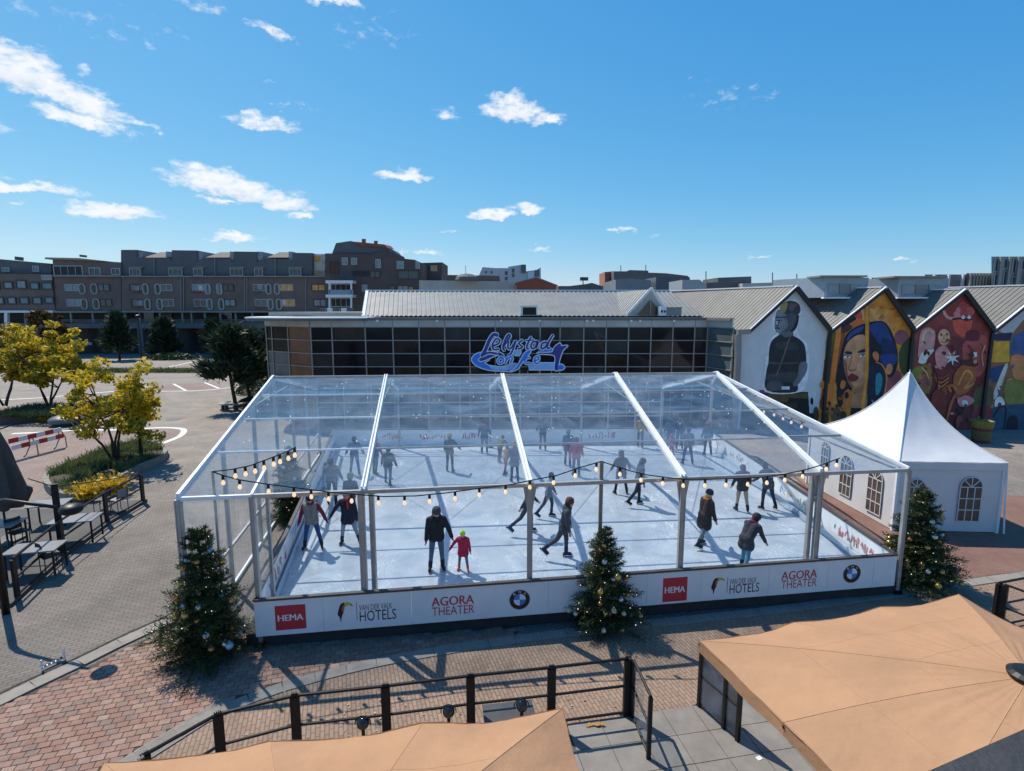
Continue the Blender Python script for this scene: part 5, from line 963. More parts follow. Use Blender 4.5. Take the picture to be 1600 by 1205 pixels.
def panel(name, a, c, d_, e, m=film, nu=12, nv=7, sag=.06):      # a-c front edge, e-d back edge
    s = random.uniform(0, 50); n_ = (c - a).cross(e - a).normalized()
    def f(u, v):
        p = a.lerp(c, u).lerp(e.lerp(d_, u), v); k = math.sin(math.pi * u) * math.sin(math.pi * v)
        return p + n_ * (-sag * k + .085 * k * mnoise.noise(Vector((u * 4 + s, v * 4, s))))
    return MB().grid(f, nu, nv).build(name, m, tent, smooth=True)
for i in range(4):
    for j in range(4): panel('roof_panel', EP[i].lerp(RP[i], TS[j]), EP[i + 1].lerp(RP[i + 1], TS[j]), EP[i + 1].lerp(RP[i + 1], TS[j + 1]), EP[i].lerp(RP[i], TS[j + 1]))
    panel('roof_panel', RP[i], RP[i + 1], EB[i + 1], EB[i])
for j in range(4): panel('roof_panel', EP[4].lerp(RP[4], TS[j]), EP[5].lerp(RP[4], TS[j]), EP[5].lerp(RP[4], TS[j + 1]), EP[4].lerp(RP[4], TS[j + 1]))
panel('roof_panel', EP[5], CB, RP[4] + Vector((.01, .01, 0)), RP[4]); panel('roof_panel', RP[4], RP[4] + Vector((.02, .0, 0)), CB, EB[4])
wm = M['white_metal']
for i in range(5):      # rafters: a box beam with a pair of keder rails on top
    for A_, B_ in ((EP[i], RP[i]), (RP[i], EB[i])):
        w = .13 if 0 < i < 4 else .085
        b = MB(); b.beam(A_ + Vector((0, 0, -.02)), B_ + Vector((0, 0, -.02)), w, .12); r_ = b.build('rafter', wm, tent)
        sx = (B_ - A_).cross(Vector((0, 0, 1))).normalized() * (w / 2 - .025)
        for s in (-1, 1): MB().beam(A_ + sx * s + Vector((0, 0, .065)), B_ + sx * s + Vector((0, 0, .065)), .035, .05).build('keder_rail', wm, r_)
MB().beam(EP[5], RP[4], .09, .09).build('rafter', wm, tent); MB().beam(RP[4], CB, .09, .09).build('rafter', wm, tent)
for j in range(1, 4):
    for i in range(4):
        MB().beam(EP[i].lerp(RP[i], TS[j]) + Vector((0, 0, -.03)), EP[i + 1].lerp(RP[i + 1], TS[j]) + Vector((0, 0, -.03)), .045, .045).build('purlin', M['alu'] if i > 0 else wm, tent)
        if j == 2: MB().beam(RP[i].lerp(EB[i], .5) + Vector((0, 0, -.03)), RP[i + 1].lerp(EB[i + 1], .5) + Vector((0, 0, -.03)), .045, .045).build('purlin', M['alu'], tent)
    MB().beam(EP[4].lerp(RP[4], TS[j]), EP[5].lerp(RP[4], TS[j]), .05, .06).build('purlin', M['alu'], tent)
for i in range(4): MB().beam(RP[i], RP[i + 1], .07, .09).build('ridge_beam', M['alu'], tent)
e390 = EP[0].lerp(EP[1], (390 - 278) / 290.0)
for a_, c_ in ((EP[0], e390), (e390, EP[1]), (EP[1], EP[2]), (EP[2], EP[3]), (EP[3], EP[4]), (EP[4], EP[5])): MB().beam(a_ + Vector((0, 0, -.03)), c_ + Vector((0, 0, -.03)), .08, .085).build('eave_beam', wm if a_ is EP[0] else M['alu'], tent)
for i in range(5):
    c_ = EB[i + 1] if i < 4 else CB
    MB().beam(EB[i], c_, .08, .1).build('eave_beam', M['alu'], tent)
MB().beam(EP[5], CB, .08, .1).build('eave_beam', M['alu'], tent)
def post(p, z0=ZI, w=.13, d=.13, m=None, off=(0, 0)):
    q = Vector((p.x + off[0], p.y + off[1], 0)); b = MB(); b.beam((q.x, q.y, z0), (q.x, q.y, p.z - .04), w, d, up=(0, 1, 0)); o = b.build('post', m or M['alu'], tent)
    for s in (-1, 1): MB().beam((q.x + s * w * .32, q.y - d * .52, z0), (q.x + s * w * .32, q.y - d * .52, p.z - .06), .018, .02, up=(0, 1, 0)).build('rail', m or M['alu'], o)
    MB().box((q.x, q.y, z0 + .06), (w + .1, d + .1, .12)).build('base_plate', M['black'], o)
    return o
post(EP[0], 0, .12, .12); post(e390, 0, .10, .10); post(EP[1], off=(-.06, 0)); post(EP[1], off=(.13, .16), w=.10); post(EP[2]); post(EP[3]); post(EP[4], off=(-.13, .14), w=.09); post(EP[4], w=.12); post(EP[5], 0, .1, .1)
for i in range(2, 5):       # knee brackets at the post heads
    p = EP[i]; b = MB(); b.prism([p + Vector((-.16, .02, -.05)), p + Vector((.16, .02, -.05)), p + Vector((.05, .02, -.75)), p + Vector((-.05, .02, -.75))], (0, .05, 0)); b.build('bracket', M['alu'], tent)
for i in range(5): post(EB[i], 0 if i == 0 else ZI, .12, .12)
post(CB, 0, .12, .12)
for i in range(4):
    a_, c_ = EB[i], EB[i + 1]; panel('wall_panel', Vector((a_.x, a_.y, 1.2)), Vector((c_.x, c_.y, 1.2)), c_, a_, film_w)
    for t in (.33, .67): q = a_.lerp(c_, t); MB().beam((q.x, q.y, 1.2), q, .06, .06, up=(0, 1, 0)).build('mullion', M['alu'], tent)
    for z in (2.0, 2.75): MB().beam((a_.x, a_.y - .03, z), (c_.x, c_.y - .03, z), .05, .05).build('wall_rail', M['alu'], tent)
# left gable wall with uprights, sill rail and a short return at the front corner
gl0, gl1 = EP[0], EB[0]
def gtop(t): return (EP[0].lerp(RP[0], t * 2) if t <= .5 else RP[0].lerp(EB[0], t * 2 - 1))
ts = [0, .17, .34, .5, .66, .83, 1.0]
for t0_, t1_ in zip(ts, ts[1:]):
    a_, c_ = gtop(t0_), gtop(t1_); panel('wall_panel', Vector((a_.x, a_.y, .05)), Vector((c_.x, c_.y, .05)), c_ + Vector((0, 0, -.08)), a_ + Vector((0, 0, -.08)), film_w)
    if t0_ > 0: MB().beam((a_.x, a_.y, 0), a_ + Vector((0, 0, -.08)), .09, .09, up=(0, 1, 0)).build('post', M['alu'], tent)
    for z in (.08, 1.15): MB().beam((a_.x, a_.y, z), (c_.x, c_.y, z), .06, .08).build('wall_rail', wm if z < 1 else M['alu'], tent)
panel('wall_panel', Vector((EP[0].x, EP[0].y, .05)), Vector((e390.x, e390.y, .05)), e390 + Vector((0, 0, -.08)), EP[0] + Vector((0, 0, -.08)), film_w)
ret = Vector((e390.x - .25, e390.y + 1.25, 3.75)); MB().beam(e390, ret, .06, .06).build('strut', wm, tent); MB().beam(Vector((e390.x, e390.y, .1)), Vector((ret.x, ret.y, .1)), .06, .08).build('wall_rail', wm, tent)
panel('wall_panel', Vector((e390.x, e390.y, .1)), Vector((ret.x, ret.y, .1)), ret, e390, film_w, 3, 3)
MB().beam((ret.x, ret.y, 0), ret, .07, .07, up=(0, 1, 0)).build('post', M['alu'], tent)
for i in range(5):       # wind braces and ties under the ridge
    m0 = EP[i].lerp(RP[i], .62); m1 = RP[i].lerp(EB[i], .38); MB().beam(m0, m1, .035, .035).build('tie_rod', M['alu'], tent)
for i in range(4):
    MB().beam(RP[i].lerp(EB[i], .05), EB[i + 1].lerp(RP[i + 1], .05), .018, .018).build('wind_brace', M['alu'], tent); MB().beam(RP[i + 1].lerp(EB[i + 1], .05), EB[i].lerp(RP[i], .05), .018, .018).build('wind_brace', M['alu'], tent)
# ---- tiny fairy lights strung inside the tent
glow = mat('warm_bulb_glow', (.9, .75, .5), rough=.3, var=0, emit=('#ffd9a0', 2.2)); spark = mat('fairy_light_glow', (.9, .9, .85), rough=.3, var=0, emit=('#ffeccc', 1.5))
b = MB(); rnd = random.Random(5)
for i in range(4):
    for t, n_ in ((.97, 9), (.80, 7), (.62, 9), (.44, 5)):
        for k in range(n_):
            u = rnd.random(); p = EP[i].lerp(RP[i], t + rnd.uniform(-.06, .03)).lerp(EP[i + 1].lerp(RP[i + 1], t), u); b.ball((p.x, p.y, p.z - rnd.uniform(.12, .4)), .013, 6, 4)
stuff(tag(b.build('fairy_lights', spark), 'tiny white fairy lights scattered under the clear tent roof', 'fairy lights'))
# ================================================================== FESTOON LIGHTS
m_bulb = mat('lit_bulb', (.95, .82, .6), rough=.15, var=0, emit=('#ffc98a', .75)); m_core = mat('bulb_filament', (.5, .2, .05), rough=.4, var=0, emit=('#ff9a3c', 2.0))
bm_ = MB(); bm_.lathe((0, 0, 0), [(.012, -.005), (.026, -.036), (.039, -.07), (.040, -.088), (.031, -.114), (.012, -.126)], 12); me_bulb = bm_.mesh('bulb', m_bulb, True)
bm_ = MB(); bm_.lathe((0, 0, 0), [(.026, .07), (.03, .065), (.03, .0), (.034, -.012), (.02, -.02)], 10); me_sock = bm_.mesh('socket', M['black'])
YF = lambda x, y: V(x, y, FA - fn * .02, FB - fn * .02)
def festoon(label, px, bulbs, plane=YF):
    pts = [plane(x, y) for x, y in px]; o = T('festoon_light_string', label, 'string lights', pts[0], 'festoon strings of warm bulbs')
    MB().tube(pts, .014, 6).build('cable', M['black'], o)
    for x, y in bulbs:
        # hang the bulb from the cable above it
        i = min(range(len(px)), key=lambda k: abs(px[k][0] - x)); best = None
        for a, c in zip(px, px[1:]):
            lo, hi = min(a[0], c[0]), max(a[0], c[0])
            if lo <= x <= hi: best = a[1] + (c[1] - a[1]) * ((x - a[0]) / (c[0] - a[0]) if c[0] != a[0] else 0)
        p = plane(x, best if best is not None else px[i][1]); s = inst('socket', me_sock, p + Vector((0, 0, -.075)), o); inst('bulb', me_bulb, p + Vector((0, 0, -.085)), s)
festoon('longest festoon string, from the thin left pole along the front eave to the middle pole', [(332, 737), (348, 743), (375, 750), (420, 757), (460, 762), (515, 769), (560, 773), (600, 776), (650, 775), (700, 770), (750, 763), (800, 757), (828, 751), (870, 743), (905, 731), (940, 721)],
        [(348, 0), (374, 0), (419, 0), (459, 0), (486, 0), (513, 0), (549, 0), (591, 0), (632, 0), (671, 0), (711, 0), (749, 0), (790, 0), (828, 0), (865, 0), (899, 0), (932, 0)])
festoon('short festoon string rising from the thin left pole towards the inner fir tree', [(332, 737), (360, 734), (390, 728), (420, 717), (450, 705), (462, 699)], [(367, 0), (383, 0), (398, 0), (412, 0), (427, 0), (437, 0), (450, 0), (460, 0)])
festoon('festoon string sagging from the middle pole along the eave to the right tent corner', [(940, 721), (960, 728), (985, 736), (1010, 742), (1040, 746), (1068, 749), (1110, 749), (1150, 748), (1190, 746), (1225, 741), (1255, 735), (1283, 727), (1312, 716)],
        [(969, 0), (1002, 0), (1036, 0), (1068, 0), (1102, 0), (1135, 0), (1169, 0), (1199, 0), (1227, 0), (1255, 0), (1292, 0), (1308, 0)])
def YR(x, y): return V(x, y, Vector((9.2, 14, 0)), Vector((9.2, 27, 0)))
festoon('festoon string of warm bulbs running back inside the right end of the tent', [(1190, 636), (1212, 642), (1235, 652), (1258, 661)], [(1194, 0), (1210, 0), (1224, 0), (1237, 0), (1253, 0)], YR)
pt = V(940, 722, FA + fn * .25, FB + fn * .25); lp = T('light_pole', 'tall slim wooden pole behind the middle fir tree carrying the light strings', 'pole', (pt.x, pt.y, ZI)); b = MB(); b.beam((pt.x, pt.y, ZI), (pt.x, pt.y, pt.z), .085, .085, up=(0, 1, 0)); b.build('shaft', mat('weathered_wood', (.26, .21, .16), rough=.8, var=.2, vs=5), lp); MB().box((pt.x, pt.y, pt.z + .01), (.11, .11, .04)).build('cap', M['alu'], lp)
pt = V(332, 735, FA + fn * .3, FB + fn * .3); lp = T('light_pole', 'thin pale pole at the left front of the tent where two light strings start', 'pole', (pt.x, pt.y, 0)); b = MB(); b.beam((pt.x, pt.y, 0), (pt.x, pt.y, pt.z), .04, .04, up=(0, 1, 0)); b.build('shaft', M['alu'], lp); MB().box((pt.x, pt.y, .02), (.3, .3, .04)).build('foot', M['black'], lp)
# ================================================================== WHITE PAGODA TENT
pg = T('pagoda_tent', 'white pagoda tent with a pointed roof and arched windows', 'tent', (14.9, 20.2, 0))
FL, FR, BL2, BR2 = Vector((13.05, 17.8, 0)), Vector((16.42, 17.58, 0)), Vector((12.85, 22.9, 0)), Vector((16.6, 22.8, 0)); ZE = 2.45; AP = Vector((15.02, 20.4, 5.12))
ev = [FL + Vector((-.04, -.07, 0)), FR + Vector((.06, -.07, 0)), BR2 + Vector((.06, .07, 0)), BL2 + Vector((-.04, .07, 0))]
for k in range(4):
    a, c = ev[k], ev[(k + 1) % 4]; ctr = Vector((AP.x, AP.y, 0)); s = random.uniform(0, 9)
    def f(u, v):
        p = a.lerp(c, u).lerp(ctr, v * .985); z = ZE + (AP.z - ZE) * (.45 * v + .55 * v ** 2.8) - .10 * math.sin(math.pi * u) * math.sin(math.pi * min(1, v * 1.1)) * (1 - v) + .05 * math.sin(math.pi * u) * mnoise.noise(Vector((u * 5, v * 6, s))) * (1 - v) - .03 * abs(math.sin(u * 9.4)) ** 6 * max(0, .35 - v)
        return Vector((p.x, p.y, z))
    MB().grid(f, 14, 18).build('roof_panel', M['pvc'], pg, smooth=True)
    MB().tube([f(0, v / 18) + Vector((0, 0, .012)) for v in range(19)], .022, 6).build('roof_seam', M['pvc'], pg)
    b = MB(); b.grid(lambda u, v: Vector((a.lerp(c, u).x, a.lerp(c, u).y, ZE + .02 - .27 * v + .006 * math.sin(u * 40))), 20, 2); b.build('valance', M['pvc'], pg)
MB().lathe(tuple(AP + Vector((0, 0, -.06))), [(.06, 0), (.05, .08), (.02, .12), (.012, .2)], 10).build('finial', wm, pg)
def pwall(a, c, wins, name):
    d = (c - a).normalized(); n_ = Vector((d.y, -d.x, 0)); nw = max(2, int((c - a).length / 1.0)); sd_ = random.uniform(0, 9)
    b = MB(); b.grid(lambda u, v: a.lerp(c, u) + Vector((0, 0, .03 + (ZE - .05) * v)) + n_ * (.018 * mnoise.noise(Vector((u * 6, v * 3, sd_)))), 18, 8); w_ = b.build('wall', M['pvc'], pg, smooth=True)
    for (x0, x1, y0, y1) in wins:
        A0, A1 = V(x0, y1, a, c), V(x1, y0, a, c); s0, s1 = (A0 - a).dot(d), (A1 - a).dot(d); s0, s1 = min(s0, s1), max(s0, s1); z0 = V((x0 + x1) / 2, y1, a, c).z; z1 = V((x0 + x1) / 2, y0, a, c).z; r = (s1 - s0) / 2; zc = z1 - r
        at = lambda s, z, o=.03: a + d * s + n_ * o + Vector((0, 0, z))
        prof = [(s0, z0), (s1, z0), (s1, zc)] + [((s0 + s1) / 2 + r * math.cos(t), zc + r * math.sin(t)) for t in [math.pi * k / 12 for k in range(1, 12)]] + [(s0, zc)]
        f_ = MB().prism([at(s, z, .035) for s, z in prof], -n_ * .006).build('window', mat('smoky_pvc_window', (.10, .075, .062), rough=.18, var=.35, vs=1.6), pg)
        bars = [((s0 + r * 2 / 3 * k, z0), (s0 + r * 2 / 3 * k, zc)) for k in (1, 2)] + [((s0, z0 + (zc - z0) * k / 3), (s1, z0 + (zc - z0) * k / 3)) for k in (1, 2, 3)]
        bars += [(((s0 + s1) / 2, zc), ((s0 + s1) / 2 + r * math.cos(t), zc + r * math.sin(t))) for t in (R(45), R(90), R(135))] + [(prof[i], prof[(i + 1) % len(prof)]) for i in range(len(prof))]
        for (p, q) in bars: MB().beam(at(p[0], p[1], .045), at(q[0], q[1], .045), .03, .012, up=tuple(n_)).build('window_bar', M['pvc'], f_)
    return w_
pwall(FL, FR, [(1412, 1446, 748, 815), (1493, 1536, 745, 814)], 'front'); pwall(BL2, FL, [(1282, 1298, 690, 742), (1311, 1335, 711, 775), (1353, 1383, 732, 803)], 'left'); pwall(FR, BR2, [], 'right'); pwall(BR2, BL2, [], 'back')
for p in (FL, FR, BL2, BR2): MB().beam((p.x, p.y, 0), (p.x, p.y, ZE), .09, .09, up=(0, 1, 0)).build('leg', wm, pg)
for x in (1262, 1447, 1477):
    pass
q = FR + Vector((.05, -.06, 0)); MB().tube([q + Vector((0, 0, ZE - .2)), q + Vector((.02, -.05, 1.2)), q + Vector((.05, -.12, .05))], .03, 6).build('tension_strap', wm, pg)
# ================================================================== TREES AND PLANTS
def limb(b, p, d, L_, r, n, m=0, wob=.18, rng=random):
    pts = [Vector(p)]; d = Vector(d).normalized()
    for k in range(n):
        d = (d + Vector((rng.gauss(0, wob), rng.gauss(0, wob), rng.gauss(0, wob * .5)))).normalized(); pts.append(pts[-1] + d * (L_ / n))
    b.tube(pts, [r * (1 - .7 * k / n) for k in range(n + 1)], 7, m); return pts
def leafy_tree(label, base, H, Rr, crown_lo, lf, n_leaf, size, stems=4, seed=1, group=None, cat='tree', name='leafy_tree', lean=(0, 0), gaps=46, up=.5):
    rng = random.Random(seed); np.random.seed(seed); o = T(name, label, cat, base, group); base = Vector(base); b = MB(); tips = []
    for k in range(stems):
        an = 2 * math.pi * k / stems + rng.uniform(-.4, .4); sp_ = rng.uniform(.12, .38) if stems > 1 else .03
        st = limb(b, base + Vector((.1 * math.cos(an), .1 * math.sin(an), 0)), (sp_ * math.cos(an) + lean[0], sp_ * math.sin(an) + lean[1], 1), H * rng.uniform(.62, .82), H * .010 + .018, 7, rng=rng, wob=.12)
        tips.append(st[-1])
        for j in range(3, 7):
            for _ in range(2):
                a2 = rng.uniform(0, 6.28); br = limb(b, st[j], (math.cos(a2), math.sin(a2), rng.uniform(.1, .7)), Rr * rng.uniform(.45, .85), H * .006 + .008, 4, rng=rng, wob=.22); tips += [br[-1], br[-2], br[2]]
    b.build('trunk', M['bark'], o, smooth=True)
    cz = H * (1 + crown_lo) / 2; hz = H * (1 - crown_lo) / 2; cl = []
    while len(cl) < gaps:        # clumps through the crown's volume, uneven outline
        u = Vector((rng.uniform(-1, 1), rng.uniform(-1, 1), rng.uniform(-1, 1)))
        if u.length > 1 or u.length < .35: continue
        k = 1 + .28 * mnoise.noise(Vector((u.x * 1.5 + seed, u.y * 1.5, u.z * 1.5))); cl.append(base + Vector((u.x * Rr * k + lean[0] * H * .5, u.y * Rr * k + lean[1] * H * .5, cz + u.z * hz * k)))
    cl += tips[:len(tips) // 2]
    C = []
    for c in cl:
        s = Rr * rng.uniform(.12, .27); m_ = n_leaf // len(cl); q = np.random.normal(size=(m_, 3)); q = q / np.maximum(.6, np.linalg.norm(q, axis=1, keepdims=True)) * np.random.uniform(.3, 1, (m_, 1)) * s; q[:, 2] *= .75; C.append(q + np.array(c))
    fast('crown', leaves(np.concatenate(C), size, up), lf, o); return o
gY = 'yellow autumn trees on the planted beds'
leafy_tree('yellow green multi-stemmed tree in the round kerbed bed beside the lamp post', G(181, 722, .25), 5.0, 2.15, .30, lf_yellow, 5200, .23, 4, 3, gY, lean=(-.06, 0), gaps=40)
leafy_tree('bright yellow tree behind and left of the multi-stemmed one', G(78, 636, .3), 6.2, 2.6, .36, lf_yellow, 6000, .33, 4, 8, gY)
leafy_tree('yellow olive tree cut by the left edge of the photo', G(8, 634, .3), 6.2, 2.5, .36, lf_olive, 5200, .33, 3, 12, gY)
leafy_tree('small brown leaved conical tree behind the yellow trees', G(76, 560), 7.6, 2.2, .3, lf_brown, 3500, .6, 1, 15, name='brown_tree')
leafy_tree('low brown bush tree right of the brown conical tree', G(95, 560), 5.4, 1.8, .25, lf_brown, 2500, .5, 1, 16, name='brown_tree')
def spiky_tree(label, base, H, Rr, seed, size=.9, n=2600, lo=.2, group='dark evergreens in front of the flats'):
    rng = random.Random(seed); np.random.seed(seed); o = T('evergreen_tree', label, 'tree', base, group); base = Vector(base); b = MB(); st = limb(b, base, (0, 0, 1), H * .8, H * .022 + .03, 6, rng=rng, wob=.05); b.build('trunk', M['bark'], o, True)
    Q = []
    for k in range(70):
        t = rng.random() ** .8; z = H * (lo + (1 - lo) * t); rr = Rr * (1 - t) ** .6 * rng.uniform(.35, 1.0) + .1; an = rng.uniform(0, 6.28); c = np.array(base) + np.array([rr * math.cos(an), rr * math.sin(an), z])
        m_ = n // 70; d = np.random.normal(size=(m_, 3)) * .55 + np.array([math.cos(an) * .9, math.sin(an) * .9, .75]); d = unit(d); l = (size * np.random.uniform(.5, 1.2, m_))[:, None]; sd_ = unit(np.cross(d, np.random.normal(size=(m_, 3)))) * size * .07; c0 = c - d * l * .3 + np.random.normal(size=(m_, 3)) * Rr * .1
        Q.append(np.stack([c0 - sd_, c0 + sd_, c0 + d * l + sd_ * .25, c0 + d * l - sd_ * .25], 1))
    fast('crown', np.concatenate(Q), lf_dark, o); return o
spiky_tree('dark evergreen standing before the arcade behind the yellow trees', G(187, 563), 6.6, 2.1, 31, 1.2)
spiky_tree('dark spiky evergreen before the arcade in the middle of the grass strip', G(259, 559), 5.6, 2.2, 32, 1.4)
spiky_tree('dark spiky evergreen before the arcade nearest the glass hall', G(336, 558), 5.6, 2.0, 33, 1.2)
spiky_tree('tall dark evergreen with a round bench about its trunk left of the glass hall', G(369, 640), 5.9, 2.3, 34, 1.0, 4200, .32)
spiky_tree('dark evergreen close to the corner of the glass hall', G(391, 628), 5.6, 1.9, 35, .9, 3200, .35)
spiky_tree('lighter young evergreen at the corner of the glass hall', G(408, 600), 5.2, 1.5, 36, .9, 2400, .2)
def mound(label, name, cat, c, rx, ry, h, m, n, size, seed=1, kind=None, rz=0):
    np.random.seed(seed); a = np.random.uniform(0, 2 * np.pi, n); r = np.sqrt(np.random.uniform(0, 1, n)); z = np.sqrt(1 - r * r * .96) * h * np.random.uniform(.5, 1.05, n); x, y = r * np.cos(a) * rx, r * np.sin(a) * ry
    P = np.stack([c[0] + x * math.cos(rz) - y * math.sin(rz), c[1] + x * math.sin(rz) + y * math.cos(rz), c[2] + z], 1); o = fast(name, leaves(P, size, .8), m, None, Vector(c)); 
    tag(o, label, cat); 
    if kind: o['kind'] = kind
    return o
lf_hedge = leafmat('hedge_leaves', (.025, .05, .02), (.06, .10, .035), 1.5, .2)
mound('clipped dark green bush on the grass strip below the flats', 'bush', 'bush', G(268, 562), 3.6, 1.6, 1.0, lf_hedge, 1500, .35, 41)
mound('wide clipped dark green bush beside the glass hall corner', 'bush', 'bush', G(402, 612), 1.5, 2.6, 1.1, lf_hedge, 2200, .22, 42)
mound('round dark green bush close behind the bench tree', 'bush', 'bush', G(395, 634), 1.1, 1.4, .7, lf_hedge, 1500, .18, 43)
# round bench about the tree
p = G(369, 638); bn = T('tree_bench', 'pale curved bench round the trunk of the dark evergreen', 'bench', p); b = MB(); pr_ = [(.62, .42), (1.15, .42), (1.15, .48), (.62, .48), (.62, .42)]
for k in range(20):
    a0, a1 = R(150 + 12 * k), R(150 + 12 * (k + 1)); P = [(p.x + r_ * math.cos(a), p.y + r_ * math.sin(a), p.z + .42) for r_, a in ((.6, a0), (1.2, a0), (1.2, a1), (.6, a1))]; b.prism(P, (0, 0, .06))
b.build('seat', M['conc'], bn)
for k in range(6): MB().beam((p.x + .9 * math.cos(R(160 + 44 * k)), p.y + .9 * math.sin(R(160 + 44 * k)), 0), (p.x + .9 * math.cos(R(160 + 44 * k)), p.y + .9 * math.sin(R(160 + 44 * k)), .42), .07, .3, up=(0, 1, 0)).build('leg', M['conc_dk'], bn)
# --- round-nosed planted bed with a kerb
out = catmull([G(x, y, .0) for x, y in ((72, 768), (70, 752), (84, 741), (125, 723), (165, 708), (205, 697), (237, 697), (257, 703), (263, 713), (252, 724), (222, 737), (190, 755), (150, 775), (105, 785))], 5, True)
bed = T('planted_bed', 'planted bed edged with kerbstones around the multi-stemmed yellow tree', 'planter', sum(out, Vector()) / len(out))
n = len(out)
for i in range(n):
    a, c = out[i], out[(i + 1) % n]; dd = (c - a).normalized(); nn = Vector((-dd.y, dd.x, 0)); nn = nn if nn.dot(Vector(WL[bed.name]) - a) > 0 else -nn
    MB().prism([a + dd * .008, c - dd * .008, c - dd * .008 + nn * .2, a + dd * .008 + nn * .2], (0, 0, .34 + random.uniform(-.006, .006))).build('kerbstone', m_kerb, bed)
cen = Vector(WL[bed.name]); ins_ = [p + (cen - p).normalized() * .17 for p in out]; MB().prism([Vector((p.x, p.y, .02)) for p in ins_], (0, 0, .22)).build('soil', mat('soil', 1), bed)
ip = [(p.x, p.y) for p in ins_]; bp_ = []
while len(bp_) < 4200:
    x = random.uniform(min(q[0] for q in ip), max(q[0] for q in ip)); y = random.uniform(min(q[1] for q in ip), max(q[1] for q in ip))
    if inside((x, y), ip) and mnoise.noise(Vector((x * .8, y * .8, 3))) > -.08: bp_.append((x, y, .24))
np.random.seed(4); stuff(tag(fast('ground_cover', blades(np.array(bp_), .36, .7, .022), lf_grass), 'green ground cover plants filling the kerbed bed', 'ground cover'))
# long low wall with plants behind the yellow trees
w0, w1 = G(-40, 668), G(140, 652); wl2 = T('planter_wall', 'long low brown planter wall below the yellow trees', 'planter', w0); dd = (w1 - w0).normalized(); Lw = (w1 - w0).length; k = 0
brown_w = mat('brown_planter_wall', (.13, .095, .08), rough=.85, var=.15, vs=2, dirt=.15)
while k < int(Lw / 1.2): a, c = w0 + dd * (k * 1.2 + .008), w0 + dd * (k * 1.2 + 1.192); MB().prism([a, c, c + Vector((0, .3, 0)), a + Vector((0, .3, 0))], (0, 0, .62)).build('wall_block', brown_w, wl2); k += 1
structure(MB().prism([w0 + Vector((0, .3, 0)), w1 + Vector((0, .3, 0)), w1 + Vector((-.5, 4.5, 0)), w0 + Vector((0, 4.5, 0))], (0, 0, .55)).build('bed_soil', mat('soil', 1)))
np.random.seed(6); gp = np.stack([np.random.uniform(w0.x, w1.x, 4000), np.random.uniform(w0.y + .5, w0.y + 4.5, 4000), np.full(4000, .54)], 1); stuff(tag(fast('ground_cover', blades(gp, .4, .7, .03), lf_hedge), 'dark ground cover on the raised bed under the yellow trees', 'ground cover'))
mound('low yellow flowering shrub before the brown planter wall', 'shrub', 'shrub', G(103, 658), 1.9, .7, .75, lf_shrub, 900, .22, 51)
def tuft(label, p, seed, n=260, l=.75):
    np.random.seed(seed); q = np.random.normal(size=(n, 3)) * np.array([.14, .14, .03]) + np.array(p); o = T('yellow_shrub', label, 'shrub', p, 'yellow shrubs by the terrace fence')
    fast('foliage', np.concatenate([blades(q, l, .9, .035), leaves(q + np.random.normal(size=(n, 3)) * np.array([.28, .28, .18]) + np.array([0, 0, .32]), .17, .6)]), lf_shrub, o); return o
tuft('yellow shrub with starry leaves left of the terrace corner post', G(141, 775, .15), 61, 150, .6); tuft('yellow shrub with starry leaves close to the terrace corner post', G(178, 768, .15), 62, 170, .65)
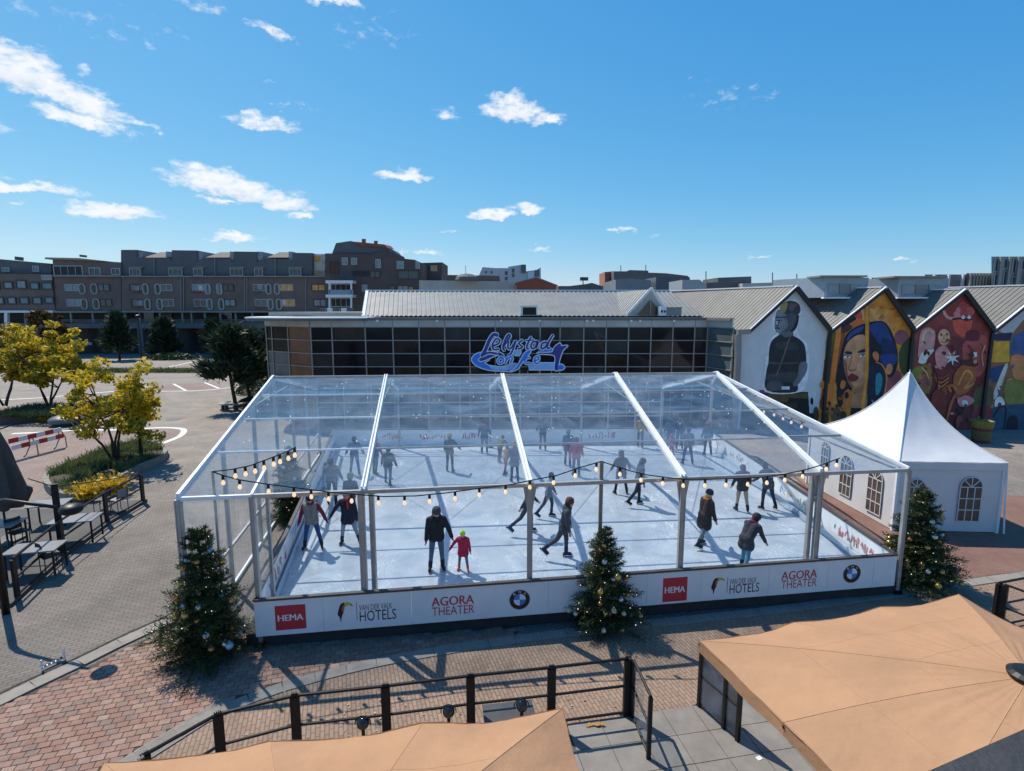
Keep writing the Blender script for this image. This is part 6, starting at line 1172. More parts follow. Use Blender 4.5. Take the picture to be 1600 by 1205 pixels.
# ================================================================== DECORATED FIRS
def fir_meshes(seed):
    rng = random.Random(seed); np.random.seed(seed); H_, R0 = 2.5, .80; tw = MB(); Q = []; tips = []
    tw.tube([(0, 0, 0), (.01, 0, 1.2), (0, .01, 2.45)], [.06, .04, .008], 7)
    z = .12
    while z < 2.38:
        t = z / H_; Rz = R0 * (1 - t) ** .80 * (1 + .10 * math.sin(z * 19)); nb = max(5, int(17 * (1 - t) ** .7)); a0 = rng.uniform(0, 6)
        for k in range(nb):
            an = a0 + 2 * math.pi * k / nb + rng.gauss(0, .16); L_ = Rz * rng.uniform(.62, 1.2) * (1 + .08 * math.sin(an * 2.3 + z * 5 + seed)) + .05; el = rng.uniform(-.16, .22) + .55 * t
            d = np.array([math.cos(an) * math.cos(el), math.sin(an) * math.cos(el), math.sin(el)]); p0 = np.array([0, 0, z + rng.uniform(-.05, .05)]); side = np.array([-math.sin(an), math.cos(an), 0]); dr = -.20 * L_ * (1 - t)
            pt = lambda s: p0 + d * L_ * s + np.array([0, 0, dr * s * s])
            tw.tube([pt(0), pt(.5), pt(1)], [.011, .008, .003], 4, cap=False); tips.append((pt(.97), an, z, L_))
            twigs = [(pt(s), d + side * sg * .85 + np.array([0, 0, .06]), L_ * (.44 - .30 * s)) for s in np.linspace(.22, .9, 6) for sg in (-1, 1)] + [(pt(.25), d + np.array([0, 0, dr * 1.2 / L_]), L_ * .80)]
            for c, dd_, ll in twigs:
                dd_ = dd_ / np.linalg.norm(dd_); m_ = max(5, int(ll / .021)); s = np.linspace(0, 1, m_)[:, None]; c0 = c + dd_ * ll * s
                rad = unit(np.cross(dd_, np.random.normal(size=(m_, 3)))) ; nd = unit(rad * .9 + dd_ * .75); l = .075 * np.random.uniform(.75, 1.25, (m_, 1)); sd_ = unit(np.cross(nd, np.random.normal(size=(m_, 3)))) * .0085
                Q.append(np.stack([c0 - sd_, c0 + sd_, c0 + nd * l + sd_ * .2, c0 + nd * l - sd_ * .2], 1))
        z += .115 - .03 * t
    for sgn in range(7):
        an = sgn * .9; Q.append(np.array([[[0, 0, 2.30 + .02 * sgn], [.012 * math.cos(an), .012 * math.sin(an), 2.30 + .02 * sgn], [.12 * math.cos(an), .12 * math.sin(an), 2.38 + .02 * sgn], [.11 * math.cos(an), .11 * math.sin(an), 2.38 + .02 * sgn]]]))
    return tw, np.concatenate(Q), tips
FIRS = []
for sd0 in (5, 9, 14):
    tw, Q, tips = fir_meshes(sd0); tmp = fast('crown', Q, lf_pine); FIRS.append((tw.mesh('trunk', M['bark'], True), tmp.data, tips)); bpy.data.objects.remove(tmp)
bmats = [mat('bauble_' + n_, c, rough=.22, metal=mt, var=.05) for n_, c, mt in (('gold', (.62, .38, .12), .7), ('copper', (.58, .25, .10), .7), ('pearl', (.70, .66, .60), .1), ('silver', (.60, .60, .60), .8), ('ice_blue', (.34, .48, .62), .3), ('cream', (.72, .62, .48), .0))]
me_bb = []
for bmx in bmats:
    b = MB(); b.ball((0, 0, 0), .052, 12, 8); b.lathe((0, 0, .05), [(.012, 0), (.012, .018)], 6); me_bb.append(b.mesh('bauble', bmx, True))
WX = 1.2
def fir(label, base, sc, rz, seed, nb, blue=1, WX=1.2):
    me_tr, me_cr, tips = FIRS[seed % 3]
    rng = random.Random(seed); o = T('christmas_tree', label, 'christmas tree', base, 'decorated fir trees round the rink'); base = Vector(base)
    for nm, me in (('trunk', me_tr), ('crown', me_cr)): inst(nm, me, base, o, rz, (sc * WX, sc * WX, sc))
    MB().lathe(tuple(base), [(.20, 0), (.22, .03), (.12, .05), (.07, .16)], 14).build('stand', M['black'], o)
    cand = [t for t in tips if .25 < t[2] < 2.2]; rng.shuffle(cand); k = 0; c_, s_ = math.cos(rz), math.sin(rz); lights = MB()
    for i, (p, an, z, L_) in enumerate(cand):
        q = base + Vector(((p[0] * c_ - p[1] * s_) * WX, (p[0] * s_ + p[1] * c_) * WX, p[2])) * sc
        if k < nb: 
            f = rng.uniform(1.0, 1.6) * (.85 if z > 1.6 else 1); w = rng.random(); ix = 4 if (blue and k % 11 == 3) else rng.choice((0, 0, 0, 1, 1, 5, 3, 2)); inst('bauble', me_bb[ix], q + Vector((0, 0, -.055 * f)), o, 0, (f, f, f)); k += 1
        elif i < nb + 60: lights.ball(tuple(q * .985 + base * .015 + Vector((0, 0, .02))), .010, 6, 4)
    stuff(lights.build('fairy_lights', spark, o)); return o
fir('decorated fir tree standing before the left end of the front barrier', G(325, 1021), 1.19, .4, 1, 50, 1, 1.08)
fir('decorated fir tree with a bare tip before the middle of the front barrier', G(942, 972), .97, 2.1, 2, 40, 0)
fir('decorated fir tree in front of the white pagoda tent', G(1428, 908), 1.10, 3.9, 3, 52)
fir('dark fir tree with tiny lights behind the clear left wall of the tent', Vector((-7.95, 18.8, 0)), 1.10, 5.2, 4, 16, 0, .95)
# small litter of leaves and chips on the street, as the photograph shows it
np.random.seed(21); n_ = 520; lx = np.random.uniform(0, 1, n_); ly = np.random.uniform(0, 1, n_) ** .8
cA, cB, cC = G(40, 1010), G(330, 900), G(240, 720); P = np.stack([cA.x + (cB.x - cA.x) * lx + (cC.x - cA.x) * ly * .9, cA.y + (cB.y - cA.y) * lx + (cC.y - cA.y) * ly * .9, np.full(n_, .012)], 1)
n2 = 260; Q2 = np.stack([np.random.uniform(-5, 7, n2), np.random.uniform(7.2, 10.6, n2), np.full(n2, .022)], 1); Pq = np.concatenate([P, Q2]); a = np.random.uniform(0, 6.28, len(Pq)); sz = np.random.uniform(.010, .034, len(Pq))
d_ = np.stack([np.cos(a), np.sin(a), 0 * a], 1) * sz[:, None]; e_ = np.stack([-np.sin(a), np.cos(a), .25 * np.ones_like(a)], 1) * sz[:, None] * .6
stuff(tag(fast('leaf_litter', np.stack([Pq - d_, Pq - e_, Pq + d_, Pq + e_], 1), leafmat('dry_litter', (.22, .15, .07), (.50, .44, .34), 3.0, .1)), 'small dry leaves and chips scattered over the street and brick paving', 'leaf litter'))
# ================================================================== TERRACE: PARASOLS, RAILINGS, FURNITURE
m_canvas = mat('sand_canvas', (.50, .285, .155), rough=.8, var=.09, vs=1.3, bump=.45, bs=9, trans=.25, dirt=.10)
m_seam = mat('canvas_seam', (.44, .25, .135), rough=.85, var=.1)
def parasol(label, c, size, rot, z_edge, z_hub, div=3):
    """square market parasol: ribs to the corners and edge points, canvas gores sagging between them, valance"""
    o = T('parasol', label, 'parasol', (c[0], c[1], 0), 'sand coloured square parasols on the terrace'); hub = Vector((c[0], c[1], z_hub)); h = size / 2; ca, sa = math.cos(rot), math.sin(rot)
    cor = [Vector((c[0] + x * ca - y * sa, c[1] + x * sa + y * ca, z_edge)) for x, y in ((-h, -h), (h, -h), (h, h), (-h, h))]; rim = []
    for k in range(4):
        for j in range(div): p = cor[k].lerp(cor[(k + 1) % 4], j / div); p.z += .0 if j == 0 else .02; rim.append(p)
    n = len(rim); seams = MB(); val = MB(); mdir = {}
    for i in range(n):
        a, b_ = rim[i], rim[(i + 1) % n]; s = random.uniform(0, 30)
        def f(u, v, a=a, b_=b_, s=s):
            e = a.lerp(b_, u); inn = (hub - e); e = e + Vector((inn.x, inn.y, 0)) * .018 * math.sin(math.pi * u)
            p = e.lerp(hub, v * .985); k = math.sin(math.pi * u) * (1 - v)
            p.z += -.035 * k * (.35 + .65 * (1 - v)) + .05 * math.sin(math.pi * v) + .020 * mnoise.noise(Vector((u * 3 + s, v * 6, s))) * (1 - v) * math.sin(math.pi * u) + .007 * (mnoise.noise(Vector((u * 14 + s, v * 5, s))) + .8 * math.sin(u * 25 + s) * v * v * (1 - v) * 4 + .9 * mnoise.noise(Vector((u * 5 + v * 9, u * 9 - v * 4, s)))) * math.sin(math.pi * u); return p
        MB().grid(f, 18, 22).build('canopy_panel', m_canvas, o, smooth=True)
        seams.tube([f(0, v / 22) + Vector((0, 0, .0)) for v in range(23)], .005, 5)
        for t in (.36, .70): seams.tube([f(u / 18, t) + Vector((0, 0, .0)) for u in range(19)], .003, 4)
        val.grid(lambda u, v, f=f: f(u, 0) + Vector((0, 0, .01 - (.18 + .03 * math.sin(u * math.pi)) * v)) + (Vector((f(u, 0).x - hub.x, f(u, 0).y - hub.y, 0)).normalized() * (.015 * math.sin(u * 9 + i))), 8, 3)
        MB().beam(a + Vector((0, 0, -.06)), hub + Vector((0, 0, -.10)), .03, .04).build('rib', M['black'], o)
    seams.build('seams', m_seam, o); val.build('valance', m_canvas, o, smooth=True)
    MB().lathe(tuple(hub), [(.20, -.02), (.21, .02), (.16, .055), (.04, .07)], 20).build('hub_cap', M['black'], o)
    MB().tube([(c[0], c[1], 0), (c[0], c[1], z_hub - .03)], .05, 12).build('pole', M['black'], o); MB().box((c[0], c[1], .06), (.9, .9, .12)).build('base', M['conc_dk'], o); return o
A1, B1 = G(1092, 1001, 2.6), G(1497, 929, 2.6); d1 = (B1 - A1).normalized(); S1 = (B1 - A1).length; n1 = Vector((d1.y, -d1.x, 0)); c1 = A1 + d1 * S1 / 2 + n1 * S1 / 2
parasol('large sand coloured parasol with a dark hub at the lower right', c1, S1, math.atan2(d1.y, d1.x), 2.6, 3.35)
A2, B2 = G(163, 1192, 2.5), G(879, 1107, 2.5); d2 = (B2 - A2).normalized(); S2 = (B2 - A2).length; n2 = Vector((d2.y, -d2.x, 0)); c2 = A2 + d2 * S2 / 2 + n2 * S2 / 2
parasol('sand coloured parasol cut by the bottom edge left of the steps', c2, S2, math.atan2(d2.y, d2.x), 2.5, 3.2)
# railing along the terrace
def railing(label, pts, H_, rails=(1.0, .54, .08), pw=.15, name='terrace_railing', bolts=True, zb=0.0, rad=.028, gp=None):
    o = T(name, label, 'railing', pts[0], gp)
    for i, p in enumerate(pts):
        d = (pts[min(i + 1, len(pts) - 1)] - pts[max(i - 1, 0)]).normalized(); rz = math.atan2(d.y, d.x)
        q = MB().box((p.x, p.y, zb + H_ / 2 - .01), (pw, .07, H_ - .02), rz).build('post', M['black'], o); MB().box((p.x, p.y, zb + .012), (pw + .09, .16, .024), rz).build('base_plate', M['black'], q)
        if bolts:
            b = MB()
            for k in (-1.2, -.4, .4, 1.2): b.box((p.x + d.x * .035 * k, p.y + d.y * .035 * k, zb + H_ + .035), (.018, .03, .03), rz)
            b.build('clamp', M['black'], q)
    for a, c in zip(pts, pts[1:]):
        for r_ in rails: MB().tube([a + Vector((0, 0, zb + H_ * r_)), c + Vector((0, 0, zb + H_ * r_))], rad if r_ == 1.0 else rad * .85, 8).build('rail', M['black'], o)
    return o
zt = 1.18
tops = [(225, 1180), (340, 1116), (460, 1087), (602, 1072), (735, 1056), (862, 1043), (982, 1029)]
rp_ = [G(x, y, zt) for x, y in tops]; rp_ = [Vector((p.x, p.y, 0)) for p in rp_]
railing('black steel terrace railing running behind the lower parasol', rp_, zt)
e1 = G(1013, 1186, .02); e1.z = 0
g_ = railing('short black return railing with a glass pane beside the grey slabs', [rp_[-1] + Vector((.09, -.05, 0)), e1], zt, bolts=False, pw=.05)
def glass_pane(parent, a, c, z0, z1):
    d = (c - a).normalized(); n_ = Vector((d.y, -d.x, 0)); MB().prism([a + d * .06 + Vector((0, 0, z0)), c - d * .06 + Vector((0, 0, z0)), c - d * .06 + Vector((0, 0, z1)), a + d * .06 + Vector((0, 0, z1))], n_ * .008).build('glass_pane', film_w, parent)
glass_pane(g_, rp_[-1] + Vector((.09, -.05, 0)), e1, .12, 1.1)
q0, q1 = G(1092, 1028 + 78, .0), G(1152, 1160, 0); z2 = 1.25
mesh_m = mat('dark_mesh_screen', (.06, .06, .062), rough=.5, var=.2)
s_ = railing('black framed windscreen with a dark mesh panel below the right parasol', [q0, q0.lerp(q1, .66), q0.lerp(q1, 1.0)], z2, bolts=False, pw=.06, name='windscreen')
for a, c in ((q0, q0.lerp(q1, .66)), (q0.lerp(q1, .66), q1)):
    d = (c - a).normalized(); n_ = Vector((d.y, -d.x, 0)); MB().prism([a + d * .05 + Vector((0, 0, .12)), c - d * .05 + Vector((0, 0, .12)), c - d * .05 + Vector((0, 0, 1.2)), a + d * .05 + Vector((0, 0, 1.2))], n_ * .01).build('mesh_panel', film_mat('smoked_screen', .3, (.35, .36, .38), .8), s_)
r0, r1, r2 = G(1552, 985, 0), G(1640, 966, 0), G(1612, 1010, 0)
railing('black railing end visible behind the right parasol', [r0, r1], 1.2, bolts=False, name='terrace_railing'); railing('black railing section with a pale panel running forward behind the right parasol', [r0 + Vector((.05, -.08, 0)), r2], 1.2, bolts=False)
# dark globe lamps behind the railing, standing on a low ledge
for i, (x, y, lab) in enumerate(((815, 1103, 'black glass globe lamp on the railing right of the two others'), (701, 1112, 'black glass globe lamp on the railing between the two others'), (567, 1130, 'black glass globe lamp half hidden behind the lower parasol'))):
    p = G(x, y, .72); o = T('globe_lamp', lab, 'lamp', (p.x, p.y, 0), 'black globe lamps by the terrace railing')
    MB().ball(tuple(p), .105, 18, 12).build('globe', mat('black_glass', (.012, .011, .012), rough=.05, var=0, spec=.8), o, smooth=True)
    MB().lathe((p.x, p.y, .0), [(.10, 0), (.10, .03), (.03, .05), (.03, p.z - .08)], 10).build('stem', M['black'], o)
    b = MB(); b.tube([(p.x + .13 * math.cos(t), p.y, p.z + .13 * math.sin(t)) for t in [R(k) for k in range(-10, 191, 20)]], .01, 5); b.build('bracket', M['black'], o)
p = G(795, 1118, .35); tb = T('side_table', 'dark low side table behind the railing by the right globe lamp', 'table', (p.x, p.y, 0)); MB().box((p.x, p.y - .1, .5), (.9, .45, .03), .15).build('table_top', mat('dark_table_top', (.06, .06, .065), rough=.4, var=.2), tb)
for sx in (-.38, .38): MB().beam((p.x + sx, p.y - .1, 0), (p.x + sx, p.y - .1, .49), .04, .3, up=(0, 1, 0)).build('leg', M['black'], tb)
p = G(932, 1134, .03); lfm = MB(); np.random.seed(3)
for k in range(7): lfm.poly([p + Vector((.05 * k - .17 + random.uniform(-.03, .03), random.uniform(-.03, .03), .012 + .004 * k)) + Vector(v) * .06 for v in ((-1, 0, 0), (0, -.5, .1), (1, 0, .05), (0, .6, .15))])
stuff(tag(lfm.build('leaves', mat('fallen_leaf', (.35, .18, .04), rough=.7)), 'few fallen orange leaves below the terrace railing', 'leaves'))
p = G(1186, 1185, .03); tag(MB().box((p.x, p.y, p.z + .002), (.09, .07, .012), .4).build('paper_scrap', M['white']), 'small white scrap of paper on the grey terrace slab', 'paper')
# dark roof edge of the house the photo is taken from
ea, eb, ec = G(1425, 1216, 6.1), G(1608, 1136, 6.1), G(1700, 1400, 6.1)
rfe = structure(MB().prism([ea, eb, eb + Vector((.6, -.4, 0)), ec + Vector((.4, -.6, 0)), ea + Vector((.1, -.6, 0))], (0, 0, -.10)).build('roof_edge', mat('dark_bitumen_roof', (.03, .031, .034), rough=.75, var=.35, vs=6, bump=.4, bs=40)))
# --- white bracket stand on the kerb
a_, c_ = G(66, 1046, .03), G(101, 1029, .03); br2 = T('bike_stand', 'small white metal bicycle stand with two uprights on the kerb', 'bike stand', (a_ + c_) / 2); d = (c_ - a_).normalized(); rz = math.atan2(d.y, d.x)
for p in (a_, c_): MB().beam((p.x, p.y, .02), (p.x, p.y, .24), .02, .035, up=(0, 1, 0)).build('upright', wm, br2)
MB().beam(a_ + Vector((0, 0, .03)), c_ + Vector((0, 0, .03)), .05, .03).build('bar', wm, br2)
for k in range(5): p = a_.lerp(c_, (k + .7) / 5.4); MB().box((p.x, p.y, p.z + .055), (.04, .05, .02), rz).build('slot', M['black'], br2)
# --- left terrace fence
lt = [(20, 752), (84, 742), (160, 765 - 27), (216, 735)]
fence_b = [G(38, 965), G(103, 872), G(168, 822), G(227, 800)]
fb_ = [G(28, 936), G(100, 868), G(168, 818), G(224, 785)]
fo = railing('black railing along the left terrace beside the street', fb_, 1.12, rails=(1.0, .52, .10), pw=.17, bolts=False, name='terrace_railing', rad=.038)
c2_ = fb_[1] + Vector((-.16, .14, 0)); o_ = T('corner_post', 'tall dark corner post of the left terrace with a thin wire to the far end', 'post', c2_)
MB().box((c2_.x, c2_.y, 1.12), (.17, .12, 2.24), .6).build('post', M['black'], o_); MB().tube([c2_ + Vector((0, 0, 2.15)), c2_.lerp(fb_[-1], .5) + Vector((0, 0, 1.62)), fb_[-1] + Vector((0, 0, 1.14))], .016, 6).build('wire', M['black'], o_); MB().tube([c2_ + Vector((0, 0, 2.15)), G(44, 748, 2.1)], .016, 6).build('wire', M['black'], o_)
ltf = structure(MB().prism([Vector((p.x, p.y, .002)) for p in [fb_[0] + Vector((.2, -.4, 0)), fb_[1] + Vector((.14, -.1, 0)), fb_[2] + Vector((.14, -.1, 0)), fb_[3] + Vector((.1, .1, 0)), G(60, 800), G(-160, 800), G(-160, 960)]], (0, 0, .10)).build('terrace_deck', mat('dark_deck', (.055, .055, .056), rough=.8, var=.25, vs=2)))
def table(label, c, w, d, rz, h=.74):
    o = T('cafe_table', label, 'table', (c.x, c.y, .1), 'white topped cafe tables on the left terrace', 0); cr, sr = math.cos(rz), math.sin(rz)
    MB().box((c.x, c.y, .1 + h), (w, d, .035), rz).build('table_top', mat('pale_table_top', (.24, .24, .24), rough=.3, var=.06), o)
    for sx in (-1, 1):
        for sy in (-1, 1): x, y = sx * (w / 2 - .06), sy * (d / 2 - .06); MB().beam((c.x + x * cr - y * sr, c.y + x * sr + y * cr, .1), (c.x + x * cr - y * sr, c.y + x * sr + y * cr, .1 + h - .02), .04, .04, up=(0, 1, 0)).build('leg', M['black'], o)
    return o
def chair(label, c, rz, col):
    o = T('cafe_chair', label, 'chair', (c.x, c.y, .1), 'cafe chairs on the left terrace'); cr, sr = math.cos(rz), math.sin(rz); P = lambda x, y, z: (c.x + x * cr - y * sr, c.y + x * sr + y * cr, .1 + z)
    MB().box(P(0, 0, .45), (.44, .44, .035), rz).build('seat', col, o)
    b = MB(); b.grid(lambda u, v: Vector(P(-.22 + .44 * u, .21 + .05 * v - .05 * math.sin(math.pi * u), .50 + .36 * v)), 6, 3); b.build('backrest', col, o)
    for sx in (-.19, .19):
        MB().tube([P(sx, -.19, 0), P(sx, -.19, .45)], .013, 6).build('leg', M['black'], o); MB().tube([P(sx, .2, 0), P(sx, .2, .45), P(sx, .25, .86)], .013, 6).build('leg', M['black'], o); MB().tube([P(sx, -.19, .45), P(sx * 1.15, -.18, .64), P(sx * 1.15, .2, .66), P(sx, .22, .66)], .012, 6).build('armrest', M['black'], o)
    return o
ch_b, ch_g = mat('dark_chair', (.03, .03, .032), rough=.6, var=.2), mat('grey_chair', (.20, .21, .22), rough=.6, var=.15)
table('white topped cafe table nearest the camera beside the fence', G(55, 858, .8), 1.25, .75, .25); table('white topped cafe table in the middle of the left terrace', G(118, 812, .8), 1.25, .8, .25); table('white topped cafe table at the far end of the left terrace', G(78, 788, .8), 1.1, .75, .3)
table('pale table at the left edge behind the dark fence posts', G(2, 820, .8), 1.0, .8, .2)
for i, (x, y, rz, m_, lab) in enumerate(((80, 880, 2.6, ch_b, 'dark wire chair below the nearest cafe table'), (160, 790, -1.4, ch_b, 'dark chair at the right end of the middle cafe table'), (186, 790, -1.9, ch_g, 'grey chair close to the terrace corner post'), (30, 842, 1.2, ch_b, 'dark chair between the closed parasol and the near table'))): chair(lab, G(x, y, .3), rz, m_)
# closed dark parasol
p = G(12, 846, .1); cp_ = T('closed_parasol', 'closed dark brown parasol hanging in folds at the left edge', 'parasol', p); s0 = 1.0
def fold(u, v):
    z = 3.85 - 2.6 * v; an = 2 * math.pi * u; r = (.12 + .58 * v ** .8) * (1 + .22 * math.sin(an * 8) * (.3 + v)) if v < .78 else (.12 + .58 * .78 ** .8) * (1 - 1.9 * abs(v - .84) + .2) * (1 + .25 * math.sin(an * 8 + 1))
    r *= .92 + .1 * mnoise.noise(Vector((math.cos(an) * 2, math.sin(an) * 2, v * 4))); return Vector((p.x + r * math.cos(an), p.y + r * math.sin(an), z))
MB().grid(fold, 64, 22).build('canopy', mat('brown_canvas', (.085, .064, .052), rough=.85, var=.15, bump=.2, bs=20), cp_, smooth=True)
MB().tube([(p.x, p.y, .1), (p.x, p.y, 3.95)], .03, 8).build('pole', M['black'], cp_); MB().beam((p.x - .5, p.y - .1, 3.55), (p.x + .75, p.y + .3, 4.0), .05, .04).build('arm', M['black'], cp_); MB().box((p.x, p.y, .14), (.7, .7, .08)).build('base', M['conc_dk'], cp_)
# low curved-arm street lamp, added to cast the curved shadow over the street
sh = Vector((sd.x, sd.y, 0)) / sd.z
head = G(163, 1052); zl = 3.0; hp = head + sh * zl; bend = G(22, 1018) + sh * zl; base = Vector((bend.x, bend.y, 0))
sl_ = T('street_lamp', 'slim dark street lamp with a curved arm, added beside the left terrace fence for its shadow', 'street lamp', base); pts = [base, base + Vector((0, 0, 2.2)), base + Vector((0, 0, zl - .3))]; dv = Vector((hp.x - base.x, hp.y - base.y, 0)); pts += [base + dv * .06 + Vector((0, 0, zl - .08)), base + dv * .2 + Vector((0, 0, zl)), base + dv * .84 + Vector((0, 0, zl))]
MB().tube(pts, [.085, .08, .075, .065, .05, .04], 10).build('pole', M['black'], sl_, smooth=True)
MB().ball((hp.x, hp.y, zl), .24, 18, 10, sq=.55).build('lamp_head', M['black'], sl_, smooth=True)
# ---- street furniture on the left
a_, c_ = G(24, 718, .0), G(104, 697, 0)
bt = T('barrier_board', 'red and white striped double road barrier on curved metal feet', 'barrier', (a_ + c_) / 2); d = (c_ - a_).normalized(); L_ = (c_ - a_).length
red = mat('barrier_red', (.42, .025, .04), rough=.45, var=.1)
for z in (.62, .98):
    for k in range(6):
        o_ = .4 if z < .8 else 0; p0, p1 = a_ + d * (L_ * (k + o_ * .5) / 6 - .2), a_ + d * (L_ * (k + 1 + o_ * .5) / 6 - .2)
        MB().beam(p0 + Vector((0, 0, z)), p1 + Vector((0, 0, z)), .05, .24).build('plank', red if (k + (z < .8)) % 2 == 0 else M['white'], bt)
for t in (.28, .86):
    p = a_ + d * L_ * t; b = MB(); b.tube([p + Vector((0, .45, .02)), p + Vector((0, .42, .5)), p + Vector((0, .2, .9)), p + Vector((0, .04, 1.0)), p + Vector((0, .02, .5)), p + Vector((0, -.25, .1)), p + Vector((0, -.4, .02))], .03, 7); b.build('foot', M['zinc'], bt, smooth=True)
p = G(104, 664, 0); bo = T('boulder', 'smooth dark grey oval boulder on the car park beside the yellow shrub', 'boulder', p); MB().ball((p.x, p.y, .34), .95, 20, 12, sq=.38).build('stone', mat('dark_boulder', (.10, .115, .13), rough=.45, var=.25, vs=2, bump=.3, bs=8), bo, smooth=True)
p = G(221, 712, .25); lpst = T('street_lamp', 'dark lamp post rising out of the kerbed bed through the yellow tree', 'street lamp', p); MB().tube([p, p + Vector((0, 0, 1.0)), p + Vector((0, 0, 3.6))], [.10, .075, .06], 10).build('pole', M['black'], lpst); MB().lathe((p.x, p.y, p.z + 3.6), [(.06, 0), (.22, .05), (.26, .45), (.05, .6)], 12).build('lantern', M['black'], lpst)
p = G(222, 566); l2 = T('street_lamp', 'thin dark street lamp at the far edge of the car park', 'street lamp', p); MB().tube([p, p + Vector((0, 0, 6.2))], [.12, .07], 8).build('pole', M['black'], l2); MB().lathe((p.x, p.y, 6.2), [(.07, 0), (.3, .1), (.3, .4), (.06, .5)], 10).build('lantern', M['black'], l2)
p = G(271, 655); structure(MB().lathe((p.x, p.y, .004), [(.45, 0), (.45, .012)], 20).build('manhole_cover', M['conc_dk']))
# ================================================================== SKATERS
def remesh(prims, vox, smooth=2):
    """one closed skin over tapered capsules: build capsules, voxel-merge them, relax"""
    b = MB()
    for (p, q, r0, r1) in prims:
        p, q = Vector(p), Vector(q); d = q - p
        if d.length < 1e-4: d = Vector((0, 0, 1e-3)); q = p + d
        dn = d.normalized(); n_ = 10; pts = []; rs = []
        for t in (-90, -60, -30, 0): pts.append(p + dn * r0 * math.sin(R(t))); rs.append(max(.002, r0 * math.cos(R(t))))
        for t in (0, 30, 60, 90): pts.append(q + dn * r1 * math.sin(R(t))); rs.append(max(.002, r1 * math.cos(R(t))))
        b.tube(pts, rs, n_)
    me = b.mesh('tmp', [M['black']]); o = bpy.data.objects.new('tmp', me); COL.objects.link(o); md = o.modifiers.new('r', 'REMESH'); md.mode = 'VOXEL'; md.voxel_size = vox; md.use_smooth_shade = True
    if smooth: ms = o.modifiers.new('s', 'SMOOTH'); ms.factor = .5; ms.iterations = smooth
    out = bpy.data.meshes.new_from_object(o.evaluated_get(bpy.context.evaluated_depsgraph_get())); bpy.data.objects.remove(o); bpy.data.meshes.remove(me); out.materials.clear(); return out
def region(me, prims, mats, ids):
    uniq = []; 
    for m in mats:
        if m not in uniq: uniq.append(m)
    for m in uniq: me.materials.append(m)
    C = np.empty(len(me.polygons) * 3, np.float32); me.polygons.foreach_get('center', C); C = C.reshape(-1, 3); best = np.full(len(C), 9e9); idx = np.zeros(len(C), np.int32)
    for (p, q, r0, r1), mi in zip(prims, ids):
        p, q = np.array(p), np.array(q); d = q - p; L2 = max(1e-9, d @ d); t = np.clip(((C - p) @ d) / L2, 0, 1); ds = np.linalg.norm(C - p - t[:, None] * d, axis=1) - (r0 + (r1 - r0) * t); k = ds < best; best[k] = ds[k]; idx[k] = uniq.index(mats[mi])
    me.polygons.foreach_set('material_index', idx); me.polygons.foreach_set('use_smooth', [True] * len(C)); me.update()
skins = mat('skin', (.46, .27, .20), rough=.55, var=.06); mouth_m = mat('lips', (.30, .12, .10), rough=.5, var=.05)
def cloth(h, k=.2): return mat('cloth_' + h.strip('#'), h, rough=.85, var=k, vs=7, bump=.35, bs=26)
blade_m = mat('steel_blade', (.55, .56, .58), rough=.25, metal=.9, var=.05)
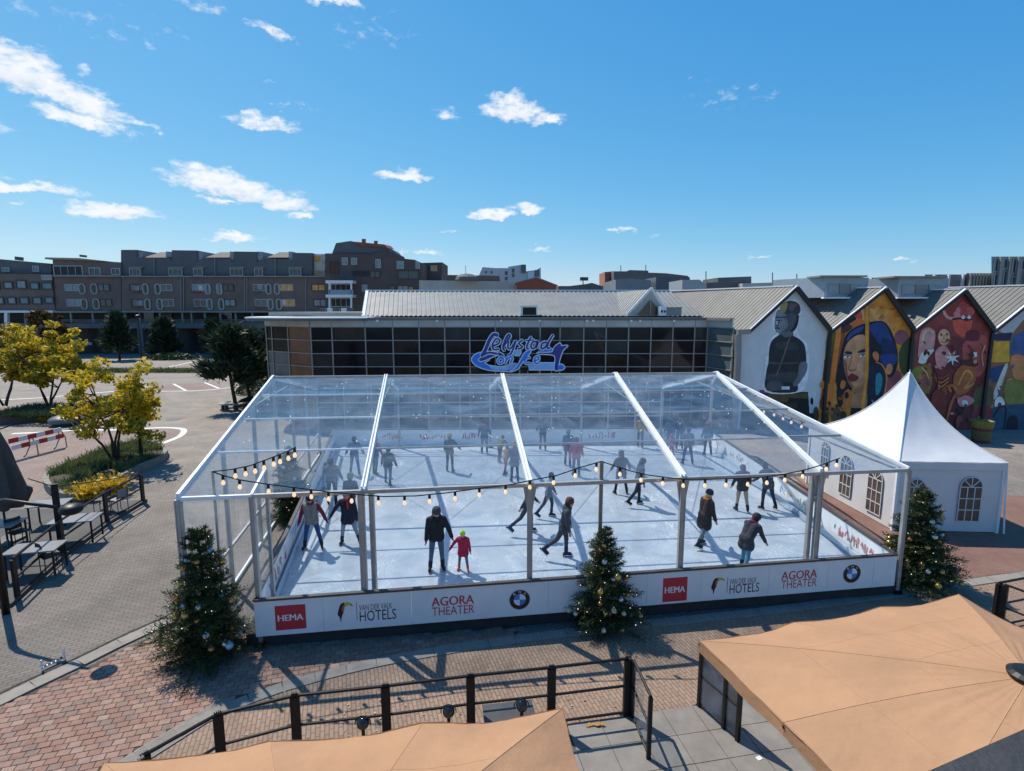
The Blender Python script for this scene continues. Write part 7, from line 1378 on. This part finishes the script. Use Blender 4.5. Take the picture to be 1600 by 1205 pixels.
def person(label, px, py, H=1.72, yaw=0, lean=6, side=0, LL=(6, 4, 8), LR=(-6, 4, 10), AL=(8, 14, 15), AR=(-8, 14, 15), head=(0, 0), top='#24262a', legs='#3a4a5e', boots='#17181b', coat=.10, hat=None, hair='#2a1d15', scarf=None, hood=None, gloves=None, build=1.0, vox=.02, sleeves=None, puff=1.0, hips=None, vest=None):
    """leg: (forward swing, outward, knee bend); arm: (forward swing, outward, elbow bend) in degrees; L is the side at +x when facing the camera"""
    s = H / 1.75; base = G(px, py, ZI); o = T('person', label, 'person', base, 'skaters on the ice'); rz = R(yaw)
    hip0 = Vector((0, 0, 0)); joints = {}
    def rot(v, ax, a): return Matrix.Rotation(R(a), 3, ax) @ v
    feet = []
    for sd_, (a, ob, kb) in ((1, LL), (-1, LR)):
        hp_ = Vector((.088 * sd_ * build, 0, 0)); d1_ = rot(rot(Vector((0, 0, -1)), 'X', -a), 'Y', -ob * sd_); d2_ = rot(rot(Vector((0, 0, -1)), 'X', -a + kb), 'Y', -ob * sd_)
        kn = hp_ + d1_ * .44; an = kn + d2_ * .43; fz = rot(rot(Vector((0, -1, 0)), 'X', min(40, max(-15, (-a + kb) * .75))), 'Z', 14 * sd_); joints[sd_] = (hp_, kn, an, fz.normalized()); feet.append(an.z)
    up = -min(feet) + .145; hz = Vector((0, 0, up))
    J = {k: tuple(v[i] + hz if i < 3 else v[i] for i in range(4)) for k, v in joints.items()}
    tl = lambda v: hz + rot(rot(v, 'X', lean), 'Y', side)          # trunk space, leaning about the hips
    sh_w = .185 * build
    bodyp = []; bid = []
    def add(p, q, r0, r1, m): bodyp.append((tuple(p * s), tuple(q * s), r0 * s, r1 * s)); bid.append(m)
    mats_ = [skins, cloth(legs), cloth(boots), cloth(top), cloth(gloves) if gloves else skins, cloth(hair), mouth_m, cloth('#101010')]
    for sd_ in (1, -1):
        hp_, kn, an, fz = J[sd_]; add(hp_, kn, .098 * build, .070, 1); add(kn, an + (kn - an).normalized() * .10, .070, .054, 1)
        add(an + (kn - an).normalized() * .13, an, .064, .058, 2); ft = an + Vector((0, 0, -.055)) ; add(ft - fz * .05, ft + fz * .13, .050, .042, 2); add(an, ft, .055, .05, 2)
    add(hz + Vector((-.065 * build, .01, .03)), hz + Vector((.065 * build, .01, .03)), .108 * build, .108 * build, 1)
    for sx in (-.055, .055): add(tl(Vector((sx, 0, .06))), tl(Vector((sx * 1.5, 0, .42))), .098 * build, .112 * build, 3)
    add(tl(Vector((-sh_w * .8, 0, .47))), tl(Vector((sh_w * .8, 0, .47))), .07, .07, 3)
    nk = tl(Vector((0, 0, .50))); hd = tl(Vector((0, -.025, .66))); hx = lambda v: hd + rot(rot(rot(v, 'X', head[0] + lean * .6), 'Z', head[1]), 'Y', side * .5)
    add(nk, hx(Vector((0, .01, -.06))), .055, .052, 0)
    add(hx(Vector((0, .012, .02))), hx(Vector((0, -.012, -.012))), .104, .094, 0); add(hx(Vector((0, -.03, -.055))), hx(Vector((0, -.048, -.085))), .062, .042, 0)
    add(hx(Vector((0, -.098, .0))), hx(Vector((0, -.114, -.028))), .012, .017, 0)
    for sx in (-1, 1): add(hx(Vector((.094 * sx, .01, .0))), hx(Vector((.098 * sx, .014, -.03))), .016, .012, 0); add(hx(Vector((.036 * sx, -.088, .012))), hx(Vector((.036 * sx, -.09, .012))), .013, .013, 7)
    add(hx(Vector((-.02, -.092, -.055))), hx(Vector((.02, -.092, -.055))), .010, .010, 6)
    hands = []; jk = []; jid = []
    def ja(p, q, r0, r1, m=0): jk.append((tuple(p * s), tuple(q * s), r0 * s, r1 * s)); jid.append(m)
    for sd_, (a, ob, eb) in ((1, AL), (-1, AR)):
        shd = tl(Vector((sh_w * sd_, 0, .455))); d1_ = rot(rot(Vector((0, 0, -1)), 'X', -a), 'Y', -ob * sd_); d2_ = rot(rot(Vector((0, 0, -1)), 'X', -a - eb), 'Y', -ob * .8 * sd_)
        el = shd + d1_ * .285; wr = el + d2_ * .245; hn = wr + d2_ * .085; add(shd, el, .052, .042, 3); add(el, wr, .040, .030, 3); add(wr, hn, .030, .032, 4); hands.append((hn, d2_, sd_))
        ja(shd, el, .078 * puff, .066 * puff, 1 if sleeves else 0); ja(el, wr, .065 * puff, .053 * puff, 1 if sleeves else 0)
    me = remesh(bodyp, vox); region(me, bodyp, mats_, bid)
    # fingers: four unequal, bent, and a thumb leaving the side of the palm
    fb = MB()
    for hn, d2_, sd_ in hands:
        ac = Vector((0, -1, 0)); ac = (ac - d2_ * ac.dot(d2_)).normalized(); inn = d2_.cross(ac).normalized() * sd_
        for k, (off, ln) in enumerate(((.024, .060), (.009, .070), (-.007, .066), (-.022, .050))):
            p = hn + ac * off + d2_ * .012; q = p + d2_ * ln * .55 + inn * -.004; r_ = q + d2_ * ln * .35 - inn * .022; fb.tube([tuple(p * s), tuple(q * s), tuple(r_ * s)], [.0095 * s, .0085 * s, .0065 * s], 5)
        p = hn + ac * .026 - d2_ * .028; q = p + ac * .022 + d2_ * .028; fb.tube([tuple(p * s), tuple(q * s), tuple((q + d2_ * .026 - inn * .006) * s)], [.0115 * s, .0095 * s, .007 * s], 5)
    bmx = bmesh.new(); bmx.from_mesh(me); n0 = len(bmx.faces); gm = fb.mesh('fing', []); bmx.from_mesh(gm); bmx.faces.ensure_lookup_table(); mi = [i for i, m in enumerate(me.materials) if m == mats_[4]]
    for f in bmx.faces[n0:]: f.material_index = mi[0] if mi else 0; f.smooth = True
    bmx.to_mesh(me); bmx.free(); bpy.data.meshes.remove(gm)
    bo = inst('body', me, base, o)
    # jacket or coat
    hem = -coat
    for sx in (-.062, .062): ja(tl(Vector((sx * build, 0, .02))), tl(Vector((sx * 1.5 * build, .0, .42))), .118 * build * puff, .124 * build * puff)
    ja(tl(Vector((-sh_w * .78, 0, .465))), tl(Vector((sh_w * .78, 0, .465))), .082 * puff, .082 * puff)
    mid = (J[1][1] + J[-1][1]) / 2 - hz
    ja(hz + Vector((-.066 * build, .015, .02)), hz + Vector((.066 * build, .015, .02)), .130 * build * puff, .130 * build * puff)
    for sx in (-1, 1):
        fl = Vector((.075 * sx * build, 0, 0)) + Vector((mid.x, mid.y, 0)) * min(1, coat * 1.4); ja(tl(Vector((.06 * sx * build, 0, .02))), hz + fl + Vector((0, 0, hem + .05)), .130 * build * puff, (.125 + coat * .12) * build)
    ja(tl(Vector((0, .0, .49))), tl(Vector((0, .012, .535))), .078, .066)
    jm = remesh(jk, vox); jmats = [cloth(vest or top), cloth(sleeves) if sleeves else cloth(top)]; region(jm, jk, jmats, jid); inst('coat' if coat > .16 else 'jacket', jm, base, o)
    # hair and headgear
    hk = [(tuple(hx(Vector((0, .03, .04))) * s), tuple(hx(Vector((0, .045, -.03))) * s), .110 * s, .092 * s)] + [(tuple(hx(Vector((.045 * sx, .0, .06))) * s), tuple(hx(Vector((.06 * sx, .03, -.02))) * s), .070 * s, .055 * s) for sx in (-1, 1)]
    if hat != 'bald':
        hm = remesh(hk, vox * .9, 1); hm.materials.append(cloth(hair)); hm.polygons.foreach_set('use_smooth', [True] * len(hm.polygons)); inst('hair', hm, base, o)
    if hat and hat != 'bald':
        b = MB(); prof = [(.114, -.02), (.122, .0), (.122, .03), (.117, .035), (.116, .065), (.10, .108), (.065, .138), (.02, .15)]; b.lathe((0, 0, 0), prof, 16); b.ball((0, 0, .15), .03, 8, 6) if hat[1] else None
        ax = [hx(Vector((1, 0, 0))) - hd, hx(Vector((0, 1, 0))) - hd, hx(Vector((0, 0, 1))) - hd]; org = hx(Vector((0, .008, .035)))
        b.v = [tuple((org + ax[0] * v[0] + ax[1] * v[1] * 1.05 + ax[2] * v[2]) * s) for v in b.v]; inst('hat', b.mesh('hat', cloth(hat[0]), True), base, o)
    if scarf or hood:
        b = MB(); pts = [tl(Vector((.092 * math.cos(t), .01 + .088 * math.sin(t), .535 + .012 * math.sin(2 * t)))) * s for t in [2 * math.pi * k / 14 for k in range(15)]]; rr = .040 if scarf else .052; b.tube(pts, rr * s, 8, cap=False)
        if scarf and not vest: b.tube([tl(Vector((.03, -.10, .52))) * s, tl(Vector((.045, -.15, .42))) * s, tl(Vector((.05, -.165, .25))) * s], [.03 * s, .04 * s, .03 * s], 7)
        inst('scarf' if scarf else 'hood', b.mesh('scarf', cloth(scarf or hood), True), base, o)
    if vest:
        pass
    for sd_ in (1, -1):     # ice skates: boot heel and steel runner
        hp_, kn, an, fz = J[sd_]; dn = Vector((0, 0, -1)); fl = Vector((fz.x, fz.y, fz.z)); upv = (Vector((0, 0, 1)) - fl * fl.z).normalized(); p = an - upv * .095
        b = MB(); b.beam((p - fl * .10) * s, (p + fl * .19) * s, .055 * s, .016 * s, up=tuple(upv)); sk = inst('skate', b.mesh('skate', cloth(boots)), base, o)
        b = MB(); b.beam((p - fl * .10 - upv * .04) * s, (p + fl * .21 - upv * .04) * s, .008 * s, .018 * s, up=tuple(upv))
        for t in (-.07, .12): b.beam((p + fl * t) * s, (p + fl * t - upv * .04) * s, .012 * s, .03 * s)
        inst('blade', b.mesh('blade', blade_m), base, sk)
    o.rotation_euler.z = rz
    return o
P_ = person
P_('man in a black jacket and grey beanie holding the hand of a girl in crimson', 683, 890, 1.80, 12, 10, 0, (4, 4, 8), (8, 6, 10), (4, 24, 10), (2, 10, 12), (16, 12), '#15161a', '#46596f', '#1c1d22', .13, ('#3a3c42', 0), '#2a1d15', None, '#18191c', '#b5434a', 1.06, .015, puff=1.05)
P_('small girl in a crimson coat and lime green bobble hat', 724, 892, 1.13, -6, 3, 0, (4, 7, 6), (-2, 7, 6), (2, 14, 8), (18, 42, 14), (10, 0), '#a51d3e', '#5b6b80', '#d5503c', .26, ('#a9cf3e', 1), '#c9a070', None, None, '#a51d3e', 1.1, .013, puff=1.05)
P_('woman in a grey body warmer with burgundy sleeves and blue jeans by the left barrier', 489, 857, 1.66, 8, 6, 0, (2, 12, 4), (2, 10, 4), (8, 34, 6), (4, 18, 6), (14, 0), '#77746f', '#2a4878', '#1c222e', .12, ('#33292c', 0), '#2a1d15', '#6f1830', None, '#25232a', 1.08, .015, sleeves='#7a1630', vest='#7c7974')
P_('woman in a navy coat with a red scarf and grey beanie skating hand in hand', 545, 850, 1.66, 6, 4, 0, (4, 16, 10), (2, 8, 6), (10, 16, 10), (10, 38, 6), (10, 0), '#1c2030', '#7f8d98', '#252730', .24, ('#7c7a78', 0), '#5a4636', '#b52638', None, '#17181d', 1.05, .015)
P_('skater in a grey jacket gliding away close to the left barrier', 520, 789, 1.70, 186, 8, 3, (10, 6, 8), (-8, 6, 16), (14, 20, 10), (10, 22, 8), (6, 0), '#5a5c60', '#2e3644', '#1b1d22', .08, ('#4b4a48', 0), '#2a1d15', build=1.05)
P_('skater in a dark cap half hidden behind the woman with the red scarf', 549, 815, 1.62, 180, 6, 0, (6, 5, 8), (-4, 5, 8), (8, 12, 10), (6, 12, 10), (4, 0), '#484a50', '#39414e', '#1b1d22', .10, ('#4a4b50', 0))
P_('broad man in a charcoal jacket striding away in the left bay', 607, 757, 1.55, 170, 8, 0, (20, 10, 6), (-16, 8, 12), (6, 20, 8), (4, 18, 8), (8, 0), '#3a3c40', '#4e6078', '#23252c', .08, ('#56534f', 0), build=1.15)
P_('skater in a slate jacket behind the first white rafter', 555, 742, 1.66, 188, 6, 0, (8, 8, 6), (-6, 8, 10), (10, 26, 10), (8, 26, 10), (4, 0), '#4a5666', '#4a6080', '#20242c', .08)
P_('skater with red sleeves glimpsed right of the first white rafter', 587, 741, 1.60, 160, 6, 0, (8, 4, 8), (-8, 4, 10), (10, 14, 10), (8, 14, 10), (4, 0), '#3c4454', '#42536a', '#1b1d22', .08, sleeves='#a83540')
P_('child in pale clothes leaning on the left barrier', 506, 768, 1.15, 120, 14, 0, (8, 4, 8), (-4, 4, 8), (30, 10, 20), (26, 10, 20), (6, 0), '#8d98a8', '#6e86a8', '#2a2e38', .08, hair='#3a3a40')
P_('skater in an olive jacket and tan beanie standing in the left bay', 703, 737, 1.66, 176, 3, 0, (4, 3, 4), (-4, 4, 4), (8, 12, 30), (14, 36, 20), (0, 0), '#56523f', '#4c5060', '#1f232b', .12, ('#8a7a52', 0))
P_('skater in a long slate coat near the far barrier with a pink scarf', 757, 708, 1.66, 184, 3, 0, (4, 3, 6), (-4, 3, 6), (8, 16, 14), (8, 16, 14), (0, 0), '#3b4150', '#3a4152', '#1d2027', .22, None, '#4a3428', '#9a6a78')
P_('child in a yellow jacket bending forward beside the second rafter', 781, 722, 1.30, 150, 34, 0, (14, 4, 20), (-10, 4, 14), (40, 16, 20), (36, 16, 20), (-10, 0), '#8c7a4c', '#38424e', '#20242c', .06, hair='#6a5238')
P_('child in red trousers beside the adult in a grey coat', 790, 742, 1.30, 120, 10, 0, (8, 4, 8), (-8, 4, 8), (16, 12, 10), (14, 12, 10), (0, 0), '#b07a58', '#a51f38', '#22242c', .06, hair='#8c6a48')
P_('adult in a long grey coat partly hidden by the second white rafter', 804, 753, 1.68, 190, 4, 0, (4, 3, 6), (-4, 3, 8), (10, 14, 20), (6, 12, 12), (6, 0), '#6d7078', '#3f4656', '#1f2229', .25, None, '#9a6a50')
P_('skater in a dark jacket alone near the far barrier right of the second rafter', 848, 703, 1.66, 180, 4, 0, (4, 3, 6), (-5, 3, 10), (16, 18, 30), (14, 18, 26), (0, 0), '#333a46', '#2e3542', '#1a1c22', .12, None, '#2c2620')
P_('tiny child far off beside the back barrier', 879, 690, 1.00, 180, 6, 0, (6, 6, 8), (-4, 6, 8), (10, 20, 10), (10, 20, 10), (0, 0), '#6b5a66', '#4a5468', '#1c1e24', .08)
P_('skater in a navy coat next to the one in a pink jacket', 887, 728, 1.64, 168, 4, 0, (8, 3, 6), (-8, 3, 12), (8, 10, 10), (8, 10, 10), (4, 0), '#2a3448', '#2c3646', '#191b20', .20, ('#6a5c6a', 0))
P_('skater in a pink jacket and red beanie skating away', 900, 744, 1.62, 178, 3, 0, (4, 3, 4), (-4, 3, 6), (8, 14, 8), (10, 16, 14), (2, 0), '#a8405c', '#4a6480', '#2a2e38', .14, ('#8c2430', 0), puff=1.1)
P_('skater with dark bobbed hair in a pale grey jacket reaching back a hand', 857, 809, 1.60, 80, 8, 0, (16, 4, 20), (-22, 6, 14), (10, 10, 14), (-12, 26, 10), (6, 0), '#747c88', '#454e5e', '#24304a', .12, None, '#2a2220', gloves=None)
P_('lunging skater in a dark jacket behind the middle tent post', 823, 834, 1.70, 95, 14, 0, (22, 4, 20), (-30, 6, 22), (26, 20, 14), (-40, 16, 6), (8, 0), '#3a3c40', '#3f4654', '#26405e', .10)
P_('man in a grey hooded jacket and blue skates striding right behind the middle fir tree', 881, 873, 1.78, 84, 10, 0, (8, 3, 8), (-28, 4, 24), (6, 8, 6), (2, 8, 10), (6, 8), '#42454a', '#3e424c', '#1f2d48', .16, ('#5c3a34', 0), '#3a2620', None, '#3a3d42', None, 1.08, .016)
P_('skater in a dark coat with a magenta sleeve between the middle pole and third rafter', 970, 772, 1.66, 186, 6, 0, (4, 10, 8), (2, 10, 8), (14, 22, 14), (10, 30, 20), (6, 0), '#34323c', '#2e3340', '#1d1f26', .18, ('#3a3238', 0), '#2a1d15', None, '#6a3a50', None, 1.05)
P_('skater in dark clothes pushing off to the right beside the magenta sleeved one', 997, 790, 1.72, 100, 8, 0, (10, 4, 8), (-22, 6, 20), (8, 10, 12), (-4, 12, 10), (12, 0), '#3c3c42', '#26293a', '#1b1c22', .10, ('#4a4340', 0), '#3a2a24', None, '#35353b')
P_('man in a dark grey jacket with his legs apart beside the third rafter', 1074, 726, 1.70, 182, 5, 0, (6, 8, 6), (0, 9, 8), (8, 16, 10), (8, 16, 10), (0, 0), '#3e434c', '#3c4a5e', '#20242c', .10, None, '#4a2e28')
P_('adult in slate at the far end left of another just before the third rafter', 1046, 704, 1.64, 180, 4, 0, (4, 3, 4), (-4, 3, 8), (10, 12, 10), (10, 12, 10), (0, 0), '#4c5a68', '#38465a', '#1c1e24', .16)
P_('adult in dark blue at the far end closer to the third rafter', 1061, 702, 1.64, 174, 4, 0, (6, 3, 6), (-6, 3, 8), (10, 12, 10), (10, 12, 10), (0, 0), '#3a4858', '#2e3a4c', '#1c1e24', .16)
P_('small child in pink trousers beneath the third rafter', 1049, 715, 1.10, 190, 4, 0, (6, 4, 6), (-4, 4, 6), (20, 30, 10), (10, 20, 10), (0, 0), '#b8607a', '#a8306a', '#3a2430', .06, ('#a83a44', 0))
P_('skater in a yellow jacket skating far off left of the third rafter', 1000, 699, 1.60, 160, 10, 0, (12, 4, 10), (-10, 4, 16), (14, 16, 30), (8, 14, 30), (0, 0), '#a8842e', '#35404e', '#1c1e24', .06, None, '#3a3028')
P_('skater in a navy jacket with a tan back at the far right', 1105, 711, 1.62, 184, 3, 0, (4, 4, 4), (-4, 5, 6), (8, 14, 10), (8, 14, 10), (0, 0), '#3a3f48', '#27304a', '#1a1c24', .08, ('#8a5a50', 0))
P_('woman in beige trousers and a dark jacket with her grey hair in a bun', 1158, 799, 1.66, 176, 6, 0, (6, 5, 6), (-6, 6, 8), (8, 16, 12), (14, 22, 24), (6, 0), '#38363e', '#a8927e', '#20304e', .14, None, '#5c5c60', '#8c3a56', None, None, 1.05)
P_('man in a grey and black jacket bent slightly forward near the right barrier', 1198, 796, 1.68, 196, 20, 0, (8, 6, 12), (-4, 12, 10), (18, 18, 30), (20, 20, 24), (0, 0), '#4a5058', '#303a46', '#1b1d24', .12, None, '#4a4340', None, None, None, 1.12)
P_('woman in a long brown parka with an orange fur hood reaching out her hand', 1099, 854, 1.72, 108, 8, 0, (6, 4, 6), (-16, 5, 12), (30, 14, 14), (6, 10, 10), (10, 0), '#35292a', '#67727c', '#26272e', .34, ('#2c2830', 0), '#b09a70', None, '#b0682a', None, 1.1, .016, puff=1.1)
P_('skater in a charcoal coat and crimson collar bending forward at the front barrier', 1163, 893, 1.66, 122, 36, 0, (14, 4, 18), (-10, 5, 12), (50, 14, 10), (20, 10, 12), (8, 0), '#33303a', '#4a7894', '#1d1f26', .24, ('#2a2428', 0), '#2a2020', '#7a1f44', None, None, 1.1, .016)
